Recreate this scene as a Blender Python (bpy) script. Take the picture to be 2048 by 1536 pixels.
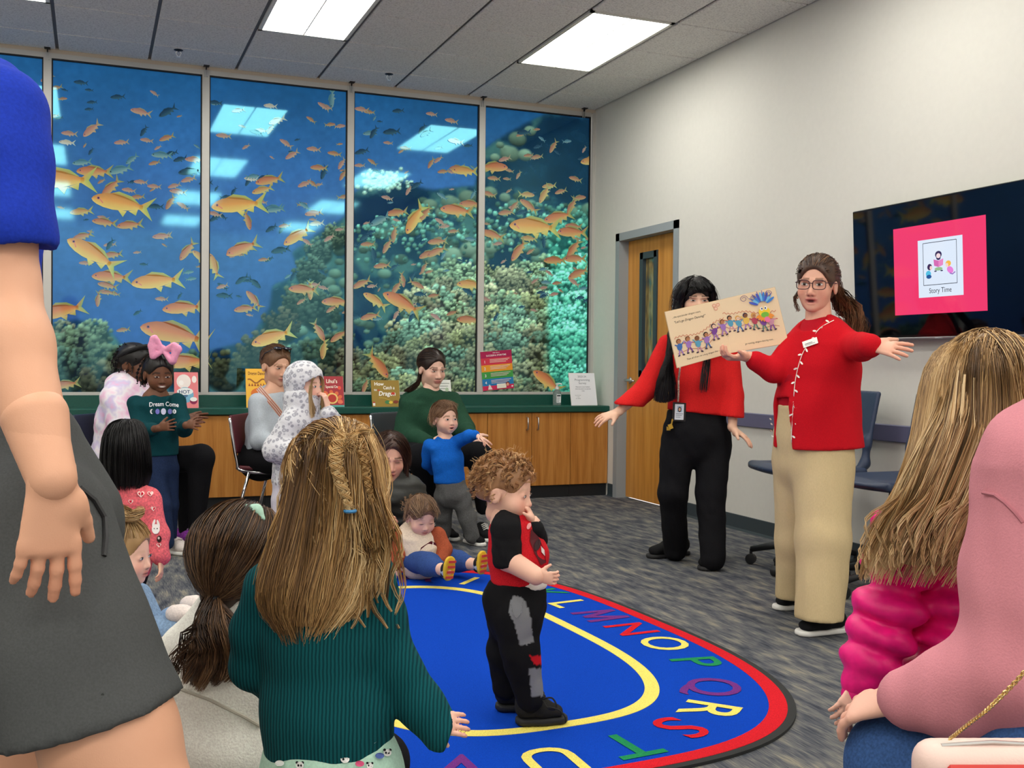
import bpy, math, random
import numpy as np
from mathutils import Matrix, Vector

for o in list(bpy.data.objects): bpy.data.objects.remove(o)
scene = bpy.context.scene
COL = scene.collection
rng = np.random.default_rng(7)
random.seed(7)

# ------------------------------------------------------------------ camera
FPX, YAW, PIT, ROL, CAMH = 2084.31, .3836, -.0201, .0106, 1.0895
_cy, _sy = math.cos(YAW), math.sin(YAW)
_xr = np.array([_cy, -_sy, 0]); _f0 = np.array([_sy, _cy, 0]); _u0 = np.array([0, 0, 1.])
_c, _s = math.cos(PIT), math.sin(PIT)
CF = _c*_f0 + _s*_u0; _u1 = -_s*_f0 + _c*_u0
_c, _s = math.cos(ROL), math.sin(ROL)
CR = _c*_xr + _s*_u1; CU = -_s*_xr + _c*_u1
CO = np.array([0, 0, CAMH])
cam_data = bpy.data.cameras.new('camera'); cam = bpy.data.objects.new('camera', cam_data); COL.objects.link(cam)
M = Matrix.Identity(4)
for i in range(3):
    M[i][0], M[i][1], M[i][2], M[i][3] = CR[i], CU[i], -CF[i], CO[i]
cam.matrix_world = M
cam_data.sensor_width = 36; cam_data.lens = FPX/2048*36; cam_data.clip_start = .05
scene.camera = cam

# ------------------------------------------------------------------ world, exposure
world = bpy.data.worlds.new('world'); scene.world = world; world.use_nodes = True
world.node_tree.nodes['Background'].inputs[0].default_value = (1., .96, .9, 1)
world.node_tree.nodes['Background'].inputs[1].default_value = 1.15
LAMP = 11.8            # radiance of the fluorescent lenses
vs = scene.view_settings
vs.view_transform = 'Standard'; vs.look = 'None'; vs.gamma = 1; vs.use_curve_mapping = False
vs.exposure = 0.0

# ------------------------------------------------------------------ pixel to place
def ray(u, v): return CF + CR*((u-1024)/FPX) - CU*((v-768)/FPX)
def at(u, v, d): return CO + ray(u, v)*d                 # d: distance along the optical axis
def on(u, v, n, k):
    r = ray(u, v); n = np.array(n, float); return CO + r*((k - n@CO)/(n@r))
def ground(u, v, z=0.): return on(u, v, (0, 0, 1), z)
def onback(u, v, y): return on(u, v, (0, 1, 0), y)
def onright(u, v, x): return on(u, v, (1, 0, 0), x)
def depth(P): return float((np.array(P)-CO)@CF)
def V3(*a): return np.array(a, float)
def nrm(v): v = np.asarray(v, float); return v/np.linalg.norm(v)

# ------------------------------------------------------------------ colour and materials
def lin(c):
    c = np.asarray(c, float)/255.; return np.where(c <= .04045, c/12.92, ((c+.055)/1.055)**2.4)
def rgba(c): l = lin(c); return (float(l[0]), float(l[1]), float(l[2]), 1.)
MATS = {}
def newmat(name):
    m = bpy.data.materials.new(name); m.use_nodes = True; nt = m.node_tree
    return m, nt, nt.nodes['Principled BSDF']
def lk(nt, a, b): nt.links.new(a, b)
def nd(nt, t, **k):
    n = nt.nodes.new(t)
    for a, b in k.items(): setattr(n, a, b)
    return n
def texco(nt, scale=(1, 1, 1), kind='Object'):
    tc = nd(nt, 'ShaderNodeTexCoord'); mp = nd(nt, 'ShaderNodeMapping'); mp.inputs['Scale'].default_value = scale
    lk(nt, tc.outputs[kind], mp.inputs[0]); return mp.outputs[0]
def ramp(nt, fac, stops):
    r = nd(nt, 'ShaderNodeValToRGB'); e = r.color_ramp.elements
    while len(e) < len(stops): e.new(.5)
    for i, (p, c) in enumerate(stops): e[i].position = p; e[i].color = rgba(c)
    lk(nt, fac, r.inputs[0]); return r.outputs[0]
def noise(nt, vec, scale, detail=3, rough=.5):
    n = nd(nt, 'ShaderNodeTexNoise'); n.inputs['Scale'].default_value = scale; n.inputs['Detail'].default_value = detail
    n.inputs['Roughness'].default_value = rough; lk(nt, vec, n.inputs['Vector']); return n.outputs['Fac']
def bump(nt, p, fac, strength, dist):
    b = nd(nt, 'ShaderNodeBump'); b.inputs['Strength'].default_value = strength; b.inputs['Distance'].default_value = dist
    lk(nt, fac, b.inputs['Height']); lk(nt, b.outputs[0], p.inputs['Normal'])
def plain(name, c, rough=.5, metal=0., spec=.5, var=.0, scale=60, bmp=0., stretch=(1, 1, 1), sheen=0., emit=0., detail=3):
    """a solid colour with optional procedural mottling and relief"""
    if name in MATS: return MATS[name]
    m, nt, p = newmat(name)
    p.inputs['Base Color'].default_value = rgba(c); p.inputs['Roughness'].default_value = rough
    p.inputs['Metallic'].default_value = metal; p.inputs['Specular IOR Level'].default_value = spec
    if sheen: p.inputs['Sheen Weight'].default_value = sheen
    if emit: p.inputs['Emission Color'].default_value = rgba(c); p.inputs['Emission Strength'].default_value = emit
    if var or bmp:
        f = noise(nt, texco(nt, stretch), scale, detail)
        if var:
            a = np.clip(np.array(c)*(1-var), 0, 255); b = np.clip(np.array(c)*(1+var), 0, 255)
            lk(nt, ramp(nt, f, [(.3, a), (.7, b)]), p.inputs['Base Color'])
        if bmp: bump(nt, p, f, .6, bmp)
    MATS[name] = m; return m
def attr_mat(name, rough=.6, spec=.3, emit=0., bmp=0., scale=200, coat=0., sheen=0., sss=0., tint=None, aniso=0., base=1.):
    """colour read from the mesh's own colour attribute"""
    if name in MATS: return MATS[name]
    m, nt, p = newmat(name)
    a = nd(nt, 'ShaderNodeAttribute', attribute_name='Col')
    lk(nt, a.outputs['Color'], p.inputs['Base Color'])
    if base != 1.:
        mx = nd(nt, 'ShaderNodeVectorMath', operation='SCALE'); mx.inputs['Scale'].default_value = base
        lk(nt, a.outputs['Color'], mx.inputs[0]); lk(nt, mx.outputs[0], p.inputs['Base Color'])
    p.inputs['Roughness'].default_value = rough; p.inputs['Specular IOR Level'].default_value = spec
    if emit: lk(nt, a.outputs['Color'], p.inputs['Emission Color']); p.inputs['Emission Strength'].default_value = emit
    if coat: p.inputs['Coat Weight'].default_value = coat; p.inputs['Coat Roughness'].default_value = .05
    if sheen: p.inputs['Sheen Weight'].default_value = sheen
    if sss: p.inputs['Subsurface Weight'].default_value = sss; p.inputs['Subsurface Radius'].default_value = (.01, .004, .002)
    if tint is not None: p.inputs['Specular Tint'].default_value = tint
    if aniso: p.inputs['Anisotropic'].default_value = aniso
    if bmp: bump(nt, p, noise(nt, texco(nt), scale), .5, bmp)
    MATS[name] = m; return m

# ------------------------------------------------------------------ objects
ORIG = {}
def tag(o, label=None, cat=None, group=None, kind=None):
    if label: o['label'] = label
    if cat: o['category'] = cat
    if group: o['group'] = group
    if kind: o['kind'] = kind
    return o
def thing(name, loc, label=None, cat=None, group=None, kind=None):
    o = bpy.data.objects.new(name, None); COL.objects.link(o); o.empty_display_size = .1
    o.location = tuple(float(x) for x in loc); ORIG[o.name] = np.array(loc, float)
    return tag(o, label, cat, group, kind)
def mesh(name, V, F, cols=None, smooth=False):
    me = bpy.data.meshes.new(name)
    V = np.asarray(V, np.float32).reshape(-1, 3)
    if isinstance(F, np.ndarray) and F.ndim == 2:
        n, k = F.shape
        me.vertices.add(len(V)); me.vertices.foreach_set('co', V.ravel())
        me.loops.add(n*k); me.loops.foreach_set('vertex_index', F.astype(np.int32).ravel())
        me.polygons.add(n); me.polygons.foreach_set('loop_start', np.arange(0, n*k, k, dtype=np.int32))
        me.polygons.foreach_set('loop_total', np.full(n, k, np.int32))
        me.update(calc_edges=True)
    else:
        me.from_pydata([tuple(map(float, v)) for v in V], [], [tuple(int(i) for i in f) for f in F])
    if smooth: me.polygons.foreach_set('use_smooth', np.ones(len(me.polygons), bool))
    if cols is not None:
        a = me.color_attributes.new('Col', 'FLOAT_COLOR', 'POINT')
        c = np.ones((len(V), 4), np.float32); c[:, :3] = np.asarray(cols, np.float32).reshape(-1, 3)
        a.data.foreach_set('color', c.ravel())
    me.validate(); me.update(); return me
def mk(name, V, F, mat, parent=None, cols=None, smooth=False, loc=None, kind=None, label=None):
    """mesh object; V are world coordinates, the origin goes to loc or to the parent's chain"""
    V = np.asarray(V, float).reshape(-1, 3)
    org = np.zeros(3)
    if parent is not None: org = ORIG[parent.name]
    l = np.asarray(loc, float) if loc is not None else org
    me = mesh(name, V-l, F, cols, smooth); me.materials.append(mat)
    o = bpy.data.objects.new(name, me); COL.objects.link(o)
    if parent is not None: o.parent = parent
    o.location = tuple(l-org); ORIG[o.name] = l
    if kind: o['kind'] = kind
    if label: o['label'] = label
    return o

class MB:
    """collects simple solids into one mesh"""
    def __init__(s): s.V = []; s.F = []; s.n = 0
    def add(s, V, F):
        V = np.asarray(V, float).reshape(-1, 3); s.V.append(V)
        s.F += [tuple(i+s.n for i in f) for f in F]; s.n += len(V); return s
    def box(s, c, size, R=None, bev=0.):
        h = np.asarray(size, float)/2
        if bev > 0:
            b = min(bev, h.min()*.95); pts = []; F = []
            V = []
            for sx in (-1, 1):
                for sy in (-1, 1):
                    for sz in (-1, 1):
                        q = np.array([sx, sy, sz])
                        for ax in range(3):
                            w = h-b; w = np.array([h[k] if k == ax else h[k]-b for k in range(3)]); V.append(q*w)
            idx = lambda sx, sy, sz, ax: (((sx > 0)*4+(sy > 0)*2+(sz > 0))*3+ax)
            for ax in range(3):
                a, c2 = [k for k in range(3) if k != ax]
                for sg in (-1, 1):
                    f = []
                    for p, q in ((-1, -1), (1, -1), (1, 1), (-1, 1)):
                        e = [0, 0, 0]; e[ax] = sg; e[a] = p; e[c2] = q; f.append(idx(*e, ax))
                    F.append(f)
            for ax in range(3):
                a, c2 = [k for k in range(3) if k != ax]
                for p in (-1, 1):
                    for q in (-1, 1):
                        e0 = [0, 0, 0]; e1 = [0, 0, 0]; e0[ax] = -1; e1[ax] = 1
                        for e in (e0, e1): e[a] = p; e[c2] = q
                        F.append([idx(*e0, a), idx(*e1, a), idx(*e1, c2), idx(*e0, c2)])
            for sx in (-1, 1):
                for sy in (-1, 1):
                    for sz in (-1, 1): F.append([idx(sx, sy, sz, k) for k in range(3)])
            V = np.array(V)
            # orient outward
            G = []
            for f in F:
                P = V[f]; n = np.cross(P[1]-P[0], P[2]-P[0])
                G.append(f if n@P.mean(0) > 0 else f[::-1])
            F = G
        else:
            V = np.array([(x, y, z) for x in (-1, 1) for y in (-1, 1) for z in (-1, 1)], float)*h
            F = [(0, 1, 3, 2), (4, 6, 7, 5), (0, 4, 5, 1), (2, 3, 7, 6), (0, 2, 6, 4), (1, 5, 7, 3)]
        if R is not None: V = V@np.asarray(R).T
        return s.add(V+np.asarray(c, float), F)
    def bx(s, a, b, bev=0.):
        a = np.asarray(a, float); b = np.asarray(b, float); return s.box((a+b)/2, np.abs(b-a), bev=bev)
    def tube(s, P, r, n=8, cap=True, closed=False):
        P = [np.asarray(p, float) for p in P]; m = len(P)
        r = [r]*m if np.isscalar(r) else list(r)
        V = []; prev = None
        for i in range(m):
            if closed: t = P[(i+1) % m]-P[i-1]
            else: t = P[min(i+1, m-1)]-P[max(i-1, 0)]
            t = t/(np.linalg.norm(t)+1e-12)
            if prev is None:
                a = np.cross(t, (0, 0, 1.)) if abs(t[2]) < .9 else np.cross(t, (1., 0, 0))
            else: a = prev-t*(prev@t)
            a = a/(np.linalg.norm(a)+1e-12); prev = a; b = np.cross(t, a)
            for k in range(n):
                w = 2*math.pi*k/n; V.append(P[i]+r[i]*(math.cos(w)*a+math.sin(w)*b))
        F = []
        for i in range(m if closed else m-1):
            j = (i+1) % m
            for k in range(n): F.append((i*n+k, i*n+(k+1) % n, j*n+(k+1) % n, j*n+k))
        if cap and not closed: F += [tuple(range(n))[::-1], tuple((m-1)*n+k for k in range(n))]
        return s.add(V, F)
    def lathe(s, prof, c=(0, 0, 0), n=20, R=None):
        V = []; m = len(prof)
        for r, z in prof:
            for k in range(n): V.append((r*math.cos(2*math.pi*k/n), r*math.sin(2*math.pi*k/n), z))
        F = [(i*n+k, i*n+(k+1) % n, (i+1)*n+(k+1) % n, (i+1)*n+k) for i in range(m-1) for k in range(n)]
        F += [tuple(range(n))[::-1], tuple((m-1)*n+k for k in range(n))]
        V = np.array(V)
        if R is not None: V = V@np.asarray(R).T
        return s.add(V+np.asarray(c, float), F)
    def prism(s, pts, d):
        """polygon pts (3-D, planar) pushed along d"""
        pts = np.asarray(pts, float); n = len(pts); d = np.asarray(d, float)
        F = [tuple(range(n))[::-1], tuple(range(n, 2*n))] + [(i, (i+1) % n, n+(i+1) % n, n+i) for i in range(n)]
        nn = np.cross(pts[1]-pts[0], pts[2]-pts[0])
        return s.add(np.vstack([pts, pts+d]), F)
    def build(s, name, mat, parent=None, smooth=False, **k):
        return mk(name, np.vstack(s.V), s.F, mat, parent, smooth=smooth, **k)
def autosmooth(o, ang=40):
    me = o.data; me.polygons.foreach_set('use_smooth', np.ones(len(me.polygons), bool))
    try: me.set_sharp_from_angle(angle=math.radians(ang))
    except Exception: pass
    return o

_tx = {}
def text2d(s, bold=0.):
    """glyph outlines of the built-in font as flat triangles: (verts2d, faces), cap height 1"""
    if (s, bold) in _tx: return _tx[(s, bold)]
    cu = bpy.data.curves.new('t', 'FONT'); cu.body = s; cu.size = 1.37; cu.offset = bold; cu.resolution_u = 4
    ob = bpy.data.objects.new('t', cu); me = bpy.data.meshes.new_from_object(ob)
    V = np.array([v.co[:2] for v in me.vertices]).reshape(-1, 2); F = [tuple(p.vertices) for p in me.polygons]
    bpy.data.objects.remove(ob); bpy.data.meshes.remove(me); bpy.data.curves.remove(cu)
    _tx[(s, bold)] = (V, F); return V, F

class Print:
    """flat print on a surface: coloured shapes in the plane o + x*ux + y*uy, each layer a hair above the last"""
    def __init__(s, o, ux, uy, n=None, lift=.0004, step=.00012, fn=None):
        s.o = np.asarray(o, float); s.ux = nrm(ux); s.uy = nrm(uy); s.n = nrm(np.cross(s.ux, s.uy)) if n is None else nrm(n)
        s.lift = lift; s.step = step; s.V = []; s.F = []; s.C = []; s.k = 0; s.fn = fn
    def raw(s, P, F, cols, layer=True):
        P = np.asarray(P, float).reshape(-1, 2); h = s.lift
        if s.fn: W = s.fn(P)+s.n*h
        else: W = s.o+np.outer(P[:, 0], s.ux)+np.outer(P[:, 1], s.uy)+s.n*h
        if layer: s.lift += s.step
        s.V.append(W); s.F += [tuple(i+s.k for i in f) for f in F]; s.k += len(P)
        cols = np.asarray(cols, float)
        if cols.ndim == 1: cols = np.tile(lin(cols), (len(P), 1))
        else: cols = lin(cols)
        s.C.append(cols)
    def poly(s, P, c, layer=True): s.raw(P, [tuple(range(len(P)))], c, layer)
    def rect(s, x0, y0, x1, y1, c): s.poly([(x0, y0), (x1, y0), (x1, y1), (x0, y1)], c)
    def ell(s, x, y, rx, ry, c, a=0., n=18, layer=True):
        t = np.linspace(0, 2*math.pi, n, endpoint=False); ca, sa = math.cos(a), math.sin(a)
        px, py = rx*np.cos(t), ry*np.sin(t); s.poly(np.c_[x+px*ca-py*sa, y+px*sa+py*ca], c, layer)
    def line(s, P, w, c, closed=False):
        P = np.asarray(P, float)
        if closed: P = np.vstack([P, P[:1]])
        T = np.gradient(P, axis=0); T /= np.linalg.norm(T, axis=1)[:, None]+1e-9; N = np.c_[-T[:, 1], T[:, 0]]*w/2
        n = len(P); s.raw(np.vstack([P+N, P-N]), [(i, n+i, n+i+1, i+1) for i in range(n-1)], c)
    def text(s, t, x, y, h, c, align='c', bold=0., slant=0., arc=0., sx=1.):
        V, F = text2d(t, bold)
        if len(V) == 0: return
        V = V.copy(); w = V[:, 0].max()
        V[:, 0] = (V[:, 0]-{'c': w/2, 'l': 0, 'r': w}[align])*sx
        V *= h; V[:, 0] += V[:, 1]*slant
        if arc: V[:, 1] += arc*(V[:, 0]**2)
        s.raw(V+np.array([x, y]), F, c)
    def build(s, name, mat, parent=None, **k):
        return mk(name, np.vstack(s.V), s.F, mat, parent, cols=np.vstack(s.C), **k)
# ================================================================== THE ROOM
XR, YB, H = 3.976, 8.0167, 3.257          # right wall, back wall, ceiling
XL, YF = -3.35, -2.4                      # left wall, wall behind the camera
ZS = .835                                 # window sill
TILE = .6096

# ---- carpet
m, nt, p = newmat('carpet')
v1 = texco(nt, (60, 7, 1)); v2 = texco(nt, (12, 3.4, 1)); v3 = texco(nt, (330, 12, 1))
mx = nd(nt, 'ShaderNodeMath', operation='ADD'); my = nd(nt, 'ShaderNodeMath', operation='MULTIPLY_ADD'); my.inputs[1].default_value = .50
mz = nd(nt, 'ShaderNodeMath', operation='MULTIPLY_ADD'); mz.inputs[1].default_value = .95
f2 = noise(nt, v2, 1.6, 2); f1 = noise(nt, v1, 1., 4, .6); f3 = noise(nt, v3, 1., 2, .7)
lk(nt, f1, my.inputs[0]); lk(nt, f2, my.inputs[2]); lk(nt, f3, mz.inputs[0]); lk(nt, my.outputs[0], mz.inputs[2])
sc = nd(nt, 'ShaderNodeMath', operation='MULTIPLY'); sc.inputs[1].default_value = .41; lk(nt, mz.outputs[0], sc.inputs[0])
lk(nt, ramp(nt, sc.outputs[0], [(.36, (44, 48, 60)), (.46, (78, 81, 88)), (.54, (108, 108, 108)), (.63, (146, 140, 122))]), p.inputs['Base Color'])
p.inputs['Roughness'].default_value = .95; p.inputs['Specular IOR Level'].default_value = .1
bump(nt, p, f3, .5, .004); CARPET = m

m, nt, p = newmat('ceiling_tile'); p.inputs['Roughness'].default_value = .95; p.inputs['Specular IOR Level'].default_value = .05
f = noise(nt, texco(nt), 90, 4, .7); lk(nt, ramp(nt, f, [(.36, (204, 200, 196)), (.5, (232, 229, 224)), (.6, (238, 235, 230))]), p.inputs['Base Color'])
bump(nt, p, f, .8, .003); TILEM = m
GRID = plain('ceiling_grid', (112, 108, 104), .6)
WALL = plain('wall_paint', (216, 214, 206), .85, spec=.2, var=.006, scale=30, bmp=.0001)
ALU = plain('anodised_aluminium', (196, 194, 188), .42, metal=.25)
def wood(name, a, b, c, sx=26, sz=1.3, ax='z'):
    m, nt, p = newmat(name); s = {'z': (sx, sx, sz)}[ax]
    f = noise(nt, texco(nt, s), 1.4, 5, .62)
    lk(nt, ramp(nt, f, [(.28, a), (.5, b), (.74, c)]), p.inputs['Base Color']); p.inputs['Roughness'].default_value = .42
    p.inputs['Specular IOR Level'].default_value = .35; return m
WOOD = wood('honey_oak', (158, 98, 38), (186, 124, 56), (202, 142, 72))
DOORW = wood('honey_maple_door', (178, 116, 44), (206, 142, 62), (220, 160, 80), 14, .8)
GREEN = plain('green_laminate', (8, 76, 64), .42, var=.04, scale=120)
DARKB = plain('dark_vinyl_base', (52, 64, 70), .5)
KICK = plain('black_kick', (26, 28, 31), .5)
STEEL = plain('brushed_steel', (196, 194, 190), .3, metal=.9)
DFRAME = plain('grey_door_frame', (150, 158, 162), .5)

fl = mk('floor', [(XL, YF, 0), (XR+.1, YF, 0), (XR+.1, YB+.1, 0), (XL, YB+.1, 0), (XL, YF, -.08), (XR+.1, YF, -.08), (XR+.1, YB+.1, -.08), (XL, YB+.1, -.08)],
        [(0, 1, 2, 3), (7, 6, 5, 4), (0, 4, 5, 1), (1, 5, 6, 2), (2, 6, 7, 3), (3, 7, 4, 0)], CARPET, kind='structure')

# ---- ceiling: dark grid with tiles hung in it, a light in place of two tiles
cl = MB().bx((XL, YF, H+.006), (XR+.1, YB+.1, H+.08)).build('ceiling', GRID, kind='structure')
CX0, CY0 = -.2276, YB-.413                # first column line and first row line off the window wall
tm = MB().box((0, 0, 0), (TILE-.022, TILE-.009, .016), bev=.004)
def tile_mesh(w, d): return mesh('ceiling_tile', np.vstack((t := MB().box((0, 0, 0), (w-.022, d-.012, .016), bev=.004)).V), t.F)
full = tile_mesh(TILE, TILE); full.materials.append(TILEM)
LIGHTS = [(2+3*a, b) for a in range(-2, 2) for b in (1, 5, 9, 13)]     # column, first row
skip = {(c, r) for c, r0 in LIGHTS for r in (r0, r0+1)}
cols = list(range(-5, 7)); rows = list(range(-1, 17))
for c in cols:
    for r in rows:
        if (c, r) in skip: continue
        x0, x1 = max(CX0+c*TILE, XL), min(CX0+(c+1)*TILE, XR)
        y1, y0 = min(CY0-r*TILE, YB), max(CY0-(r+1)*TILE, YF)
        if x1-x0 < .06 or y1-y0 < .06: continue
        w, d = x1-x0, y1-y0
        if w > .6 and d > .6: me = full
        else: me = tile_mesh(w, d); me.materials.append(TILEM)
        o = bpy.data.objects.new('ceiling_tile', me); COL.objects.link(o); o.parent = cl
        o.location = ((x0+x1)/2, (y0+y1)/2, H-.001)
LENS, nt, p = newmat('fluorescent_lens'); p.inputs['Base Color'].default_value = (.9, .9, .86, 1)
p.inputs['Emission Color'].default_value = (1, .975, .90, 1); p.inputs['Emission Strength'].default_value = LAMP
LENS = LENS
TROF = plain('white_troffer', (226, 224, 214), .5)
LN = {(2, 1): 'bright fluorescent ceiling panel at the top edge, over the second tall window', (5, 1): 'bright fluorescent ceiling panel nearest the white right wall'}
for c, r in LIGHTS:
    x0 = CX0+c*TILE; y1 = CY0-r*TILE; w = TILE; d = 2*TILE
    if x0 < XL: continue
    t = thing('ceiling_light', (x0+w/2, y1-d/2, H), LN.get((c, r), 'fluorescent ceiling panel, %s row from the windows, %s from the right wall' % ({1: 'first', 5: 'second', 9: 'third', 13: 'fourth'}[r], {5: 'first', 2: 'second', -1: 'third', -4: 'fourth'}[c])), 'ceiling light', 'fluorescent ceiling panels')
    b = MB(); z0, z1 = H-.004, H+.004
    b.bx((x0+.012, y1-.03, H-.012), (x0+w-.012, y1-.006, H+.004)); b.bx((x0+.012, y1-d+.006, H-.012), (x0+w-.012, y1-d+.03, H+.004))
    b.bx((x0+.012, y1-d+.006, H-.012), (x0+.036, y1-.006, H+.004)); b.bx((x0+w-.036, y1-d+.006, H-.012), (x0+w-.012, y1-.006, H+.004))
    b.build('frame', TROF, t)
    MB().bx((x0+w/2-.004, y1-d+.03, H-.012), (x0+w/2+.004, y1-.03, H-.004)).build('divider', TROF, t)
    for k in (0, 1):
        xa = x0+.036+k*(w/2-.032); MB().bx((xa, y1-d+.03, H-.004), (xa+w/2-.04, y1-.03, H+.003)).build('lens', LENS, t)

# sprinklers
CHROME = plain('chrome', (225, 225, 225), .12, metal=1.)
DARKM = plain('dark_metal', (40, 40, 42), .4, metal=.5)
for (u, v), lb in (((357, 100), 'small chrome fire sprinkler on the ceiling above the second window pane'), ((778, 148), 'small chrome fire sprinkler on the ceiling nearer the right wall')):
    q = on(u, v, (0, 0, 1), H-.009); t = thing('fire_sprinkler', q, lb, 'sprinkler', 'ceiling sprinklers')
    MB().lathe([(.03, 0), (.032, -.004), (.012, -.012)][::-1], q+V3(0, 0, .002)).build('escutcheon', DARKM, t); SPR = plain('sprinkler_chrome', (250, 250, 248), .3, metal=.3)
    b = MB().lathe([(.004, -.05), (.014, -.048), (.014, -.046), (.004, -.046)], q, 12)
    for s in (-1, 1): b.tube([q+V3(.008*s, 0, -.008), q+V3(.017*s, 0, -.02), q+V3(.014*s, 0, -.034), q+V3(.002*s, 0, -.046)], .003, 6)
    b.build('head', SPR, t)

# ---- back wall around the window band
bw = MB()
bw.bx((XL-.1, YB+.06, -.05), (XR+.1, YB+.16, ZS)).bx((XL-.1, YB, 0), (XR, YB+.06, ZS-.002))
bw.bx((XL-.1, YB+.06, ZS), (-2.44, YB+.16, H)).bx((XL-.1, YB, ZS), (-2.46, YB+.06, H))
bw.build('wall_back', WALL, kind='structure')
BEIGE = plain('beige_trim', (196, 182, 164), .7)
MB().bx((-2.46, YB-.004, H-.035), (XR, YB+.05, H+.004)).build('trim_1', BEIGE, kind='structure')
MULL = [-2.46, -1.375, -.29, .777, 1.862, 2.95, 3.962]
GASK = plain('black_gasket', (12, 14, 18), .6)
ZT = H-.035-.034                           # top of glass
# ---- right wall with the door opening
DY0, DY1, DZ = 6.672, 7.545, 2.10         # opening
rw = MB()
rw.bx((XR, DY1, 0), (XR+.16, YB+.16, H)).bx((XR, DY0, DZ), (XR+.16, DY1, H)).bx((XR, YF-.1, 0), (XR+.16, DY0, H))
rw.build('wall_right', WALL, kind='structure')
MB().bx((XL-.1, YF-.1, 0), (XL, YB+.1, H)).build('wall_left', WALL, kind='structure')
RAIL = plain('slate_purple_rail', (98, 98, 126), .5)
MB().bx((XR-.018, YF, .69), (XR, DY0-.06, .782), bev=.005).build('trim_2', RAIL, kind='structure')
def base(name, y0, y1):
    b = MB().prism([(XR, y0, .0), (XR-.016, y0, .0), (XR-.008, y0, .016), (XR-.006, y0, .1), (XR, y0, .102)], (0, y1-y0, 0)); b.build(name, DARKB, kind='structure')
base('baseboard_right', YF, DY0-.055); base('baseboard_corner', DY1+.055, YB-.32)
# ---- door
fr = MB()
for ya, yb in ((DY0-.05, DY0+.012), (DY1-.012, DY1+.05)): fr.bx((XR-.012, ya, 0), (XR+.15, yb, DZ+.05))
fr.bx((XR-.012, DY0-.05, DZ-.012), (XR+.15, DY1+.05, DZ+.05))
dr = thing('door_1', (XR+.09, (DY0+DY1)/2, 0), kind='structure')
fr.build('door_frame', DFRAME, dr); MB().bx((XR+.121, DY0-.02, 0), (XR+.14, DY1+.02, DZ+.02)).build('door_stop', KICK, dr)  # added dark sheet behind the leaf keeps world light out of the gap
XD = XR+.075                               # door face
wy0, wy1, wz0, wz1 = 7.06, 7.315, 1.0, 1.965
lf = MB()
a, b_, c0, c1 = DY0+.014, DY1-.014, .012, DZ-.014
for q in (((a, c0), (wy0, c1)), ((wy1, c0), (b_, c1)), ((wy0, c0), (wy1, wz0)), ((wy0, wz1), (wy1, c1))):
    lf.bx((XD, q[0][0], q[0][1]), (XD+.045, q[1][0], q[1][1]))
lf.build('door_leaf', DOORW, dr)
VIS = plain('vision_frame', (52, 66, 74), .45)
vf = MB(); e = .042
vf.bx((XD-.012, wy0-.01, wz0-.01), (XD+.05, wy0+e, wz1+.01)).bx((XD-.012, wy1-e, wz0-.01), (XD+.05, wy1+.01, wz1+.01))
vf.bx((XD-.012, wy0, wz0-.01), (XD+.05, wy1, wz0+e)).bx((XD-.012, wy0, wz1-e), (XD+.05, wy1, wz1+.01))
vw = vf.build('vision_window', VIS, dr)
m, nt, p = newmat('wired_glass'); p.inputs['Base Color'].default_value = rgba((150, 132, 84)); p.inputs['Roughness'].default_value = .08
p.inputs['Specular IOR Level'].default_value = .8
lk(nt, ramp(nt, noise(nt, texco(nt, (1, 9, 2)), 2.2, 3), [(.35, (58, 72, 74)), (.5, (138, 118, 66)), (.7, (170, 160, 120))]), p.inputs['Base Color'])
MB().bx((XD+.018, wy0+e-.004, wz0+e-.004), (XD+.026, wy1-e+.004, wz1-e+.004)).build('pane', m, vw)
hy = DY1-.075; hz = .96
hb = MB().lathe([(.026, 0), (.026, .008), (.012, .012), (.012, .045)], (XD, hy, hz), 16, R=np.array([[0, 0, -1], [0, 1, 0], [1, 0, 0]]))
hb.tube([(XD-.045, hy+.01, hz), (XD-.048, hy-.04, hz), (XD-.046, hy-.115, hz-.004), (XD-.03, hy-.125, hz-.004)], [.011, .010, .009, .008], 10)
hb.build('lever_handle', STEEL, dr, smooth=True)

# ---- counter and cabinets under the windows
YC = 7.70
ct = thing('counter_top', ((XL+XR)/2, YC, .695), 'long dark green laminate counter under the windows', 'counter')
c_ = MB().bx((XL, YC-.02, .695), (XR-.002, YB-.003, .745), bev=.006); c_.build('slab', GREEN, ct)
MB().bx((XL, YB-.03, .745), (XR-.002, YB-.003, ZS-.006)).build('backsplash', GREEN, ct)
seams = [XL, -1.9, -.3, 1.18, 2.905, 3.285, 3.63]
def cab(x0, x1, label, door=None):
    t = thing('base_cabinet', ((x0+x1)/2, YC+.1, 0), label, 'cabinet', 'honey oak base cabinets under the counter')
    MB().bx((x0+.001, YC+.03, .10), (x1-.001, YB-.006, .693)).build('body', WOOD, t)
    if door is None: MB().bx((x0+.002, YC+.004, .102), (x1-.002, YC+.03, .690), bev=.002).build('front_panel', WOOD, t)
    else:
        d = MB().bx((x0+.002, YC+.002, .102), (x1-.002, YC+.03, .690), bev=.002).build('door', WOOD, t)
        hx = x1-.045 if door < 0 else x0+.045
        z0, z1 = .555, .655
        h = MB().tube([(hx, YC+.003, z0), (hx, YC-.026, z0+.004), (hx, YC-.03, (z0+z1)/2), (hx, YC-.026, z1-.004), (hx, YC+.003, z1)], .006, 8)
        h.build('handle', STEEL, d, smooth=True)
    MB().bx((x0+.001, YC+.03, .0), (x1-.001, YB-.01, .099)).build('kick_plate', KICK, t)
cab(-1.9, -.3, 'honey oak cabinet front behind the man in grey shorts')
cab(-.3, 1.18, 'honey oak cabinet panel behind the woman in the tie-dye hoodie')
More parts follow.
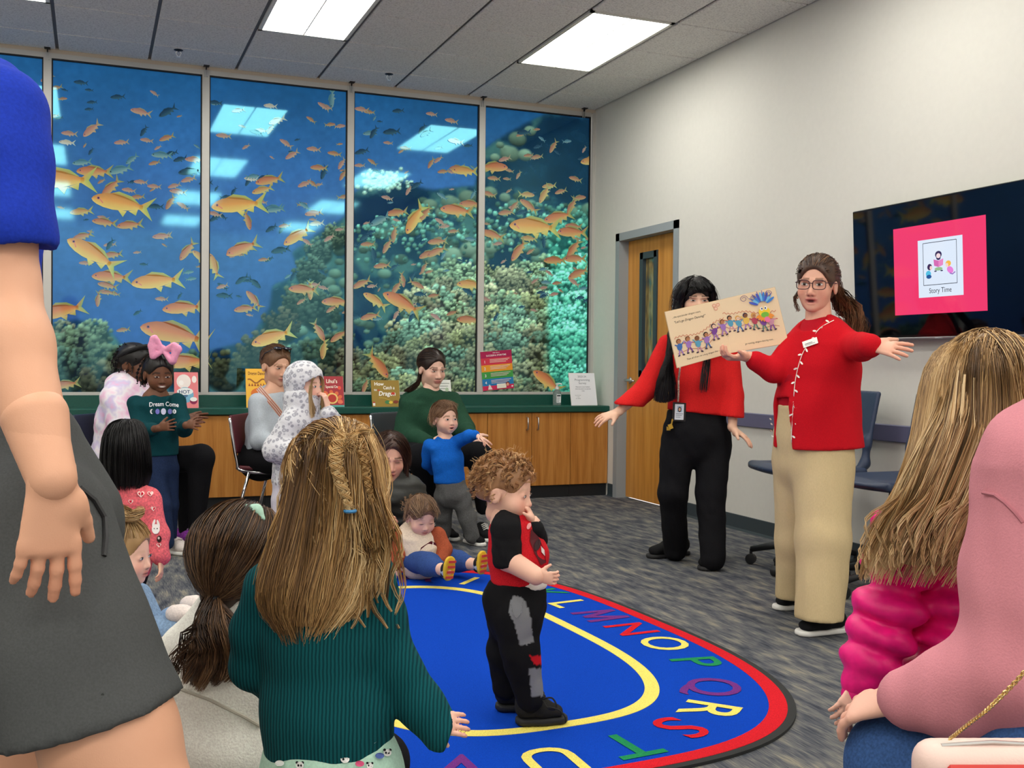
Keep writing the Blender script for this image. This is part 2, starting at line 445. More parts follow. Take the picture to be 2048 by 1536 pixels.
cab(1.18, 2.905, 'honey oak cabinet panel behind the green-sweater woman')
cab(2.905, 3.285, 'honey oak cabinet door with handle at its right edge', -1)
cab(3.285, 3.63, 'honey oak cabinet door with handle at its left edge', 1)
cab(3.63, XR-.004, 'narrow honey oak filler panel at the right end of the counter')

# ---- television on the right wall
xb, xt = 3.905, 3.868
TL = onright(1704, 424, xt); BL = onright(1711, 681, xb)
ytv = (TL[1]+BL[1])/2; zt, zb = TL[2], BL[2]
up = nrm((xt-xb, 0, zt-zb)); hgt = math.hypot(xt-xb, zt-zb); wid = hgt*1.245/.715
uxT = V3(0, -1, 0); nT = nrm(np.cross(uxT, up)); oT = V3(xb, ytv, zb)
tv = thing('television', oT+uxT*wid/2, 'large black flat television on the right wall showing a Story Time card', 'television')
BEZ = plain('tv_black', (8, 8, 10), .12, spec=.5)
RT = np.c_[uxT, -nT, up]
MB().box(oT+uxT*wid/2+up*hgt/2-nT*.016, (wid, .03, hgt), RT, bev=.004).build('body', BEZ, tv)
MB().box(oT+uxT*wid/2+up*.004-nT*.012, (wid+.004, .034, .012), RT, bev=.003).build('bezel_strip', plain('tv_silver', (150, 152, 156), .3, metal=.7), tv)
MB().bx((3.945, ytv-wid/2-.25, zb+.15), (XR, ytv-wid/2+.25, zb+.5)).build('wall_mount', DARKM, tv)
SCR = plain('tv_glass', (3, 3, 6), .04, spec=.6)
sc_ = MB().box(oT+uxT*wid/2+up*(hgt/2+.006)+nT*.0002, (wid-.022, .003, hgt-.034), RT).build('screen', SCR, tv)
m, nt, p = newmat('lit_screen'); a_ = nd(nt, 'ShaderNodeAttribute', attribute_name='Col')
p.inputs['Base Color'].default_value = (0.01, 0.01, .012, 1); p.inputs['Roughness'].default_value = .06; p.inputs['Specular IOR Level'].default_value = .5
lk(nt, a_.outputs['Color'], p.inputs['Emission Color']); p.inputs['Emission Strength'].default_value = 1.0
P = Print(oT+nT*.0018, uxT, up, nT)
def tvp(u, v):
    q = on(u, v, nT, float(nT@oT)); return float((q-oT)@uxT), float((q-oT)@up)
a = tvp(1787, 459); b = tvp(1976, 622)
px0, px1, py1, py0 = a[0], b[0], a[1], tvp(1793, 631)[1]
P.rect(px0, py0, px1, py1, (240, 52, 104))
cxp = (px0+px1)/2; W_ = px1-px0; Hh = py1-py0
c = tvp(1836, 482); d = tvp(1928, 591)
x0, x1 = c[0], d[0]; y1, y0 = c[1], tvp(1839.5, 596)[1]
P.rect(x0, y0, x1, y1, (222, 234, 250))
w, h = x1-x0, y1-y0
bx0, bx1, by0, by1 = x0+.12*w, x1-.13*w, y0+.21*h, y1-.06*h
P.line([(bx0, by0), (bx1, by0)], .003, (40, 44, 60)); P.line([(bx0, by1), (bx1, by1)], .003, (40, 44, 60))
P.line([(bx0, by0), (bx0, by1)], .003, (40, 44, 60)); P.line([(bx1, by0), (bx1, by1)], .003, (40, 44, 60))
def S(x, y): return x0+x*w, y0+y*h
P.ell(*S(.47, .72), .075*w, .062*h, (44, 30, 84)); P.ell(*S(.47, .665), .05*w, .04*h, (44, 30, 84)); P.ell(*S(.47, .70), .048*w, .042*h, (242, 216, 220))
P.poly([S(.36, .645), S(.47, .615), S(.47, .505), S(.37, .535)], (212, 104, 176)); P.poly([S(.47, .615), S(.58, .645), S(.57, .535), S(.47, .505)], (232, 134, 196))
P.ell(*S(.47, .475), .09*w, .03*h, (150, 190, 140)); P.ell(*S(.40, .44), .03*w, .012*h, (60, 60, 90)); P.ell(*S(.54, .44), .03*w, .012*h, (60, 60, 90))
P.ell(*S(.27, .52), .055*w, .055*h, (52, 32, 84)); P.ell(*S(.30, .505), .03*w, .035*h, (240, 206, 200)); P.ell(*S(.24, .405), .06*w, .055*h, (80, 190, 226)); P.ell(*S(.25, .355), .06*w, .035*h, (30, 84, 150))
P.ell(*S(.69, .55), .06*w, .05*h, (246, 184, 62)); P.ell(*S(.66, .525), .03*w, .035*h, (246, 214, 200)); P.ell(*S(.73, .44), .075*w, .055*h, (232, 128, 214), -.5); P.line([S(.72, .385), S(.78, .365), S(.84, .40)], .006, (150, 110, 190))
P.text('Story Time', *S(.5, .07), .072*h*1.25, (16, 18, 40), sx=.92)
P.build('slide', m, sc_)
P = Print(oT-nT*.0+nT*.0055, uxT, up, nT); P.text('SAMSUNG', wid*.5, .0018, .0075, (200, 200, 205), bold=.02); P.build('maker_name', attr_mat('print', .6, .3), tv)

# ---- rug
RC, RA, RB, RN, RTH, RG = V3(1.255, 3.809), .967, 1.398, 2.97, .051, .376
def rugpt(t, inset=0.):
    c, s = np.cos(t), np.sin(t); a, b = RA-inset, RB-inset
    x = a*np.sign(c)*np.abs(c)**(2/RN); y = b*np.sign(s)*np.abs(s)**(2/RN)
    return np.stack([RC[0]+x*math.cos(RTH)+y*math.sin(RTH)*-1*-1*-1, RC[1]+x*math.sin(RTH)+y*math.cos(RTH)], -1)
tt = np.linspace(0, 2*math.pi, 160, endpoint=False)
def pile(name, c):
    return plain(name, c, .95, spec=.05, var=.10, scale=420, bmp=.0025, detail=2)
RBLUE, RRED, RYEL = pile('rug_blue', (14, 66, 178)), pile('rug_red', (206, 34, 44)), pile('rug_yellow', (236, 218, 110))
RGRN, RPUR = pile('rug_green', (36, 134, 84)), pile('rug_purple', (110, 50, 126))
RBLK = plain('rug_binding', (34, 36, 36), .9)
rug = thing('alphabet_rug', (RC[0], RC[1], 0), 'blue rounded alphabet rug with red border and yellow inner line', 'rug')
def ringmesh(name, i0, i1, z0, z1, mat, parent):
    A = rugpt(tt, i0); B = rugpt(tt, i1); n = len(tt)
    V = [(*q, z0) for q in A]+[(*q, z1) for q in A]+[(*q, z1) for q in B]+[(*q, z0) for q in B]
    F = [(k*n+i, k*n+(i+1) % n, ((k+1) % 4)*n+(i+1) % n, ((k+1) % 4)*n+i) for k in range(4) for i in range(n)]
    return mk(name, V, F, mat, parent)
A = rugpt(tt, .02); n = len(tt)
mk('field', [(*q, .009) for q in A]+[(*q, 0.001) for q in A], [tuple(range(n))]+[(i, n+i, n+(i+1) % n, (i+1) % n) for i in range(n)], RBLUE, rug)
ringmesh('binding', -.018, .006, .0005, .0095, RBLK, rug)
ringmesh('border', .006, .058, .001, .0105, RRED, rug)
ringmesh('inner_line', RG, RG+.045, .001, .0103, RYEL, rug)
LET = {'K': (1.995, 4.455, 'g'), 'L': (2.005, 4.225, 'y'), 'M': (2.03, 3.985, 'p'), 'N': (2.05, 3.737, 'r'), 'O': (2.068, 3.50, 'y'), 'P': (2.05, 3.235, 'g'),
       'Q': (1.945, 2.965, 'p'), 'R': (1.80, 2.765, 'y'), 'S': (1.63, 2.66, 'r'), 'T': (1.415, 2.585, 'g'), 'U': (1.165, 2.56, 'y'), 'V': (.915, 2.60, 'p'),
       'J': (1.94, 4.70, 'r'), 'I': (1.74, 4.84, 'y'), 'H': (1.50, 4.99, 'p'), 'G': (1.25, 5.03, 'r'), 'W': (.70, 2.72, 'r'), 'X': (.55, 2.90, 'y'), 'F': (1.0, 5.0, 'y'), 'E': (.76, 4.93, 'g'), 'D': (.58, 4.75, 'p'), 'C': (.47, 4.52, 'y')}
LC = {'g': RGRN, 'y': RYEL, 'p': RPUR, 'r': RRED}
for ch, (x, y, k) in LET.items():
    q = rugpt(np.linspace(0, 2*math.pi, 720), .205); i = np.argmin(np.hypot(q[:, 0]-x, q[:, 1]-y)); tn = q[(i+1) % 720]-q[i-1]; tn /= np.linalg.norm(tn)
    ux = -tn; uy = V3(-ux[1], ux[0])            # baseline runs clockwise, tops outward
    if ch == 'M':
        L_ = np.array([(0, 0), (.07, 1), (.40, .12), (.73, 1), (.80, 0)]); V = []; F = []
        for i in range(4):
            t_ = nrm(L_[i+1]-L_[i]); n_ = V3(-t_[1], t_[0])*.085; k0 = len(V); V += [L_[i]+n_-t_*.05, L_[i]-n_-t_*.05, L_[i+1]-n_+t_*.05, L_[i+1]+n_+t_*.05]; F.append((k0, k0+1, k0+2, k0+3))
        V = np.array(V)
    else: V, F = text2d(ch, .012)
    V = (V-[(V[:, 0].max()+V[:, 0].min())/2, .5])*.185
    W = np.array([(x+a*ux[0]+b*uy[0], y+a*ux[1]+b*uy[1], .0108+.00005*(j//4)) for j, (a, b) in enumerate(V)])
    mk('letter', W, F, LC[k], rug)
# ================================================================== WINDOW WALL WITH THE UNDERWATER FILM
RES = .0098
mx0, mx1, mz0, mz1 = -1.36, 3.96, ZS+.015, ZT
nxm, nzm = int((mx1-mx0)/RES)+1, int((mz1-mz0)/RES)+1
gx = np.linspace(mx0, mx1, nxm); gz = np.linspace(mz0, mz1, nzm)
GX, GZ = np.meshgrid(gx, gz)
def projW(X, Z, y=YB+.02):
    q = np.stack([X, np.full_like(X, y), Z-CAMH], -1); d = q@CF; return 1024+FPX*(q@CR)/d, 768-FPX*(q@CU)/d
UU, VV = projW(GX, GZ)
def vnoise(X, Y, seed):
    r = np.random.default_rng(seed); T = r.random((64, 64)); xi = np.floor(X).astype(int); yi = np.floor(Y).astype(int)
    fx = X-xi; fy = Y-yi; fx = fx*fx*(3-2*fx); fy = fy*fy*(3-2*fy)
    g = lambda a, b: T[a % 64, b % 64]
    return (g(xi, yi)*(1-fx)+g(xi+1, yi)*fx)*(1-fy)+(g(xi, yi+1)*(1-fx)+g(xi+1, yi+1)*fx)*fy
def fbm(X, Y, s, seed, o=4): return sum(vnoise(X*s*2**k, Y*s*2**k, seed+k)*.5**k for k in range(o))/sum(.5**k for k in range(o))
def inpoly(P):
    P = np.array(P, float); ins = np.zeros(UU.shape, bool); j = len(P)-1
    for i in range(len(P)):
        a, b = P[i], P[j]; c = (a[1] > VV) != (b[1] > VV)
        ins ^= c & (UU < (b[0]-a[0])*(VV-a[1])/((b[1]-a[1]) or 1e-9)+a[0]); j = i
    return ins
def soft(m, k=3):
    m = m.astype(float)
    for _ in range(k):
        m = (m+np.roll(m, 1, 0)+np.roll(m, -1, 0)+np.roll(m, 1, 1)+np.roll(m, -1, 1))/5
    return m
IMG = np.zeros((nzm, nxm, 3))
n1 = fbm(GX, GZ, 1.6, 3); n2 = fbm(GX, GZ, 7, 9); n3 = fbm(GX, GZ, 26, 21, 3)
tz = (GZ-mz0)/(mz1-mz0)
def mixc(a, b, t): return np.asarray(a, float)*(1-t[..., None])+np.asarray(b, float)*t[..., None]
IMG = mixc((34, 66, 138), (60, 106, 168), np.clip(tz*2.2, 0, 1)); IMG = mixc(IMG, (34, 98, 156), np.clip((tz-.62)*2.6, 0, 1))
IMG *= (.86+.28*n1)[..., None]
R1 = soft(inpoly([(60, 668), (110, 645), (150, 640), (195, 643), (225, 668), (250, 700), (330, 712), (405, 705), (500, 682), (540, 612), (545, 572), (598, 548), (585, 505), (640, 465), (690, 435), (705, 390), (760, 350), (800, 362), (860, 380), (950, 372), (968, 300), (1012, 268), (1070, 238), (1096, 228), (1200, 240), (1200, 800), (40, 800)]), 4)
dark = mixc((10, 34, 66), (26, 74, 96), n2)
IMG = mixc(IMG, dark, R1)
IMG = np.where((R1 > .3)[..., None], mixc(IMG, (78, 128, 118), np.clip((n2-.47)*4.5, 0, 1)*.75*R1), IMG)
DK = soft(inpoly([(1088, 232), (1200, 238), (1200, 415), (1120, 400), (1085, 370), (1000, 380), (985, 340), (1040, 300)]), 5)
IMG = mixc(IMG, mixc((8, 28, 52), (14, 56, 92), n2), DK*.9)
DK = soft(inpoly([(712, 400), (780, 392), (840, 402), (800, 430), (730, 450), (708, 520), (760, 600), (708, 700), (700, 420)]), 6); IMG = mixc(IMG, (12, 34, 74), DK*.75)
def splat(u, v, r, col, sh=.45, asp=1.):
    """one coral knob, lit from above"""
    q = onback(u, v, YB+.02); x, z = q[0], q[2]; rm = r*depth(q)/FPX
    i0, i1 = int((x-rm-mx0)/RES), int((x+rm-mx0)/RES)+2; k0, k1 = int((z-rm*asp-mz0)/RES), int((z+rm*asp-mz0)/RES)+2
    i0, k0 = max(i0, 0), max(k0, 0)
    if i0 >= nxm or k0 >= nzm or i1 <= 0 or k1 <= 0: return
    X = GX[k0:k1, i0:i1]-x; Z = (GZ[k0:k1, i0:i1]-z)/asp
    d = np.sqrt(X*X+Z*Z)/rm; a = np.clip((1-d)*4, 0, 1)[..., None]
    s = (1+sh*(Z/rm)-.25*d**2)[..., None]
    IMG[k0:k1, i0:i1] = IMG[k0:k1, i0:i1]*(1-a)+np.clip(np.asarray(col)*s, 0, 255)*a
# boulder corals
for _ in range(150):
    u = rng.uniform(540, 1185); top = np.interp(u, [540, 600, 700, 760, 860, 950, 965, 1090, 1190], [640, 560, 440, 380, 400, 400, 375, 385, 430])
    v = rng.uniform(top, 560 if u > 850 else 700)
    if 708 < u < 840 and v < 440: continue
    splat(u, v, rng.uniform(7, 19), np.array((88, 128, 112))*rng.uniform(.6, 1.2), asp=.7)
for u, v, r in [(1035, 278, 22), (1060, 262, 15), (1012, 300, 14), (1020, 308, 24), (1050, 310, 18), (990, 315, 12), (1000, 290, 10), (935, 395, 22), (900, 405, 22), (860, 410, 18), (980, 385, 18), (1010, 395, 14), (925, 420, 20), (885, 425, 18), (905, 510, 24), (940, 500, 24), (980, 495, 20), (960, 520, 22), (860, 520, 18), (1000, 480, 18), (1180, 420, 22), (1150, 425, 18)]:
    splat(u, v, r, np.array((112, 148, 126))*rng.uniform(.8, 1.1), asp=.75)
# antler coral in the middle distance
for _ in range(500):
    u = rng.uniform(705, 1185); v = rng.normal(455, 32)
    if v < np.interp(u, [705, 760, 850, 1185], [455, 430, 410, 400]): continue
    splat(u, v, rng.uniform(3, 6.5), np.array((116, 196, 176))*rng.uniform(.45, 1.1))
for _ in range(160): splat(rng.normal(765, 24), rng.normal(362, 9), rng.uniform(3, 6), (170, 226, 206))
# cauliflower corals, far to near, each clump a dome of knobs
clumps = [(150, 690, 46, .62), (190, 668, 34, .62), (120, 670, 34, .6), (220, 720, 44, .5), (300, 740, 50, .38), (380, 740, 44, .36), (130, 740, 50, .5), (210, 770, 54, .45),
          (620, 540, 34, .5), (640, 500, 30, .55), (670, 470, 30, .6), (600, 600, 40, .45), (560, 650, 40, .42), (640, 620, 44, .45), (520, 700, 44, .42), (450, 740, 44, .35), (600, 720, 50, .42), (670, 690, 46, .5), (560, 770, 50, .4), (660, 770, 50, .42)]
for u in range(770, 1200, 34):
    for v in range(545, 800, 30):
        lim = np.interp(u, [770, 820, 860, 920, 1190], [700, 640, 560, 540, 515])
        if v > lim: clumps.append((u+rng.uniform(-14, 14), v+rng.uniform(-10, 10), rng.uniform(26, 40), rng.uniform(.72, 1.02)*(1 if v < 690 else .8)))
for u in range(700, 790, 30):
    for v in range(720, 800, 28): clumps.append((u+rng.uniform(-9, 9), v+rng.uniform(-9, 9), rng.uniform(24, 34), rng.uniform(.45, .6)))
clumps.sort(key=lambda c: c[1])
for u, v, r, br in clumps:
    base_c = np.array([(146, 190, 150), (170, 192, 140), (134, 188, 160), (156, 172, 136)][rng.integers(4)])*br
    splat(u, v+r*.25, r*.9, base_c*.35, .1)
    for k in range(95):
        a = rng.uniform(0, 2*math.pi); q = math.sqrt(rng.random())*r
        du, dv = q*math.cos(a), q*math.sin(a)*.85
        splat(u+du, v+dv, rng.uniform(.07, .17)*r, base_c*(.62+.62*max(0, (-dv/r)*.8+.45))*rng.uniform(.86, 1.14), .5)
# last strip of the reef: daylight through the film painted in as brighter cyan-green
strip = 1/(1+np.exp(-(UU-1096)/2.5))*(VV > 400)*np.clip((VV-400)/90, 0, 1)
g = np.clip(IMG.mean(-1)/150, 0, 1.4); IMG = mixc(IMG, np.clip(np.stack([95*g**1.5+10, 215*g+22, 178*g+24], -1), 0, 255), strip*.85)
IMG = np.clip(IMG*(.93+.14*n3)[..., None], 0, 255)

FILM = attr_mat('backlit_film', .05, .9, emit=.55, tint=(.30, .95, 1.1, 1), base=.5)
FISHP = FILM
O_, Y_, G_ = (226, 132, 44), (236, 204, 60), (60, 92, 110)
def fish(P, x, z, L, a, kind):
    """swimming anthias seen from the side: body, forked tail, fins, eye"""
    flip = -1 if math.cos(a) < 0 else 1
    ca, sa = math.cos(a), math.sin(a)
    def T(p):
        p = np.asarray(p, float)*L; p[:, 1] *= flip
        return np.c_[x+p[:, 0]*ca-p[:, 1]*sa, z+p[:, 0]*sa+p[:, 1]*ca]
    top, mid, bel, fin = {'o': ((176, 98, 58), (212, 126, 72), (216, 176, 92), (140, 160, 80)), 'y': ((192, 130, 62), (226, 158, 76), (230, 204, 104), (164, 184, 92)),
                          'p': ((190, 118, 88), (214, 140, 104), (226, 176, 120), (170, 170, 110)), 'd': ((24, 40, 56), (34, 58, 74), (58, 88, 92), (30, 60, 80)),
                          'g': ((70, 110, 122), (104, 146, 146), (150, 180, 160), (90, 140, 130)), 'w': ((222, 196, 150), (240, 214, 170), (246, 236, 200), (200, 220, 190))}[kind]
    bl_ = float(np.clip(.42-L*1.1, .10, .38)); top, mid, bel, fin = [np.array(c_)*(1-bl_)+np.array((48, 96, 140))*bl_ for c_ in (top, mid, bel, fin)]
    P.raw(T([(-.34, .03), (-.62, .24), (-.47, .0), (-.60, -.22), (-.34, -.04)]), [(0, 1, 2), (0, 2, 4), (4, 2, 3)], [mid, fin, fin, fin, bel], False)
    P.raw(T([(.20, .15), (.05, .215), (-.18, .17), (-.33, .06), (-.1, .1)]), [(0, 1, 4), (1, 2, 4), (2, 3, 4)], [top, fin, fin, fin, top], False)
    P.raw(T([(.02, -.13), (-.08, -.24), (-.13, -.12)]), [(0, 1, 2)], [bel, fin, bel], False)
    P.raw(T([(-.16, -.11), (-.30, -.17), (-.32, -.05)]), [(0, 1, 2)], [bel, fin, bel], False)
    xs = np.array([.5, .47, .40, .28, .12, -.05, -.2, -.32, -.40]); up = np.array([0, .045, .095, .14, .16, .145, .10, .055, .04]); dn = np.array([-.01, -.05, -.09, -.125, -.14, -.125, -.09, -.05, -.04])
    n = len(xs); Vv = np.r_[np.c_[xs, up], np.c_[xs, .25*up+.1*dn], np.c_[xs, dn]]
    P.raw(T(Vv), [(i, n+i, n+i+1, i+1) for i in range(n-1)]+[(n+i, 2*n+i, 2*n+i+1, n+i+1) for i in range(n-1)], [top]*n+[mid]*n+[bel]*n, True)
    if L > .085:
        t = np.linspace(0, 2*math.pi, 8, endpoint=False)
        P.raw(T(np.c_[.385+.028*np.cos(t), .025+.028*np.sin(t)]), [tuple(range(8))], (150, 90, 110) if kind in 'oyp' else (30, 34, 40), True)
        P.raw(T(np.c_[.385+.014*np.cos(t), .025+.014*np.sin(t)]), [tuple(range(8))], (30, 20, 50), True)
        if L > .2: P.raw(T([(.36, .0), (.30, -.06), (.29, -.045), (.35, .012)]), [(0, 1, 2, 3)], (206, 110, 110), True)
def crop(x0, y0, sc, L): return [(x0+x/sc, y0+y/sc, l/sc, a, k) for x, y, l, a, k in L]
FISH = crop(90, 90, 3.357, [(90, 905, 380, 183, 'y'), (505, 1065, 340, 172, 'y'), (325, 850, 200, 183, 'o'), (1290, 1075, 320, 188, 'y'), (1500, 910, 170, 196, 'o'), (1455, 975, 130, 200, 'y'), (440, 960, 150, 228, 'o'), (310, 570, 130, 225, 'p'), (240, 1120, 130, 190, 'y'),
 (395, 1190, 140, 176, 'o'), (565, 1210, 150, 190, 'o'), (250, 1285, 120, 200, 'o'), (1690, 1285, 200, 215, 'y'), (1310, 1370, 170, 195, 'o'), (840, 1060, 100, 240, 'o'), (890, 985, 100, 176, 'p'), (960, 905, 90, 200, 'p'), (815, 625, 95, 205, 'o'), (510, 655, 85, 190, 'p'), (680, 640, 75, 176, 'p'),
 (640, 450, 120, 172, 'p'), (780, 740, 120, 182, 'g'), (500, 840, 140, 200, 'g'), (580, 770, 90, 222, 'g'), (1555, 510, 110, 205, 'w'), (1195, 610, 90, 180, 'p'), (1835, 825, 105, 182, 'o'), (1740, 935, 90, 205, 'p'), (1795, 930, 75, 150, 'o'), (1655, 740, 95, 215, 'p'), (1940, 730, 85, 176, 'o'), (1925, 365, 110, 268, 'g'),
 (1615, 660, 85, 150, 'p'), (1800, 700, 85, 180, 'p'), (1360, 1180, 120, 285, 'o'), (1530, 1095, 110, 190, 'g'), (1800, 1130, 110, 192, 'p'), (1990, 800, 80, 240, 'p'), (1000, 770, 110, 182, 'p'), (970, 850, 140, 192, 'd'), (820, 450, 120, 215, 'd'), (145, 655, 90, 180, 'w'), (245, 790, 110, 190, 'g'), (1295, 440, 80, 195, 'p'),
 (640, 920, 80, 180, 'p'), (730, 950, 80, 180, 'p'), (740, 1085, 90, 182, 'd'), (560, 975, 80, 175, 'p'), (1510, 410, 80, 180, 'w'), (1450, 575, 80, 180, 'w'), (1380, 900, 80, 178, 'w'), (1820, 1200, 90, 190, 'w'), (1870, 860, 90, 250, 'd'), (160, 595, 90, 180, 'p'), (785, 1285, 110, 190, 'p'), (845, 730, 80, 200, 'd')])
FISH += crop(80, 360, 3.2, [(330, 470, 310, 150, 'y'), (740, 650, 280, 188, 'y'), (910, 820, 230, 186, 'o'), (450, 620, 210, 180, 'o'), (130, 840, 260, 195, 'o'), (850, 985, 380, 168, 'o'), (930, 1165, 260, 184, 'o'), (1290, 440, 200, 205, 'o'), (1480, 1010, 250, 200, 'y'), (1680, 700, 170, 180, 'o'), (1365, 765, 130, 130, 'o'), (1310, 825, 130, 190, 'o'),
 (1890, 780, 170, 182, 'o'), (1785, 970, 130, 300, 'o'), (1910, 1000, 120, 215, 'o'), (1815, 1085, 120, 262, 'y'), (940, 455, 140, 235, 'o'), (1030, 500, 130, 140, 'y'), (1110, 545, 150, 110, 'y'), (160, 1310, 150, 190, 'o'), (372, 765, 90, 265, 'o'), (460, 480, 110, 190, 'o'), (770, 360, 95, 190, 'p'), (1430, 510, 65, 190, 'o'), (530, 960, 75, 190, 'o'), (1290, 640, 90, 215, 'd'), (1375, 660, 90, 320, 'd'), (1535, 450, 110, 195, 'd'), (1175, 740, 90, 180, 'd'), (1500, 190, 110, 190, 'g'), (1730, 710, 110, 270, 'y'), (430, 675, 110, 170, 'o'), (430, 720, 80, 180, 'o'), (445, 415, 70, 190, 'p')])
FISH += crop(680, 360, 3.2, [(740, 195, 200, 178, 'o'), (830, 155, 140, 184, 'o'), (475, 255, 200, 240, 'y'), (540, 220, 120, 232, 'o'), (390, 785, 250, 155, 'o'), (220, 770, 160, 150, 'y'), (190, 875, 120, 195, 'o'), (245, 1185, 190, 308, 'o'), (830, 670, 170, 180, 'y'), (820, 895, 150, 180, 'o'), (600, 740, 75, 190, 'o'), (490, 670, 100, 335, 'o'), (615, 460, 130, 207, 'o'), (560, 475, 120, 205, 'o'), (620, 395, 120, 188, 'o'),
 (265, 550, 100, 190, 'o'), (175, 412, 85, 185, 'o'), (135, 665, 120, 207, 'o'), (1235, 300, 310, 180, 'y'), (1390, 240, 190, 197, 'o'), (1480, 335, 190, 182, 'o'), (1490, 297, 110, 180, 'o'), (1140, 455, 150, 235, 'o'), (1205, 375, 100, 180, 'y'), (1305, 95, 120, 240, 'y'), (1195, 95, 100, 0, 'y'), (1205, 165, 130, 150, 'o'), (1060, 210, 100, 190, 'o'), (1480, 170, 110, 240, 'o'), (1490, 445, 140, 235, 'o'), (1370, 515, 140, 184, 'o'), (1500, 505, 140, 184, 'o'),
 (1520, 600, 140, 205, 'o'), (970, 350, 150, 168, 'o'), (1320, 1285, 210, 146, 'o'), (345, 350, 100, 262, 'o'), (300, 425, 100, 240, 'o'), (1305, 400, 70, 270, 'd'), (1115, 165, 80, 230, 'o'), (950, 90, 90, 170, 'o'), (1335, 40, 90, 190, 'y'), (1410, 75, 80, 200, 'o'), (1530, 115, 90, 10, 'o'), (400, 640, 90, 280, 'o'), (215, 480, 90, 100, 'd'), (360, 690, 100, 235, 'o'), (360, 210, 130, 192, 'o'), (250, 260, 130, 210, 'g'), (160, 1320, 90, 250, 'o')])
FISH += crop(700, 180, 4.04, [(920, 655, 200, 182, 'y'), (1160, 625, 230, 4, 'o'), (1950, 575, 190, 190, 'y'), (850, 415, 120, 176, 'w'), (655, 195, 85, 178, 'p'), (815, 250, 100, 174, 'p'), (90, 158, 105, 178, 'p'), (445, 470, 85, 178, 'o'), (1160, 715, 100, 180, 'o'), (1360, 690, 70, 240, 'o'), (710, 565, 80, 220, 'p'), (750, 660, 90, 190, 'o'), (860, 630, 120, 190, 'o'), (580, 320, 90, 235, 'd'), (1640, 460, 110, 240, 'o'), (1510, 540, 90, 190, 'o'), (330, 340, 130, 190, 'd'), (90, 500, 110, 200, 'd'), (75, 610, 80, 185, 'p'), (1400, 345, 110, 190, 'd'), (1440, 530, 80, 190, 'o'), (385, 170, 90, 190, 'd')])
r2_ = np.random.default_rng(31)
for _ in range(330):
    u, v = r2_.uniform(60, 1185), r2_.uniform(150, 640)
    if v < 100+.11*u+40: continue
    if u < 420 and r2_.random() < .45: continue
    FISH.append((u, v, r2_.uniform(9, 26), r2_.choice([180, 190, 200, 170, 215, 240, 150, 10]), r2_.choice(list('poopdddg'))))
FISH.sort(key=lambda f: f[2])
from collections import namedtuple
def pane(i, x0, x1, painted):
    win = thing('window_%d' % i, ((x0+x1)/2, YB, ZS), kind='structure')
    # frame members of this light
    f = MB(); a, b = x0-.0, x1+.0
    f.bx((x0+.026, YB-.006, ZT), (x1-.026, YB+.05, H-.034)); f.bx((x0+.026, YB-.010, ZS-.006), (x1-.026, YB+.05, ZS+.014))
    f.build('rail', ALU, win)
    mu = MB().bx((x0-.026, YB-.008, ZS-.004), (x0+.026, YB+.052, H-.034)) if i > 1 else MB().bx((x0-.02, YB-.008, ZS-.004), (x0+.026, YB+.052, H-.034))
    mu.build('mullion', ALU, win)
    gsk = MB(); t_ = .009
    gsk.bx((x0+.026, YB+.012, ZS+.014), (x0+.026+t_, YB+.04, ZT)).bx((x1-.026-t_, YB+.002, ZS+.014), (x1-.026, YB+.04, ZT))
    gsk.bx((x0+.026, YB+.002, ZT-t_), (x1-.026, YB+.04, ZT)); gsk.build('gasket', GASK, win)
    xa, xb_ = x0+.024, x1-.024
    ii = np.where((gx > xa) & (gx < xb_))[0]
    if painted and len(ii):
        X = np.r_[xa, gx[ii], xb_]; C = IMG[:, ii]; C = np.concatenate([C[:, :1], C, C[:, -1:]], 1)
    else:
        X = np.linspace(xa, xb_, 12); C = np.tile(mixc((22, 60, 148), (24, 92, 170), (gz-mz0)/(mz1-mz0))[:, None], (1, 12, 1))
    nX, nZ = len(X), nzm
    xx, zz = np.meshgrid(X, gz)
    Vv = np.stack([xx, np.full_like(xx, YB+.02), zz], -1).reshape(-1, 3)
    k = np.arange(nX*nZ).reshape(nZ, nX); F = np.stack([k[:-1, :-1], k[:-1, 1:], k[1:, 1:], k[1:, :-1]], -1).reshape(-1, 4)
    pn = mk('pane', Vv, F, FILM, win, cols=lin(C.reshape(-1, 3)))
    # the film's swimmers, clipped to this pane
    if painted:
        P = Print((0, YB+.0195, 0), (1, 0, 0), (0, 0, 1), n=(0, -1, 0), lift=.0006, step=.00003)
        for u, v, l, a, kd in FISH:
            q = onback(u, v, YB+.02); L = l*depth(q)/FPX*1.06
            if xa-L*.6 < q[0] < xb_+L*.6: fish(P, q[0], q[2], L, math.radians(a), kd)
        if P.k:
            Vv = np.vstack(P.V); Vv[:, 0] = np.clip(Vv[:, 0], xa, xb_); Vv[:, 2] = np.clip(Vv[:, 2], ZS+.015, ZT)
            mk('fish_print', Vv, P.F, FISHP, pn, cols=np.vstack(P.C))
    return win
for i in range(6): pane(i+1, MULL[i], MULL[i+1], i > 0)
MB().bx((MULL[6]-.012, YB-.008, ZS-.004), (XR, YB+.052, H-.034)).build('trim_3', ALU, kind='structure')
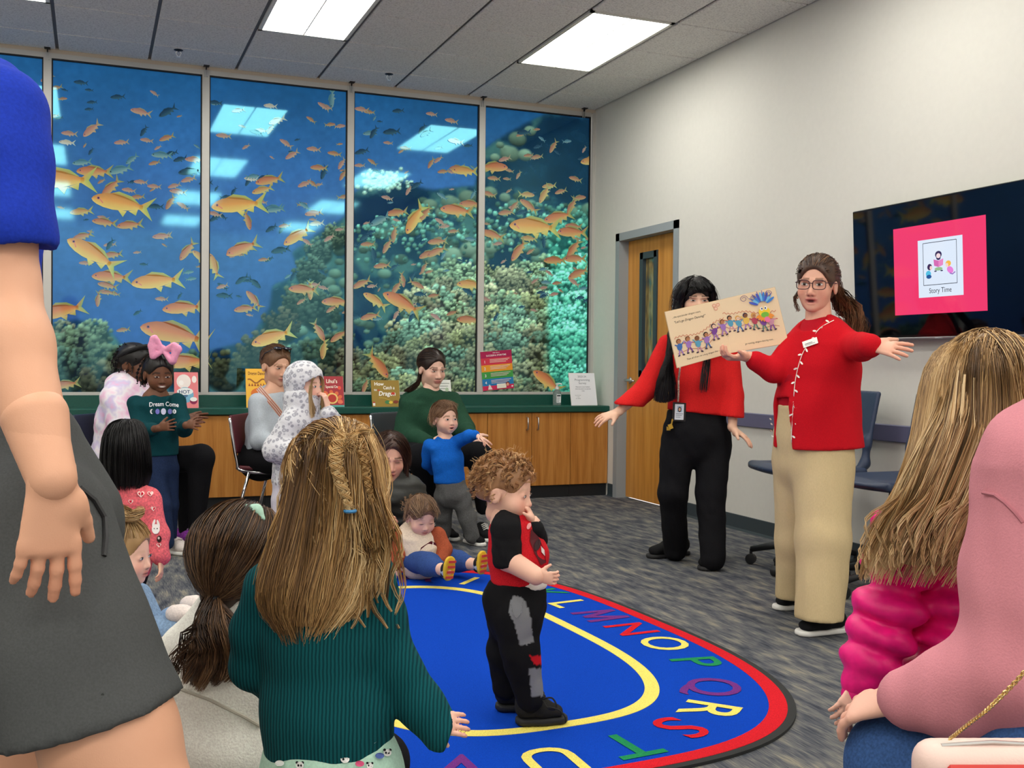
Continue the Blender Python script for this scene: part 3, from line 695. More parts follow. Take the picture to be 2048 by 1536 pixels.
# little clips where the mullions meet the ceiling
CN = ['left end of the second window', 'top of the mullion left of the hooded girl', 'top of the mullion over the how-to-catch book', 'top of the mullion beside the rainbow poster', 'right end of the window wall']
for k, x in enumerate(MULL[2:]):
    x = min(x, 3.86)
    t = thing('ceiling_clip', (x, YB-.02, H-.03), 'small metal sign clip at the '+CN[k], 'clip', 'metal clips along the window head')
    MB().bx((x-.02, YB-.055, H-.014), (x+.02, YB-.008, H-.009)).bx((x-.004, YB-.03, H-.034), (x+.004, YB-.012, H-.009)).build('hook', DARKM, t)
    MB().bx((x-.012, YB-.016, H-.085), (x-.004, YB-.007, H-.032)).bx((x+.004, YB-.016, H-.085), (x+.012, YB-.007, H-.032)).build('bracket', STEEL, t)
# ================================================================== SOFT SOLIDS: bodies, clothes and hair as blended volumes
_CO = np.array([(i, j, k) for i in (0, 1) for j in (0, 1) for k in (0, 1)], float)
_ED = [(a, b) for a in range(8) for b in range(a+1, 8) if np.abs(_CO[a]-_CO[b]).sum() == 1]
def surfnet(D, lo, h):
    nx, ny, nz = D.shape; S = D < 0
    c = np.zeros((nx-1, ny-1, nz-1), np.int8)
    for i in (0, 1):
        for j in (0, 1):
            for k in (0, 1): c += S[i:nx-1+i, j:ny-1+j, k:nz-1+k]
    I = np.argwhere((c > 0) & (c < 8)); n = len(I)
    base = (I[:, 0]*ny+I[:, 1])*nz+I[:, 2]; off = (_CO[:, 0]*ny+_CO[:, 1]).astype(int)*nz+_CO[:, 2].astype(int)
    vals = D.ravel()[base[:, None]+off[None]]
    sm = np.zeros((n, 3)); ct = np.zeros(n)
    for a, b in _ED:
        va, vb = vals[:, a], vals[:, b]; m = (va < 0) != (vb < 0); t = np.where(m, va/np.where(m, va-vb, 1), 0)
        sm += m[:, None]*(_CO[a]+(_CO[b]-_CO[a])*t[:, None]); ct += m
    V = (I+sm/ct[:, None])*h+lo
    idm = np.full((nx-1, ny-1, nz-1), -1, np.int32); idm[I[:, 0], I[:, 1], I[:, 2]] = np.arange(n)
    F = []
    for ax in range(3):
        sl0 = [slice(None)]*3; sl1 = [slice(None)]*3; sl0[ax] = slice(0, -1); sl1[ax] = slice(1, None)
        A, B = S[tuple(sl0)], S[tuple(sl1)]; E = np.argwhere(A != B)
        p, q = [(1, 2), (2, 0), (0, 1)][ax]
        lim = np.array(D.shape)
        E = E[(E[:, p] > 0) & (E[:, q] > 0) & (E[:, p] < lim[p]-1) & (E[:, q] < lim[q]-1)]
        ins = A[E[:, 0], E[:, 1], E[:, 2]]
        def cell(dp, dq):
            e = E.copy(); e[:, p] += dp; e[:, q] += dq; return idm[e[:, 0], e[:, 1], e[:, 2]]
        f = np.stack([cell(-1, -1), cell(0, -1), cell(0, 0), cell(-1, 0)], 1)
        f[~ins] = f[~ins][:, ::-1]; F.append(f)
    return V, np.vstack(F)
def dot(a, b): return a[..., 0]*b[0]+a[..., 1]*b[1]+a[..., 2]*b[2]
class Sdf:
    def __init__(s, h=.01, k=.02): s.h = h; s.k = k; s.ops = []; s.fd = None; s.cuts = []
    def _add(s, lo, hi, fn, k, mode): s.ops.append((np.asarray(lo, float), np.asarray(hi, float), fn, s.k if k is None else k, mode)); return s
    def cone(s, a, b, ra, rb=None, k=None, mode='u'):
        a = np.asarray(a, float); b = np.asarray(b, float); rb = ra if rb is None else rb; ba = b-a; L = max(ba@ba, 1e-9); r = max(ra, rb)
        def fn(P):
            q = P-a; t = np.clip(dot(q, ba)/L, 0, 1); q = q-t[..., None]*ba
            return np.sqrt((q*q).sum(-1))-(ra+(rb-ra)*t)
        return s._add(np.minimum(a, b)-r, np.maximum(a, b)+r, fn, k, mode)
    def path(s, P, R, k=None, mode='u'):
        for i in range(len(P)-1): s.cone(P[i], P[i+1], R[i], R[i+1], k, mode)
        return s
    def seg(s, a, b, ra, rb, side, k=None, mode='u'):
        """limb of oval section: ra, rb = (half width along side, half depth)"""
        a = np.asarray(a, float); b = np.asarray(b, float); ba = b-a; L = max(ba@ba, 1e-9); ax = ba/math.sqrt(L)
        sd = np.asarray(side, float); sd = nrm(sd-ax*(sd@ax)); fr = np.cross(ax, sd); r = max(*ra, *rb)
        def fn(P):
            q = P-a; t = np.clip(dot(q, ba)/L, 0, 1); q = q-t[..., None]*ba
            rx = ra[0]+(rb[0]-ra[0])*t; ry = ra[1]+(rb[1]-ra[1])*t; x = dot(q, sd); y = dot(q, fr); z = dot(q, ax)
            m = np.minimum(rx, ry); return (np.sqrt((x/rx)**2+(y/ry)**2+(z/m)**2)-1)*m
        return s._add(np.minimum(a, b)-r, np.maximum(a, b)+r, fn, k, mode)
    def torso(s, st, side, k=.03):
        for i in range(len(st)-1): s.seg(st[i][0], st[i+1][0], st[i][1:3], st[i+1][1:3], side, k)
        return s
    def ell(s, c, r, R=None, k=None, mode='u'):
        c = np.asarray(c, float); r = np.asarray(r, float); m = r.max()
        def fn(P):
            q = P-c
            if R is not None: q = q@R
            k0 = np.sqrt(((q/r)**2).sum(-1)); k1 = np.sqrt(((q/(r*r))**2).sum(-1))+1e-9
            return k0*(k0-1)/k1
        return s._add(c-m, c+m, fn, k, mode)
    def box(s, c, hs, R=None, rad=.01, k=None, mode='u'):
        c = np.asarray(c, float); hs = np.asarray(hs, float); m = np.linalg.norm(hs)+rad
        def fn(P):
            q = P-c
            if R is not None: q = q@R
            q = np.abs(q)-hs+rad; return np.sqrt((np.maximum(q, 0)**2).sum(-1))+np.minimum(q.max(-1), 0)-rad
        return s._add(c-m, c+m, fn, k, mode)
    def cut(s, c, n, k=.004):
        """remove everything on the n side of the plane through c"""
        s.cuts.append((np.asarray(c, float), nrm(n), k)); return s
    def fold(s, amp, scale=30., seed=0, stretch=(1, 1, 1)):
        s.fd = (amp, scale, seed, np.asarray(stretch, float)); return s
    def mesh(s, h=None):
        h = h or s.h; un = [o for o in s.ops if o[4] == 'u']
        lo = np.min([o[0] for o in un], 0)-3*h-.01; hi = np.max([o[1] for o in un], 0)+3*h+.01
        n = np.ceil((hi-lo)/h).astype(int)+1; D = np.full(n, 1., np.float32)
        ax = [lo[i]+h*np.arange(n[i]) for i in range(3)]
        for a, b, fn, k, mode in s.ops:
            mg = k+2*h+.004; i0 = np.maximum(((a-mg-lo)/h).astype(int), 0); i1 = np.minimum(((b+mg-lo)/h).astype(int)+2, n)
            if (i1 <= i0).any(): continue
            sl = tuple(slice(i0[i], i1[i]) for i in range(3))
            P = np.stack(np.meshgrid(ax[0][sl[0]], ax[1][sl[1]], ax[2][sl[2]], indexing='ij'), -1)
            d = fn(P); e = D[sl]
            if mode == 'u':
                w = np.maximum(k-np.abs(d-e), 0)/max(k, 1e-6); D[sl] = np.minimum(d, e)-w*w*k*.25
            else:
                d = -d; w = np.maximum(k-np.abs(d-e), 0)/max(k, 1e-6); D[sl] = np.maximum(d, e)+w*w*k*.25
        need = s.fd is not None or s.cuts
        if need:
            P = np.stack(np.meshgrid(*ax, indexing='ij'), -1)
            if s.fd:
                amp, sc, seed, st = s.fd; r = np.random.default_rng(seed); m = np.abs(D) < .06
                Q = P[m]*st; w = np.zeros(len(Q))
                for i in range(7):
                    kv = r.normal(size=3)*sc*(.6+.35*i); w += np.sin(Q@kv+r.uniform(0, 6.3)+1.5*np.sin(Q@(r.normal(size=3)*sc*.5)))/(1+.45*i)
                D[m] += amp*w*.6
            for c, nn, k in s.cuts:
                d = dot(P-c, nn); w = np.maximum(k-np.abs(d-D), 0)/k; D = np.maximum(d, D)+w*w*k*.25
        return surfnet(D, lo, h)

def frame(f, up=(0, 0, 1), roll=0.):
    """columns: right, forward, up of something that looks along f"""
    f = nrm(f); r = nrm(np.cross(f, np.asarray(up, float))); u = np.cross(r, f)
    if roll: r, u = r*math.cos(roll)+u*math.sin(roll), u*math.cos(roll)-r*math.sin(roll)
    return np.c_[r, f, u]
_ch = nrm((CR[0], CR[1], 0)); _cf = nrm((CF[0], CF[1], 0))
def facing(a, pitch=0.):
    """direction of view: a = 0 towards the camera, 90 to the picture's right, 180 away; pitch up positive (degrees)"""
    a = math.radians(a); p = math.radians(pitch); h = -_cf*math.cos(a)+_ch*math.sin(a); return h*math.cos(p)+V3(0, 0, math.sin(p))

# ------------------------------------------------------------------ heads
_heads = {}
def head_template(kind):
    if kind in _heads: return _heads[kind]
    ch = kind.startswith('child'); s = Sdf(.008 if 'far' in kind else .0043, .02); e = lambda c, r, k=None, m='u', R=None: s.ell(c, r, R, k, m)
    sm = 'smile' in kind; op = 'open' in kind
    if ch:
        e((0, -.014, .036), (.079, .094, .084)); e((0, .022, -.022), (.066, .066, .074), .03); e((0, .036, -.062), (.044, .044, .034), .03); e((0, .072, -.083), (.014, .011, .011), .02)
        for x in (-1, 1): e((x*.040, .054, -.038), (.027, .024, .025), .03)
        s.cone((0, .080, -.006), (0, .094, -.030), .007, .0105, .012); 
        for x in (-1, 1): e((x*.010, .087, -.034), (.008, .008, .006), .008)
        my = -.057; ml = .018
    else:
        e((0, -.012, .033), (.076, .094, .080)); e((0, .025, -.030), (.063, .068, .084), .03); e((0, .034, -.074), (.045, .050, .040), .03); e((0, .076, -.100), (.017, .014, .014), .025)
        for x in (-1, 1): e((x*.040, .060, -.034), (.022, .022, .022), .03)
        s.cone((0, .084, .002), (0, .106, -.036), .0075, .0125, .014)
        for x in (-1, 1): e((x*.0115, .096, -.041), (.009, .010, .007), .008)
        my = -.068; ml = .024
    yy = .084 if ch else .089
    for x in (-1, 1):
        e((x*.0315, yy+.018, .000), (.021, .019, .012), .012, 's')
        if not ch: e((x*.032, yy-.001, .018), (.024, .010, .006), .012)
        e((x*.0315, yy-.016, -.001), (.0165, .0155, .0125), .004)        # closed lid / eyeball bulge
        E = (x*(.079 if ch else .077), -.012, -.012); Re = frame((x*.9, .35, 0))
        e(E, (.008, .022, .031), .006, 'u', np.c_[V3(1, 0, 0), V3(0, 1, 0), V3(0, 0, 1)]); e((E[0]+x*.009, E[1]+.004, E[2]+.004), (.006, .012, .019), .004, 's')
    if sm:
        e((0, .088 if ch else .094, my), (ml*1.35, .010, .008), .008); e((0, .098 if ch else .104, my+.001), (ml*1.1, .010, .0055), .004, 's')
    elif op:
        e((0, .090, my+.006), (ml, .011, .006), .006); e((0, .088, my-.012), (ml*.8, .011, .007), .006); e((0, .100, my-.003), (ml*.66, .012, .0062), .004, 's')
    else:
        e((0, .086 if ch else .0925, my+.0045), (ml, .010, .0055), .006); e((0, .085 if ch else .091, my-.006), (ml*.85, .010, .006), .006); e((0, .097 if ch else .104, my), (ml*1.0, .010, .0014), .003, 's')
    nr = .038 if ch else .050
    s.cone((0, -.018, -.05), (0, -.022, -.088), nr, nr, .025)
    V, F = s.mesh(); x, y, z = V.T; ax = np.abs(x)
    front = np.clip((y-.03)/.03, 0, 1)
    lip = np.exp(-((ax/(ml*1.02))**4))*np.exp(-(((z-my)/.0115)**4))*front
    if op or sm: mouth = np.exp(-((ax/(ml*(1.05 if sm else .6)))**4))*np.exp(-(((z-my+(.003 if op else 0))/.0055)**4))*front*(y < (.094 if ch else .1005))
    else: mouth = np.exp(-((ax/ml)**4))*np.exp(-(((z-my)/.0022)**2))*front*.8
    bz = .0235-.9*np.maximum(ax-.04, 0)
    brow = np.exp(-(((z-bz)/.0042)**2))*((ax > .013) & (ax < .054))*front
    cheek = np.exp(-(((ax-.043)/.022)**2+((z+.03)/.022)**2))*front
    nose = np.exp(-((ax/.016)**2+((z+.034)/.014)**2))*np.clip((y-.09)/.01, 0, 1)
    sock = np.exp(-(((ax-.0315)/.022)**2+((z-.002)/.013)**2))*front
    nost = np.exp(-(((ax-.0085)/.004)**2+((z+(.0385 if ch else .0475))/.003)**2))*front*(y > .07)
    ey = []
    for sx in (-1, 1):
        m = (np.abs(x-sx*.0315) < .009) & (np.abs(z) < .008) & (y > .05); ey.append(float(y[m].max()))
    _heads[kind] = (V, F, dict(lip=lip, mouth=mouth, brow=brow, cheek=cheek, nose=nose, sock=sock, nost=nost), np.mean(ey), kind)
    return _heads[kind]

class Person:
    """an Empty on the floor below the person; the body is one mesh, clothes and hair are its siblings"""
    def __init__(s, label, loc, skin=(222, 168, 140), lips=(190, 100, 92), brow=(110, 80, 60), cat='person'):
        s.t = thing('person', loc, label, cat); s.skin = np.array(skin, float); s.lips = lips; s.browc = brow; s.B = []; s.body = None; s.eyes = []
    def sdf(s, name, S, mat, cf=None, h=None, parent=None, label=None):
        V, F = S.mesh(h); V[:, 2] = np.maximum(V[:, 2], s.floor(V)); cols = None if cf is None else lin(cf(V))
        return mk(name, V, F, mat, parent or s.t, cols=cols, smooth=True, label=label)
    def floor(s, V): return np.where(np.abs((V[:, 0]-RC[0])/(RA+.02))**3+np.abs((V[:, 1]-RC[1])/(RB+.02))**3 < 1, .0118, .0012)
    def flesh(s, S, h=None, tint=None, cf=None):
        V, F = S.mesh(h); V[:, 2] = np.maximum(V[:, 2], s.floor(V)+.001); c = np.tile(s.skin, (len(V), 1))
        if cf is not None: c = cf(V)
        s.B.append((V, F, c)); return s
    def head(s, c, f, scale=1., kind='adult', up=(0, 0, 1), roll=0., eyes='open', gaze=(0, 0), iris=(84, 60, 44), white=(226, 222, 218), blush=.5, browk=.8, lash=(40, 28, 24), teeth=False):
        V, F, m, ey, kd = head_template(kind); R = frame(f, up, roll); s.hc = np.asarray(c, float); s.hR = R; s.hs = scale
        col = np.tile(s.skin, (len(V), 1)); mixin = lambda k, w, cc: col*(1-(m[k]*w)[:, None])+np.array(cc, float)*(m[k]*w)[:, None]
        col = mixin('cheek', .45*blush, s.skin*np.array((1.02, .82, .80))); col = mixin('nose', .35*blush, s.skin*np.array((1.0, .84, .82)))
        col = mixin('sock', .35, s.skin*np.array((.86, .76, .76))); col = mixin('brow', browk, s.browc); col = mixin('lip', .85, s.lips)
        col = mixin('mouth', .95, (236, 228, 218) if teeth else (70, 26, 26)); col = mixin('nost', .8, s.skin*.4)
        s.B.append(((V*scale)@R.T+s.hc, F, col))
        for sx in (-1, 1): s.eyes.append((sx, ey, eyes, gaze, iris, white, lash))
    def L(s, x, y, z): return s.hc+s.hR@(np.array((x, y, z), float)*s.hs)
    def hand(s, w, d, n, thumb, size=1., curl=.35, spread=.16, h=.0042, fore=None, fr=.026, bend=None, thumb_out=.8):
        """w wrist, d towards the fingertips, n out of the palm, thumb: side the thumb lies on"""
        d = nrm(d); n = nrm(np.asarray(n, float)-d*(np.asarray(n, float)@d)); t = nrm(np.asarray(thumb, float)-d*(np.asarray(thumb, float)@d)-n*(np.asarray(thumb, float)@n))
        z = size; h = max(h, .0058 if depth(w) > 4 else h); S = Sdf(h*max(z, .7), .010*z); K = w+d*.088*z
        S.seg(w-d*.012*z, K, (.027*z, .018*z), (.039*z, .0125*z), t, .008*z); S.ell(w+d*.035*z+t*.024*z+n*.008*z, (.022*z,)*3, k=.014*z)
        if fore is not None: S.cone(fore, w, fr*1.12, .025*z, .012*z)
        curls = bend or [curl]*4
        for i, (o, L_, r) in enumerate(((.030, .070, .0088), (.0105, .079, .0092), (-.010, .073, .0088), (-.029, .057, .0078))):
            b = K+t*o*z-d*.008*z; ang = spread*(1.5-i)*.7; dd = nrm(d*math.cos(ang)+t*math.sin(ang)); nn = n; cu = curls[i]
            for j, (fr_, ra) in enumerate(((.46, 1.), (.30, .92), (.24, .84))):
                a = cu*(.55, .9, .75)[j]; dd, nn = dd*math.cos(a)+nn*math.sin(a), nn*math.cos(a)-dd*math.sin(a)
                e = b+dd*L_*z*fr_; S.cone(b, e, r*z*ra, r*z*ra*.93, .004*z); b = e
        b = w+d*.030*z+t*.026*z; dd = nrm(d*.62+t*thumb_out+n*.30)
        e = b+dd*.036*z; S.cone(b, e, .0125*z, .0105*z, .010*z); dd = nrm(dd+d*.45+n*.2); f_ = e+dd*.030*z; S.cone(e, f_, .0105*z, .0085*z, .004*z)
        tips = V3(*(w+d*.17*z))
        def cf(V):
            c = np.tile(s.skin, (len(V), 1)); k = np.clip(((V-w)@d/(z*.09)-.75)*.9, 0, 1)[:, None]
            return c*(1-k*.35)+s.skin*np.array((1.02, .80, .76))*k*.35
        s.flesh(S, cf=cf); return K
    def build_body(s, rough=.5, sss=.0):
        V = np.vstack([b[0] for b in s.B]); C = np.vstack([b[2] for b in s.B]); F = []; k = 0
        for v, f, c in s.B: F.append(f+k); k += len(v)
        s.body = mk('body', V, np.vstack(F), attr_mat('skin', .5, .35, bmp=.0003, scale=500), s.t, cols=lin(C), smooth=True)
        for sx, ey, kind, gaze, iris, white, lash in s.eyes: s._eye(sx, ey, kind, gaze, iris, white, lash)
        return s.body
    def _eye(s, sx, ey, kind, gaze, iris, white, lash):
        W_, Ht = .0155, {'open': .0062, 'narrow': .0042, 'down': .0016, 'wide': .0072}[kind]
        n, m = 17, 9; V = []; C = []
        for j in range(m):
            for i in range(n):
                a = -1+2*i/(n-1); b = -1+2*j/(m-1); env = (1-a*a)**.6
                x = a*W_; z = b*Ht*env*(1.1 if b > 0 else .8)+.0012*a*sx*-1*-1; y = .0042*(1-.75*a*a)*(1-.3*b*b)+.0008
                V.append(s.L(sx*.0315+x, ey+y-.0018, z))
                gx_, gz_ = x-gaze[0]*.006*1.0, z-gaze[1]*.004; r = math.hypot(gx_, gz_)
                if b > .7 or kind == 'down': c = lash
                elif r < .0030: c = (14, 10, 10)
                elif r < .0064: c = iris
                else: c = white
                if b < -.9: c = np.array(s.skin)*.8
                C.append(c)
        k = np.arange(n*m).reshape(m, n); F = np.stack([k[:-1, :-1], k[:-1, 1:], k[1:, 1:], k[1:, :-1]], -1).reshape(-1, 4)
        mk('eye', V, F, attr_mat('eye', .15, .5), s.body, cols=lin(np.array(C, float)), smooth=True)

# ------------------------------------------------------------------ hair
def catmull(P, M):
    P = np.asarray(P, float); n = len(P)
    if n == 2: t = np.linspace(0, 1, M)[:, None]; return P[0]*(1-t)+P[1]*t
    t = np.linspace(0, n-1-1e-6, M); i = t.astype(int); f = (t-i)[:, None]
    p = lambda k: P[np.clip(k, 0, n-1)]
    a, b, c, d = p(i-1), p(i), p(i+1), p(i+2)
    return .5*((2*b)+(c-a)*f+(2*a-5*b+4*c-d)*f*f+(3*b-a-3*c+d)*f**3)
class Hair:
    def __init__(s, pal, seed=1, M=12): s.P = []; s.W = []; s.C = []; s.r = np.random.default_rng(seed); s.M = max(8, int(M*.72)); s.pal = np.array(pal, float); s.X = []
    def strands(s, P, w=.0014, tone=None, tip=.35, spread=.25):
        """P (N,M,3) strand points; tone 0..1 picks from the palette"""
        N, M, _ = P.shape; tone = s.r.uniform(0, 1, N) if tone is None else np.broadcast_to(tone, (N,))
        tn = np.clip(tone[:, None]+s.r.normal(0, spread*.4, (N, 1))+(np.linspace(0, 1, M)**1.5*.25-.08)[None], 0, .999)*(len(s.pal)-1); i = tn.astype(int); f = (tn-i)[..., None]
        col = s.pal[i]*(1-f)+s.pal[np.minimum(i+1, len(s.pal)-1)]*f
        s.P.append(P); s.C.append(col); s.W.append(np.broadcast_to(w*(1-(1-tip)*np.linspace(0, 1, M)**2)[None], (N, M))*s.r.uniform(.7, 1.3, (N, 1)))
    def lock(s, G, n, rad, w=.0014, tone=None, curl=0., freq=2., jit=.15, flat=None, **k):
        """n strands in a lock round the guide G; rad: radius or (root, mid, tip)"""
        G = catmull(G, s.M); M = s.M; t = np.linspace(0, 1, M)
        R = np.full(M, rad) if np.isscalar(rad) else np.interp(t, np.linspace(0, 1, len(rad)), rad)
        T = np.gradient(G, axis=0); T /= np.linalg.norm(T, axis=1)[:, None]+1e-9
        A = np.cross(T, (.31, .17, .93)); A /= np.linalg.norm(A, axis=1)[:, None]+1e-9; B = np.cross(T, A)
        th = s.r.uniform(0, 2*math.pi, n); q = np.sqrt(s.r.random(n)); ph = s.r.uniform(0, 6.28)
        ang = th[:, None]+(2*math.pi*freq*t)[None]*curl+ s.r.normal(0, jit, (n, 1))*t[None]*3
        rr = q[:, None]*R[None]
        P = G[None]+(rr*np.cos(ang))[..., None]*A[None]+(rr*np.sin(ang))[..., None]*B[None]
        if curl:
            o = R*.8; P = P+(o*np.cos(2*math.pi*freq*t+ph))[None, :, None]*A[None]+(o*np.sin(2*math.pi*freq*t+ph))[None, :, None]*B[None]
        lens = s.r.uniform(.86, 1.04, n)
        s.strands(P, w, tone, **k)
    def solid(s, V, F, c, w=None): s.X.append((V, F, np.tile(np.array(c, float), (len(V), 1)) if np.ndim(c) == 1 else c))
    def build(s, parent, name='hair', rough=.42, label=None):
        Vs, Fs, Cs = [], [], []; k = 0
        for v, f, c in s.X: Vs.append(v); Fs.append(f+k); Cs.append(c); k += len(v)
        for P, C, W in zip(s.P, s.C, s.W):
            N, M, _ = P.shape; T = np.gradient(P, axis=1); T /= np.linalg.norm(T, axis=2)[..., None]+1e-9
            A = np.cross(T, np.array((.31, .17, .93))); A /= np.linalg.norm(A, axis=2)[..., None]+1e-9; B = np.cross(T, A)
            ring = [P+W[..., None]*(math.cos(a)*A+math.sin(a)*B) for a in (0, 2.094, 4.189)]
            V = np.stack(ring, 2).reshape(-1, 3); ix = np.arange(N*M*3).reshape(N, M, 3); q = []
            for j in range(2):
                j2 = (j+1) % 3; q.append(np.stack([ix[:, :-1, j], ix[:, :-1, j2], ix[:, 1:, j2], ix[:, 1:, j]], -1).reshape(-1, 4))
            Vs.append(V); Fs.append(np.vstack(q)+k); Cs.append(np.repeat(C[:, :, None], 3, 2).reshape(-1, 3)); k += len(V)
        return mk(name, np.vstack(Vs), np.vstack(Fs), attr_mat('hair', rough, .45), parent, cols=lin(np.vstack(Cs)), smooth=True, label=label)
def cap(p, thick=.014, face=(.066, .075, .084), fc=(0, .112, -.028), cut=-.075, back=0., grow=(0, 0, 0), h=.006, fold=.0015, extra=None, ear=True):
    """hair volume hugging the skull of person p, in head coordinates; returns mesh in world space"""
    h = .009 if depth(p.hc) > 4 else h; S = Sdf(h, .02); g = np.array(grow); fc = (fc[0], fc[1], fc[2]+.007)
    S.ell((0, -.014-back/2, .036), (.078+thick+g[0], .096+thick+back/2+g[1], .084+thick+g[2]))
    S.cone((0, -.045-back, .01), (0, -.05-back, cut+.03), .066+thick*.6, .058+thick*.4, .03)
    if extra: extra(S)
    S.ell(fc, face, k=.012, mode='s')
    if ear:
        for x in (-1, 1): S.ell((x*.088, .005, -.02), (.028, .026, .036), k=.01, mode='s')
    S.cut((0, 0, cut), (0, 0, -1))
    if fold: S.fold(fold, 60, 5, (1.6, 1, .35))
    V, F = S.mesh(); return (V*p.hs)@p.hR.T+p.hc, F
def comb(p, Hr, n, to, region=None, lift=.0055, thick=.014, grow=(0, 0, 0), w=.0011, ext=0., seed=2, tone=None, spread=.05, down=0., back=0., M=8):
    """strands combed over the skull from random roots to the head-space point(s) `to`"""
    r = np.random.default_rng(seed); R = np.array((.078+thick+grow[0], .096+thick+grow[1]+back/2, .084+thick+grow[2]))+lift; c = np.array((0, -.014-back/2, .036)); A = []
    while len(A) < n:
        q = nrm(r.normal(size=3))
        if region is None:
            if q[1] > .45 and q[2] < .42: continue
            if q[2] < -.35 or (q[1] > .0 and q[2] < .05): continue
        elif not region(q): continue
        A.append(q)
    A = np.array(A); to = np.atleast_2d(np.asarray(to, float)); tn_ = (to-c)/R; tn_ /= np.linalg.norm(tn_, axis=1)[:, None]; ch_ = np.argmax(A@tn_.T+r.normal(0, .12, (n, len(to))), 1); ok = (A*tn_[ch_]).sum(1) > -.93; A = A[ok]; ch_ = ch_[ok]; n = len(A); B = to[ch_]+r.normal(0, spread*.09, (n, 3)); Bd = (B-c)/R; bl = np.linalg.norm(Bd, axis=1)[:, None]; Bd = Bd/bl
    t = np.linspace(0, 1, M)[None, :, None]; om = np.arccos(np.clip((A*Bd).sum(1), -.999, .999))[:, None, None]
    D = (np.sin((1-t)*om)*A[:, None]+np.sin(t*om)*Bd[:, None])/np.sin(om); D /= np.linalg.norm(D, axis=2)[..., None]
    P = c+D*R*(1+(bl-1)[:, None]*t**2)+r.normal(0, .0015, (n, 1, 3))
    if ext: P[:, :, 2] -= (t[..., 0]**2)*ext*r.uniform(.7, 1.1, (n, 1))
    Hr.strands((P*p.hs)@p.hR.T+p.hc, w, tone)
def tonecol(V, a, b, sc=90, seed=3, st=(1, 1, .25)):
    r = np.random.default_rng(seed); w = sum(np.sin((V*np.array(st))@(r.normal(size=3)*sc*(1+.7*i))+r.uniform(0, 6)) for i in range(4))/4
    t = np.clip(.5+.5*w, 0, 1)[:, None]; return np.array(a, float)*(1-t)+np.array(b, float)*t

# ------------------------------------------------------------------ cloth
def cloth(name, c, var=.06, scale=300, bmp=.0008, rough=.9, sheen=.0, stretch=(1, 1, 1)):
    return plain(name, c, rough, spec=.15, var=var, scale=scale, bmp=bmp, stretch=stretch, sheen=sheen)
def shoe(p, toe, heel, w, hgt, up_c, sole_c, name='shoe', sole_h=.022, tall=0., extra=None, z0=0.004, upv=(0, 0, 1), lace=None):
    """low shoe from heel to toe, sole under a rounded upper"""
    toe = np.array(toe, float); heel = np.array(heel, float); d = nrm(toe-heel); upv = nrm(upv)
    if upv[2] > .9 and heel[2] < .02 and (abs((heel[0]-RC[0])/RA)**3+abs((heel[1]-RC[1])/RB)**3) < 1: heel[2] += .0115; toe[2] += .0115
    sd = np.cross(d, upv); L = np.linalg.norm(toe-heel)
    S = Sdf(.0075, .02); a = heel+d*w*.9; b = toe-d*w*.9
    S.seg(a+upv*(sole_h+hgt*.40), (a+b)/2+upv*(sole_h+hgt*.34), (w*.84, hgt*.48), (w*.86, hgt*.42), sd); S.seg((a+b)/2+upv*(sole_h+hgt*.30), b+upv*(sole_h+hgt*.18), (w*.90, hgt*.38), (w*.86, hgt*.26), sd)
    if tall: S.cone(a+upv*(sole_h+hgt*.5), a+upv*(sole_h+hgt*.5+tall), w*.80, w*.86)
    S.cut(heel+upv*sole_h*.8, -upv)
    o = p.sdf(name, S, up_c)
    T = Sdf(.007, .02); T.seg(a+upv*sole_h*.5, (a+b)/2+upv*sole_h*.5, (w*.90, .05), (w*.88, .05), sd); T.seg((a+b)/2+upv*sole_h*.5, b+upv*sole_h*.5, (w*.90, .05), (w*.94, .05), sd)
    T.cut(heel+upv*sole_h, upv).cut(heel+upv*0., -upv); p.sdf('sole', T, sole_c, parent=o)
    if lace is not None:
        b2 = MB()
        for k in range(4):
            q = heel+d*L*(.50+.075*k)+upv*(sole_h+hgt*(.86-.085*k)); b2.tube([q-sd*w*.45-upv*.006, q+upv*.004, q+sd*w*.45-upv*.006], .0035, 6)
        b2.build('laces', lace, o, smooth=True)
    return o
def bodycore(p, st, side, limbs=(), neck=None):
    """plain flesh under the clothes so that body, head and limbs are one figure"""
    S = Sdf(.013, .03); S.torso([(q[0], q[1]*.82, q[2]*.82) for q in st], side)
    for P, R in limbs: S.path(P, [r*.78 for r in R])
    if neck: S.cone(*neck)
    p.flesh(S)
# ================================================================== PEOPLE
def surfmap(obj):
    me = obj.data; V = np.empty(len(me.vertices)*3, np.float32); me.vertices.foreach_get('co', V); V = V.reshape(-1, 3)+ORIG[obj.name]-0
    q = V-CO; d = q@CF; u = 1024+FPX*(q@CR)/d; v = 768-FPX*(q@CU)/d
    def f(a, b, r=5., lift=.002):
        for k in (1, 2, 4, 8):
            m = ((u-a)**2+(v-b)**2) < (r*k)**2
            if m.sum() >= 3: break
        dd = np.sort(d[m])
        return at(a, b, dd[:max(1, len(dd)//4)].mean()-lift)
    return f
def onsurf(obj, lift=.0025, r=5.):
    """a Print whose picture coordinates (u right, v down) are laid onto a garment's surface"""
    f = surfmap(obj); P = Print((0, 0, 0), CR, -CU, n=-CF, lift=.0, step=.00015, fn=lambda Q: np.array([f(a, b, r, lift) for a, b in Q])); return P
def wrap(obj, r=5.):
    f = surfmap(obj); return lambda L, lift=.003: [f(a, b, r, lift) for a, b in L]
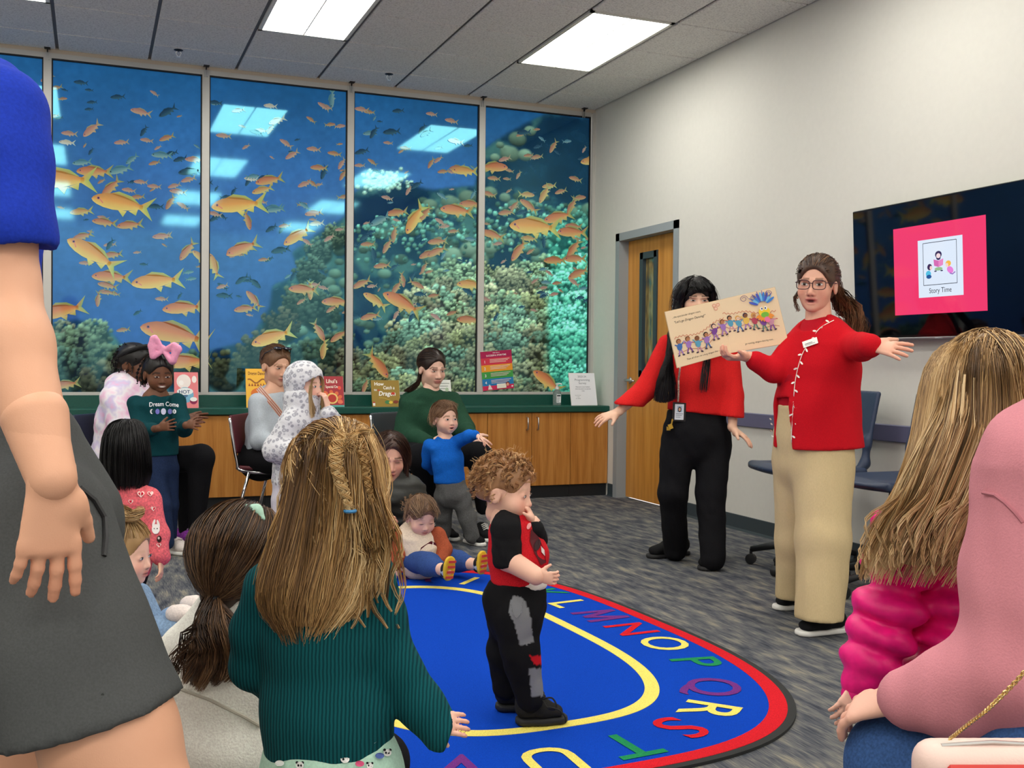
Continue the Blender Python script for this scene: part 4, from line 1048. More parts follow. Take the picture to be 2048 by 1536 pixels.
def curtain(Hr, rows, N, w, under, tone=None, phi=(-1.9, 1.9), top=.12, M=11, wave=.02, wfreq=3., end=(.8, 1.03), uw=.90, part=None, jit=.05, rootk=.3):
    """hair hanging round an axis: rows = (v, uLeft, uRight, depth, half thickness)"""
    r = Hr.r; rows = np.array(rows, float); K = len(rows); tt_ = np.linspace(0, 1, K)
    C = np.array([at((a+b)/2, v, d) for v, a, b, d, t in rows]); A = np.array([(b-a)/2*d/FPX for v, a, b, d, t in rows]); B = rows[:, 4]
    cc = catmull(C, 60); ts = np.linspace(0, 1, 60); As = np.maximum(catmull(np.c_[A, A, A], 60)[:, 0], .002); Bs = np.maximum(catmull(np.c_[B, B, B], 60)[:, 0], .002)
    def pos(t, ph, k=1.):
        c = np.stack([np.interp(t, ts, cc[:, i]) for i in range(3)], -1); a = np.interp(t, ts, As)*k; b = np.interp(t, ts, Bs)*k
        return c+(a*np.sin(ph))[..., None]*CR-(b*np.cos(ph))[..., None]*CF
    # solid body under the strands
    n, m = 28, 22; T, PH = np.meshgrid(np.linspace(0, .93, m), np.linspace(0, 2*math.pi, n, endpoint=False), indexing='ij')
    V = pos(T, PH, uw).reshape(-1, 3); ix = np.arange(n*m).reshape(m, n); F = np.stack([ix[:-1], np.roll(ix, -1, 1)[:-1], np.roll(ix, -1, 1)[1:], ix[1:]], -1).reshape(-1, 4)
    Hr.solid(V, F, under)
    ph0 = r.uniform(phi[0], phi[1], N); t0 = r.random(N)**2*rootk; t1 = r.uniform(*end, N)
    t = t0[:, None]+(t1-t0)[:, None]*np.linspace(0, 1, M)[None]
    clump = np.sin(ph0*23+2)*.06+np.sin(ph0*9)*.05; wv = wave*np.sin(t*2*math.pi*wfreq+np.sin(ph0*7)[:, None]*3+r.uniform(0, .9, (N, 1)))
    ph = ph0[:, None]+clump[:, None]*t+wv/np.maximum(np.interp(t, ts, As), .02)*.5+r.normal(0, jit, (N, 1))*t
    P = pos(np.clip(t, 0, 1), ph, 1.0)*1.; P += (np.clip(t-1, 0, 1)*-.4)[..., None]*V3(0, 0, 1)
    P += (r.normal(0, .004, (N, 1))*np.ones((1, M)))[..., None]*-CF
    tn = None if tone is None else tone(ph0, r)
    Hr.strands(P, w, tn)
HAIRY = True
# ------------------------------------------------------------------ woman in the red cardigan
d = 4.42; p = Person('woman in a red cardigan and khaki trousers pointing with outstretched arm', ground(1625, 1245), skin=(226, 172, 148), lips=(176, 84, 84), brow=(96, 66, 50))
fH = facing(-52); sd = np.cross(fH, (0, 0, 1)); fT = facing(-54); sT = np.cross(fT, (0, 0, 1))
p.head(at(1634, 569, d), facing(-30, -4), .98, 'adult_open', roll=.05, iris=(70, 60, 50), blush=1.0, eyes='open')
pel, wst, chs, sho = at(1626, 888, d), at(1628, 815, d), at(1634, 735, d), at(1640, 672, d)
lsh, lel, lwr = at(1690, 690, d-.03), at(1722, 694, d-.24), at(1741, 691, d-.42)
rsh, rel, rwr = at(1592, 692, d+.02), at(1548, 742, d-.02), at(1497, 714, d-.03)
st = [(pel, .178, .15), (wst, .168, .14), (chs, .175, .125), (sho, .13, .075)]
bodycore(p, st, sT, [([lsh, lel, lwr], [.05, .042, .032]), ([rsh, rel, rwr], [.04, .034, .03])], (at(1636, 600, d), at(1638, 672, d+.01), .05, .06))
p.hand(lwr, at(1800, 700, d-.50)-lwr, V3(0, 0, -1)*.35-CR*.2+CF*.8, V3(0, 0, 1), .98, .12, .22, fore=lel, fr=.034, thumb_out=.9)
p.hand(rwr, at(1452, 716, d-.05)-rwr, V3(0, 0, 1)+CF*.1, -CF, .95, .75, .08, fore=rel, fr=.034)
p.build_body()
RED = cloth('red_knit', (196, 18, 32), .08, 500, .0012)
RED2 = cloth('red_shell_top', (176, 20, 36), .06, 400)
S = Sdf(.010, .03); S.torso([(at(1626, 830, d), .150, .148), (at(1630, 760, d), .150, .146), (at(1636, 705, d), .145, .115), (at(1640, 664, d), .10, .075)], sT)
p.sdf('shirt', S, RED2)
S = Sdf(.008, .018).fold(.0016, 26, 3, (1, 1, .5))
S.torso([(at(1637, 902, d), .190, .190), (at(1634, 815, d), .170, .176), (at(1640, 735, d), .166, .158), (at(1642, 690, d), .158, .120), (at(1643, 660, d), .09, .07)], sT, .03)
S.path([lsh, lel, lwr-.0*CR], [.066, .056, .047]); S.path([rsh, rel, at(1512, 722, d-.03)], [.060, .050, .043])
fc = at(1634, 800, d)+fT*.17+sT*.035
S.box(fc-V3(0, 0, .18), (.048, .085, .19), np.c_[nrm(np.cross(fT, nrm(V3(0, 0, 1)+sT*.10))), fT, nrm(V3(0, 0, 1)+sT*.10)], rad=.006, k=.005, mode='s')
S.cut(at(1634, 893, d), V3(0, 0, -1)-fT*.03)
S.cone(at(1640, 650, d)+fT*.05, at(1638, 620, d)+fT*.06, .055, .06, .01, 's')
card = p.sdf('cardigan', S, RED)
PR = onsurf(card)
pth = [(1668, 640), (1640, 656), (1622, 680), (1606, 705), (1596, 735), (1590, 765), (1587, 800), (1585, 835), (1583, 868), (1583, 886)]
pp = catmull(np.c_[np.array(pth), np.zeros(len(pth))], 60)[:, :2]
PR.line(pp, 1.3, (238, 226, 214))
for i in range(3, 58, 3):
    tn = nrm(pp[i+1]-pp[i-1]); nn = V3(-tn[1], tn[0]); sg = 1 if (i//3) % 2 else -1
    q = pp[i]+nn*sg*4.2; a = math.atan2(*(tn*.7+nn*sg)[::-1]); PR.ell(q[0], q[1], 4.2, 1.9, (244, 236, 226), a, 8, False)
PR.lift += .0003
for q in [(1543, 848), (1542, 862), (1545, 872), (1541, 838)]: PR.ell(*q, 3, 1.6, (244, 236, 226), .8, 8, False)
PR.build('embroidery', attr_mat('print', .6, .3), card)
q = wrap(card)([(1604, 684), (1633, 674), (1636, 686), (1607, 696)], .006)
b = MB().prism(q, -CF*.003); b.build('name_tag', plain('tag_white', (236, 234, 228), .4), p.t)
PR = Print(q[3]-CF*.0034, q[2]-q[3], q[0]-q[3], n=-CF)
for k, t_ in ((.62, 'Story'), ): PR.rect(.008, .008, .05, .010, (120, 120, 120)); PR.rect(.008, .014, .04, .0165, (60, 60, 60))
PR.build('tag_print', attr_mat('print', .6, .3), p.t)
# trousers
KH = cloth('khaki_twill', (204, 182, 140), .02, 260, .0005, stretch=(1, 1, .4))
hipL, hipR = pel-sd*.075, pel+sd*.075
S = Sdf(.010, .03).fold(.0030, 22, 8, (1.5, 1.5, .35))
S.torso([(at(1624, 812, d), .140, .146), (at(1626, 870, d), .160, .150), (at(1627, 920, d), .168, .150)], sd)
S.path([at(1645, 920, d-.06), at(1647, 1080, d-.15), at(1639, 1236, d-.20)], [.125, .108, .098]); S.path([at(1600, 920, d+.05), at(1597, 1080, d+.10), at(1586, 1200, d+.17)], [.115, .095, .078])
S.cut(at(1636, 1236, d-.2), (0, 0, -1)).cut(at(1626, 809, d), (0, 0, 1))
p.sdf('trousers', S, KH)
BLKS, WHS = cloth('black_mesh_shoe', (26, 26, 28), .1, 700, .0008), plain('white_sole', (228, 226, 220), .6)
a = ground(1594, 1272); b_ = ground(1690, 1262); shoe(p, a, b_, .047, .082, BLKS, WHS, lace=BLKS)
a = ground(1548, 1220); b_ = a+(ground(1690, 1262)-ground(1594, 1272)); shoe(p, a, b_, .046, .08, BLKS, WHS)
# glasses
GF = plain('dark_glasses_frame', (60, 24, 34), .3)
b = MB()
for sx in (-1, 1):
    t = np.linspace(0, 2*math.pi, 20, endpoint=False)
    b.tube([p.L(sx*.034+.0275*np.sign(math.cos(a))*abs(math.cos(a))**.6, .112-.010*abs(math.cos(a)), -.001+.0195*np.sign(math.sin(a))*abs(math.sin(a))**.6) for a in t], .0019, 6, closed=True)
    b.tube([p.L(sx*.061, .102, .008), p.L(sx*.08, .05, .008), p.L(sx*.081, -.012, .006)], .0022, 6)
b.tube([p.L(-.008, .113, .004), p.L(0, .116, .006), p.L(.008, .113, .004)], .002, 6)
g = b.build('eyeglasses', GF, p.t, smooth=True)
m, nt, q_ = newmat('spectacle_glass'); q_.inputs['Transmission Weight'].default_value = 1.; q_.inputs['Roughness'].default_value = 0.; q_.inputs['IOR'].default_value = 1.05; q_.inputs['Alpha'].default_value = .25
for sx in (-1, 1):
    t = np.linspace(0, 2*math.pi, 16, endpoint=False)
    mk('lens', [p.L(sx*.034+.027*math.cos(a), .110-.008*abs(math.cos(a)), -.001+.019*math.sin(a)) for a in t], [tuple(range(16))], m, g)
# hair: pulled back, long and wavy behind the shoulder
Hr = Hair([(38, 24, 18), (80, 54, 38), (128, 92, 64), (170, 132, 98)], 11, 14)
V, F = cap(p, .011, face=(.068, .085, .088), fc=(0, .108, -.022), cut=-.06); Hr.solid(V, F, tonecol(V, (52, 34, 26), (92, 64, 46)))
comb(p, Hr, 800, [(0, -.105, .03), (0, -.108, .05)], thick=.011, w=.0009)
for k in range(14):
    a = Hr.r.uniform(-1.3, 1.3); root = p.L(.07*math.sin(a), .055+.02*math.cos(a), .085-.03*abs(a)); mid = p.L(.09*math.sin(a), -.03, .105-.05*abs(a)); end = p.L(.05*math.sin(a), -.10, .02)
    Hr.lock([root, mid, end], 12, .008, .0011, Hr.r.uniform(.2, .8))
for k in range(34):
    f_ = Hr.r.random(); s0 = p.L(Hr.r.uniform(-.06, .05), -.09, Hr.r.uniform(-.02, .06))
    m1 = at(1672+34*f_, 600+15*Hr.r.random(), d+.06+.05*Hr.r.random()); e1 = at(1690+38*f_, 640, d+.07+.04*Hr.r.random()); e2 = at(1700+32*f_+Hr.r.normal(0, 6), 668+20*Hr.r.random(), d+.10)
    Hr.lock([s0, m1, e1, e2], 16, (.012, .016, .013), .0011, Hr.r.uniform(.1, .9), curl=.5, freq=2.2)
for k in range(8): Hr.lock([p.L(-.07, .03, .06), at(1592+4*Hr.r.random(), 590, d), at(1592+8*Hr.r.random(), 622, d+.02)], 5, .006, .0009, .4, curl=.4)
Hr.build(p.t)
STY = plain('gold_metal', (206, 170, 96), .25, metal=.9)
q = lwr; dd = nrm(lwr-lel); MB().tube([q+.034*(math.cos(a)*nrm(np.cross(dd, (0, 0, 1)))+math.sin(a)*np.cross(dd, nrm(np.cross(dd, (0, 0, 1))))) for a in np.linspace(0, 6.28, 16, endpoint=False)], .004, 6, closed=True).build('watch_band', STY, p.t, smooth=True)
MB().tube([p.L(.082+.0*a, -.004+.010*math.cos(a), -.052+.012*math.sin(a)) for a in np.linspace(0, 6.28, 12, endpoint=False)], .0016, 5, closed=True).build('earring', STY, p.t)

# ------------------------------------------------------------------ the open picture book she holds
db = 4.46
bk = thing('picture_book', at(1460, 715, db), 'open picture book of a dragon dance held up to the audience', 'book')
c0, c1, c2, c3 = at(1354.7, 735.6, db-.03), at(1462.6, 705.5, db), at(1577, 686, db-.04), at(1549.6, 574.5, db-.04)
c4, c5 = at(1439, 600, db), at(1330, 624, db-.03)
COVER, PAGE = plain('book_cover_edge', (206, 178, 132), .6), plain('cream_page', (240, 214, 176), .7)
for nm, q in (('left_page', (c0, c1, c4, c5)), ('right_page', (c1, c2, c3, c4))):
    nn = nrm(np.cross(q[1]-q[0], q[3]-q[0])); nn = nn if nn@CF < 0 else -nn
    cc = np.mean(q, 0); MB().prism([x+(x-cc)*.012-nn*.004 for x in q], -nn*.004).build('cover', COVER, bk)
    pg = MB().prism(q, -nn*.006).build(nm, PAGE, bk)
    PR = Print((0, 0, 0), CR, CU, n=nn, lift=.0006, step=.00008, fn=lambda Q, q=q: np.array([(q[0]*(1-a)+q[1]*a)*(1-b)+(q[3]*(1-a)+q[2]*a)*b for a, b in Q]))
    r = np.random.default_rng(5 if nm[0] == 'l' else 9)
    if nm[0] == 'l':
        PR.text('...the spectacular dragon roars,', .36, .86, .034, (80, 70, 60), slant=.2, sx=.9); PR.text('\u201cLet\u2019s go Dragon Dancing!\u201d', .40, .765, .042, (60, 50, 50), slant=.2, bold=.01, sx=.9)
        PR.text('Then all of us\u2014in a long dragon line\u2014', .50, .085, .032, (80, 70, 60), slant=.2, sx=.9)
        line = [(x, .36+.10*math.sin(x*9)*.3+.22*max(0, x-.3)**1.2) for x in np.linspace(.06, 1, 30)]
    else:
        PR.text('go running, dragon-dancing now...', .52, .10, .034, (80, 70, 60), slant=.2, sx=.8)
        line = [(x, .62-.02*math.sin(x*12)-.20*x) for x in np.linspace(0, .92, 30)]
    PR.line(line, .014, (196, 90, 80)); PR.line([(a, b-.13-.02*math.sin(a*14)) for a, b in line], .010, (190, 110, 90))
    zz = [(a, b+.12+.03*(i % 2)) for i, (a, b) in enumerate(line)]; PR.line(zz, .011, (206, 110, 84))
    if nm[0] == 'l':
        for cx_, cy_ in ((.90, .86), (.95, .92), (.88, .92)): PR.ell(cx_, cy_, .035, .035, (226, 158, 130)); PR.ell(cx_, cy_, .024, .022, (240, 200, 170))
    kid = [(64, 110, 176), (120, 70, 150), (206, 150, 170), (230, 190, 90), (86, 130, 120), (180, 70, 90), (160, 120, 190), (90, 160, 190)]
    xs = np.linspace(.12, .95, 6) if nm[0] == 'l' else np.linspace(.10, .80, 6)
    for i, x in enumerate(xs):
        y = np.interp(x, [a for a, _ in line], [b for _, b in line])-.03+r.normal(0, .015)
        c = kid[r.integers(8)]; c2_ = kid[r.integers(8)]; hc = [(50, 34, 30), (120, 70, 40), (214, 160, 80), (60, 40, 60)][r.integers(4)]; sk = [(238, 200, 170), (190, 130, 90), (140, 90, 60)][r.integers(3)]
        for sx in (-1, 1): PR.line([(x+sx*.012, y-.05), (x+sx*(.03+.02*r.random()), y-.14)], .022, c2_); PR.ell(x+sx*.042, y-.15, .025, .014, (70, 60, 70), r.normal(0, .3))
        PR.ell(x, y, .048, .065, c, r.normal(0, .3)); PR.line([(x-.03, y+.02), (x-.08, y+.05+.05*r.random())], .020, c); PR.line([(x+.03, y+.02), (x+.08, y+.02+.05*r.random())], .020, c)
        PR.ell(x, y+.10, .044, .045, hc); PR.ell(x+.006, y+.09, .032, .034, sk); PR.ell(x-.005, y+.095, .004, .005, (30, 20, 20)); PR.ell(x+.016, y+.095, .004, .005, (30, 20, 20))
    if nm[0] != 'l':                                             # the dragon mask
        for k in range(9):
            a = .5+k*.27; PR.ell(.72+.17*math.cos(a), .72+.17*math.sin(a), .085, .022, [(60, 130, 210), (120, 190, 230), (70, 90, 190)][k % 3], a)
        for k in range(6): a = .8+k*.32; PR.line([(.72+.20*math.cos(a), .72+.2*math.sin(a)), (.72+.29*math.cos(a), .72+.28*math.sin(a))], .012, (110, 90, 170))
        for k in range(8): a = -.6-k*.3; PR.ell(.72+.12*math.cos(a), .60+.10*math.sin(a), .06, .022, (240, 150, 60), a)
        PR.ell(.72, .62, .10, .085, (250, 214, 60)); PR.ell(.72, .565, .07, .05, (120, 190, 70)); PR.ell(.685, .68, .03, .034, (240, 240, 240)); PR.ell(.755, .68, .03, .034, (240, 240, 240)); PR.ell(.69, .68, .012, .016, (30, 30, 60)); PR.ell(.75, .68, .012, .016, (30, 30, 60)); PR.ell(.74, .475, .045, .055, (236, 120, 170), .4)
        for cx_, cy_, s_ in ((.42, .92, .07), (.58, .90, .05), (.86, .92, .06)): PR.line([(cx_+s_*(1-t/14)*math.cos(t), cy_+s_*.9*(1-t/14)*math.sin(t)) for t in np.linspace(0, 9, 30)], .009, (120, 90, 130))
    PR.build('page_print', attr_mat('print', .6, .3), pg)
# ------------------------------------------------------------------ staff member with the long black hair
d = 5.66; p = Person('woman with long black hair in a red blouse and black trousers, behind the open book', ground(1385, 1125), skin=(228, 184, 156), lips=(186, 96, 90), brow=(40, 30, 28))
f = facing(4); sd = np.cross(f, (0, 0, 1))
p.head(at(1391, 601, d), facing(2, -4), .98, 'adult', iris=(40, 28, 22), eyes='narrow', blush=.7, browk=.6)
pel, wst, chs, sho = at(1392, 880, d), at(1394, 820, d), at(1396, 745, d), at(1396, 672, d)
rsh, rel, rwr = at(1338, 692, d), at(1290, 780, d-.05), at(1236, 824, d-.12); lsh, lel, lwr = at(1456, 700, d), at(1466, 790, d-.05), at(1465, 856, d-.12)
st = [(pel, .165, .115), (wst, .15, .11), (chs, .16, .11), (sho, .14, .07)]
bodycore(p, st, sd, [([rsh, rel, rwr], [.045, .038, .03]), ([lsh, lel, lwr], [.045, .038, .03])], (at(1391, 625, d), at(1393, 672, d), .045, .055))
p.hand(rwr, at(1203, 836, d-.14)-rwr, V3(0, 0, -1)+CF*.5, CF*.2-V3(0, 0, 1)*.2-CF, .92, .3, .14, fore=rel, fr=.028)
p.hand(lwr, at(1503, 884, d-.16)-lwr, V3(0, 0, -1)*.6-CR*.7+CF*.3, -CF-CR*.3, .92, .25, .16, fore=lel, fr=.028)
p.build_body()
BL = cloth('red_blouse', (206, 34, 34), .05, 200, .0006)
S = Sdf(.009, .022).fold(.0028, 26, 14, (1, 1, .6))
S.torso([(at(1398, 826, d), .168, .128), (at(1397, 760, d), .165, .124), (at(1397, 700, d), .166, .108), (at(1394, 664, d), .10, .07)], sd, .03)
S.path([rsh, rel, at(1248, 818, d-.11)], [.062, .058, .066]); S.path([lsh, lel, at(1465, 848, d-.11)], [.062, .056, .062])
S.cut(at(1398, 826, d), V3(0, 0, -1)+sd*.10)
bl = p.sdf('blouse', S, BL)
BK = cloth('black_denim', (22, 22, 25), .15, 200, .0008)
S = Sdf(.010, .02).fold(.003, 26, 4)
S.torso([(at(1394, 822, d), .158, .118), (at(1392, 868, d), .176, .128), (at(1390, 892, d), .165, .12)], sd)
S.path([at(1357, 890, d), at(1346, 985, d-.02), at(1351, 1098, d+.14)], [.100, .078, .066]); S.path([at(1426, 890, d), at(1422, 985, d-.06), at(1426, 1118, d-.13)], [.100, .080, .066])
S.cut(at(1394, 820, d), (0, 0, 1)); p.sdf('trousers', S, BK)
BSH, BSO = cloth('black_knit_shoe', (30, 30, 31), .1, 500), plain('black_sole', (34, 34, 35), .7)
shoe(p, ground(1296, 1117), ground(1377, 1108), .05, .10, BSH, BSO); shoe(p, ground(1409, 1143), ground(1438, 1112), .05, .10, BSH, BSO)
Hr = Hair([(10, 9, 10), (24, 21, 22), (44, 38, 38)], 21, 14)
V, F = cap(p, .014, face=(.062, .080, .070), fc=(0, .108, -.030), cut=-.09, ear=False); Hr.solid(V, F, tonecol(V, (14, 12, 13), (34, 30, 30)))
for k in range(16):
    x = -.055+.11*k/15; Hr.lock([p.L(x*.4, .02, .122), p.L(x*.9, .088, .085), p.L(x*1.1, .104, .040+.012*abs(x/.055))], 14, .007, .0011, .3)
for sx in (-1, 1):
    for k in range(12): Hr.lock([p.L(sx*.01, .0, .125), p.L(sx*.075, .04+.004*k, .07), p.L(sx*.092, .04, -.02), p.L(sx*(.10+.02*Hr.r.random()), .03, -.085)], 16, .012, .0011, .3)
for k in range(34):
    f_ = Hr.r.random(); Hr.lock([p.L(.05, -.02, .06), p.L(.10, .02, -.04), at(1345-8*f_, 690, d-.14), at(1318+30*f_, 760, d-.17), at(1312+38*f_+Hr.r.normal(0, 3), 806-14*abs(f_-.4), d-.16)], 22, (.012, .02, .016), .0013, Hr.r.uniform(.05, .6))
for k in range(8):
    f_ = Hr.r.random(); Hr.lock([p.L(-.07, .02, .02), at(1420, 660, d-.11), at(1404+20*f_, 745, d-.165), at(1400+20*f_, 778+8*Hr.r.random(), d-.165)], 9, (.012, .012, .008), .0012, .3)
comb(p, Hr, 260, [(.1, -.02, -.08), (-.1, -.02, -.08), (0, -.1, -.08)], thick=.014, spread=.2)
Hr.build(p.t)
# lanyard and badge
LAN = plain('patterned_lanyard', (196, 176, 160), .7, var=.3, scale=120)
w = wrap(bl); q = [at(1360, 735, d-.18)]+w([(1357, 760), (1357, 785), (1356, 803)], .012); MB().tube(q, .005, 6).build('lanyard', LAN, p.t)
q = [w([(1345, 805)], .02)[0]]; dB = depth(w([(1358, 812)], .022)[0]); c = [at(1344.5, 842, dB), at(1371, 843, dB), at(1372.5, 806, dB), at(1346, 804, dB)]
bg = MB().prism(c, CF*.004).build('badge_holder', plain('black_plastic', (18, 18, 20), .4), p.t)
PR = Print(c[0], c[1]-c[0], c[3]-c[0], n=-CF, lift=.001); W0, H0 = np.linalg.norm(c[1]-c[0]), np.linalg.norm(c[3]-c[0])
PR.rect(.16*W0, .08*H0, .84*W0, .90*H0, (226, 232, 238)); PR.rect(.34*W0, .48*H0, .70*W0, .80*H0, (170, 190, 210)); PR.ell(.52*W0, .62*H0, .13*W0, .14*H0, (40, 30, 34)); PR.ell(.52*W0, .62*H0, .08*W0, .09*H0, (226, 180, 150))
for k, yy in enumerate((.38, .30, .20)): PR.rect(.25*W0, yy*H0, (.8-.1*k)*W0, (yy+.025)*H0, (110, 120, 130))
PR.build('badge_card', attr_mat('print', .6, .3), bg)
kd = dB-.004; b = MB().tube([at(1345, 838, kd), at(1343, 848, kd)], .004, 6); b.box(at(1341, 853, kd), (.022, .012, .026), np.c_[CR, CF, CU]@np.array([[.94, 0, -.34], [0, 1, 0], [.34, 0, .94]])); b.box(at(1337, 857, kd+.008), (.02, .006, .02), np.c_[CR, CF, CU]); b.build('keys', plain('yellow_key_tag', (190, 150, 40), .4), p.t)

# ------------------------------------------------------------------ curly toddler standing on the rug
d = 3.14; p = Person('curly-haired toddler in a red and black raglan shirt standing on the rug', ground(1050, 1445), skin=(240, 190, 166), lips=(214, 128, 118), brow=(190, 150, 120))
f = facing(78); sd = np.cross(f, (0, 0, 1))
p.head(at(1012, 981, d), facing(72, -10), .84, 'child', iris=(70, 60, 60), blush=1.1, browk=.3, lash=(90, 60, 50))
pel, chs, sho = at(1030, 1190, d), at(1030, 1100, d), at(1013, 1043, d)
rsh, rel, rwr = at(1012, 1058, d-.065), at(1015, 1118, d-.075), at(1072, 1152, d-.13); lsh, lel, lwr = at(1022, 1056, d+.06), at(1072, 1078, d+.03), at(1068, 1044, d-.02)
st = [(pel, .075, .075), (chs, .072, .072), (sho, .06, .05)]
bodycore(p, st, sd, [([rsh, rel, rwr], [.036, .032, .026]), ([lsh, lel, lwr], [.034, .03, .026])], (at(1010, 1005, d), at(1013, 1050, d), .04, .045))
S = Sdf(.006, .012); S.path([rsh, rel, rwr], [.036, .034, .027]); p.flesh(S)
p.hand(rwr, at(1108, 1158, d-.15)-rwr, V3(0, 0, 1)*.1+CF, V3(0, 0, 1), .52, .9, .05, h=.004, fore=rel, fr=.028)
p.hand(lwr, at(1056, 1018, d-.02)-lwr, -CR+CF*.1, -CF, .56, 1.0, .05, h=.004, fore=lel, fr=.026)
p.build_body()
TR = cloth('toddler_red_jersey', (198, 30, 40), .08, 300); TB = cloth('toddler_black_jersey', (24, 24, 26), .1, 300); TG = cloth('grey_marl', (128, 130, 134), .12, 260); TBL = cloth('toddler_black_fleece', (22, 22, 24), .12, 260)
S = Sdf(.006, .02).fold(.0018, 40, 2)
S.torso([(at(1036, 1160, d), .078, .084), (at(1036, 1110, d), .076, .088), (at(1026, 1066, d), .074, .074), (at(1013, 1036, d), .05, .042)], sd, .02)
S.cut(at(1030, 1166, d), V3(0, 0, -1)); rs = p.sdf('shirt', S, TR)
S = Sdf(.006, .01).fold(.0016, 60, 3); S.path([at(1016, 1040, d-.03), rsh, rel+V3(0, 0, -.004)], [.040, .045, .043]); S.path([at(1020, 1044, d+.03), lsh, lel, lwr-V3(0, 0, .02)], [.036, .038, .034, .03]); S.cut(rel+V3(0, 0, -.02), V3(0, 0, -1)+CR*.3)
p.sdf('raglan_sleeves', S, TB)
S = Sdf(.006, .01); S.torso([(at(1040, 1172, d), .076, .082), (at(1040, 1162, d), .075, .083)], sd); S.cut(at(1040, 1174, d), (0, 0, -1)); p.sdf('undershirt', S, plain('white_cotton', (222, 216, 206), .9))
S = Sdf(.006, .008); S.torso([(at(1011, 1030, d), .042, .044), (at(1012, 1038, d), .048, .05)], sd); p.sdf('collar', S, TG)
PR = onsurf(rs)
PR.poly([(1062, 1058), (1078, 1075), (1090, 1105), (1092, 1125), (1082, 1130), (1070, 1108), (1060, 1082)], (88, 26, 34)); PR.poly([(1082, 1092), (1089, 1100), (1090, 1112), (1083, 1104)], (226, 214, 210)); PR.ell(1058, 1052, 4, 7, (226, 150, 150), .4); PR.ell(1075, 1090, 6, 12, (50, 20, 26), .3)
PR.build('shirt_print', attr_mat('print', .6, .3), rs)
S = Sdf(.007, .022).fold(.0022, 36, 6)
S.torso([(at(1036, 1166, d), .076, .080), (at(1030, 1200, d), .086, .092), (at(1028, 1228, d), .086, .088)], sd, .02)
S.path([at(1036, 1232, d-.045), at(1040, 1300, d-.05), at(1046, 1330, d-.05), at(1060, 1398, d-.04)], [.070, .056, .050, .042]); S.path([at(1020, 1232, d+.04), at(1010, 1305, d+.05), at(1012, 1372, d+.07)], [.066, .052, .041])
S.cut(at(1036, 1160, d), (0, 0, 1))
def panels(V):
    """grey and red insets on the near side of the legs"""
    q = V-CO; dp = q@CF; u = 1024+FPX*(q@CR)/dp; v = 768-FPX*(q@CU)/dp; c = np.tile(np.array((22., 22, 24)), (len(V), 1)); near = dp < d+.0
    def ins(P):
        P = np.array(P, float); r = np.zeros(len(u), bool); j = len(P)-1
        for i in range(len(P)):
            k = (P[i, 1] > v) != (P[j, 1] > v); r ^= k & (u < (P[j, 0]-P[i, 0])*(v-P[i, 1])/((P[j, 1]-P[i, 1]) or 1e-9)+P[i, 0]); j = i
        return r & near
    c[ins([(1026, 1190), (1046, 1195), (1060, 1225), (1068, 1286), (1040, 1291), (1028, 1245), (1018, 1225), (1020, 1205)])] = (126, 128, 132)
    c[ins([(1060, 1312), (1090, 1311), (1090, 1329), (1068, 1329)])] = (196, 28, 38); c[ins([(1058, 1338), (1090, 1336), (1088, 1392), (1063, 1394)])] = (126, 128, 132); return c
tr = p.sdf('trousers', S, attr_mat('print_cloth', .9, .1, bmp=.0006), cf=panels, h=.0058)
MB().tube(wrap(tr, 4)([(1021, 1206), (1025, 1228), (1034, 1236), (1042, 1226), (1046, 1200)], .001), .0016, 5).build('pocket_seam', TG, tr)
BT, BTO = cloth('black_boot_suede', (36, 35, 33), .1, 300), plain('boot_sole', (24, 24, 24), .7)
h_ = ground(1030, 1457); t_ = ground(1134, 1450); bo = shoe(p, t_, h_, .036, .07, BT, BTO, 'boot', tall=.045); 
dd = nrm(t_-h_); b = MB()
for k in range(4): q = h_+dd*(.085-.004*k)+V3(0, 0, .072+.010*k); b.tube([q-sd*-.022+dd*.006, q+dd*.014, q+sd*-.022+dd*.006], .003, 6)
kk = [at(1086, 1398, d-.08), at(1104, 1396, d-.09), at(1113, 1412, d-.10), at(1104, 1420, d-.10), at(1096, 1414, d-.1), at(1118, 1420, d-.11), at(1130, 1434, d-.12), at(1131, 1445, d-.12)]
b.tube(catmull(kk, 30), .0026, 6); b.tube(catmull([at(1086, 1400, d-.08), at(1094, 1414, d-.10), at(1110, 1420, d-.1)], 12), .0026, 6); b.build('lace_loop', plain('black_cord', (14, 14, 14), .8), bo, smooth=True)
h_ = ground(990, 1428); shoe(p, h_+(t_-ground(1030, 1457))*.95, h_, .036, .07, BT, BTO, 'boot', tall=.045)
Hr = Hair([(112, 76, 46), (160, 112, 70), (200, 150, 100), (230, 190, 140)], 33, 14)
V, F = cap(p, .007, face=(.070, .088, .090), fc=(0, .110, -.030), cut=-.045); Hr.solid(V, F, tonecol(V, (150, 108, 72), (176, 132, 94)))
for k in range(340):
    a = Hr.r.uniform(0, 2*math.pi); z = Hr.r.uniform(-.45, 1.); rr = math.sqrt(max(0, 1-z*z)); n_ = V3(rr*math.cos(a)*.9, rr*math.sin(a), z)
    if n_[1] > .55 and z < .45: continue
    if n_[1] > .1 and z < -.05: continue
    q = V3(n_[0]*.084, -.014+n_[1]*.100, .036+n_[2]*.089); tg = nrm(np.cross(n_, Hr.r.normal(size=3))); dn = V3(0, -.25, -.8)
    o = nrm(n_+dn*.25); L_ = Hr.r.uniform(.025, .055)
    Hr.lock([p.L(*q), p.L(*(q+n_*.012+tg*L_*.4)), p.L(*(q+o*.020+tg*L_*.7+dn*L_*.4)), p.L(*(q+n_*.012+tg*L_*.5+dn*L_*.8))], 8, (.003, .0055, .004), .0009, Hr.r.uniform(.1, 1), curl=.9, freq=1.3)
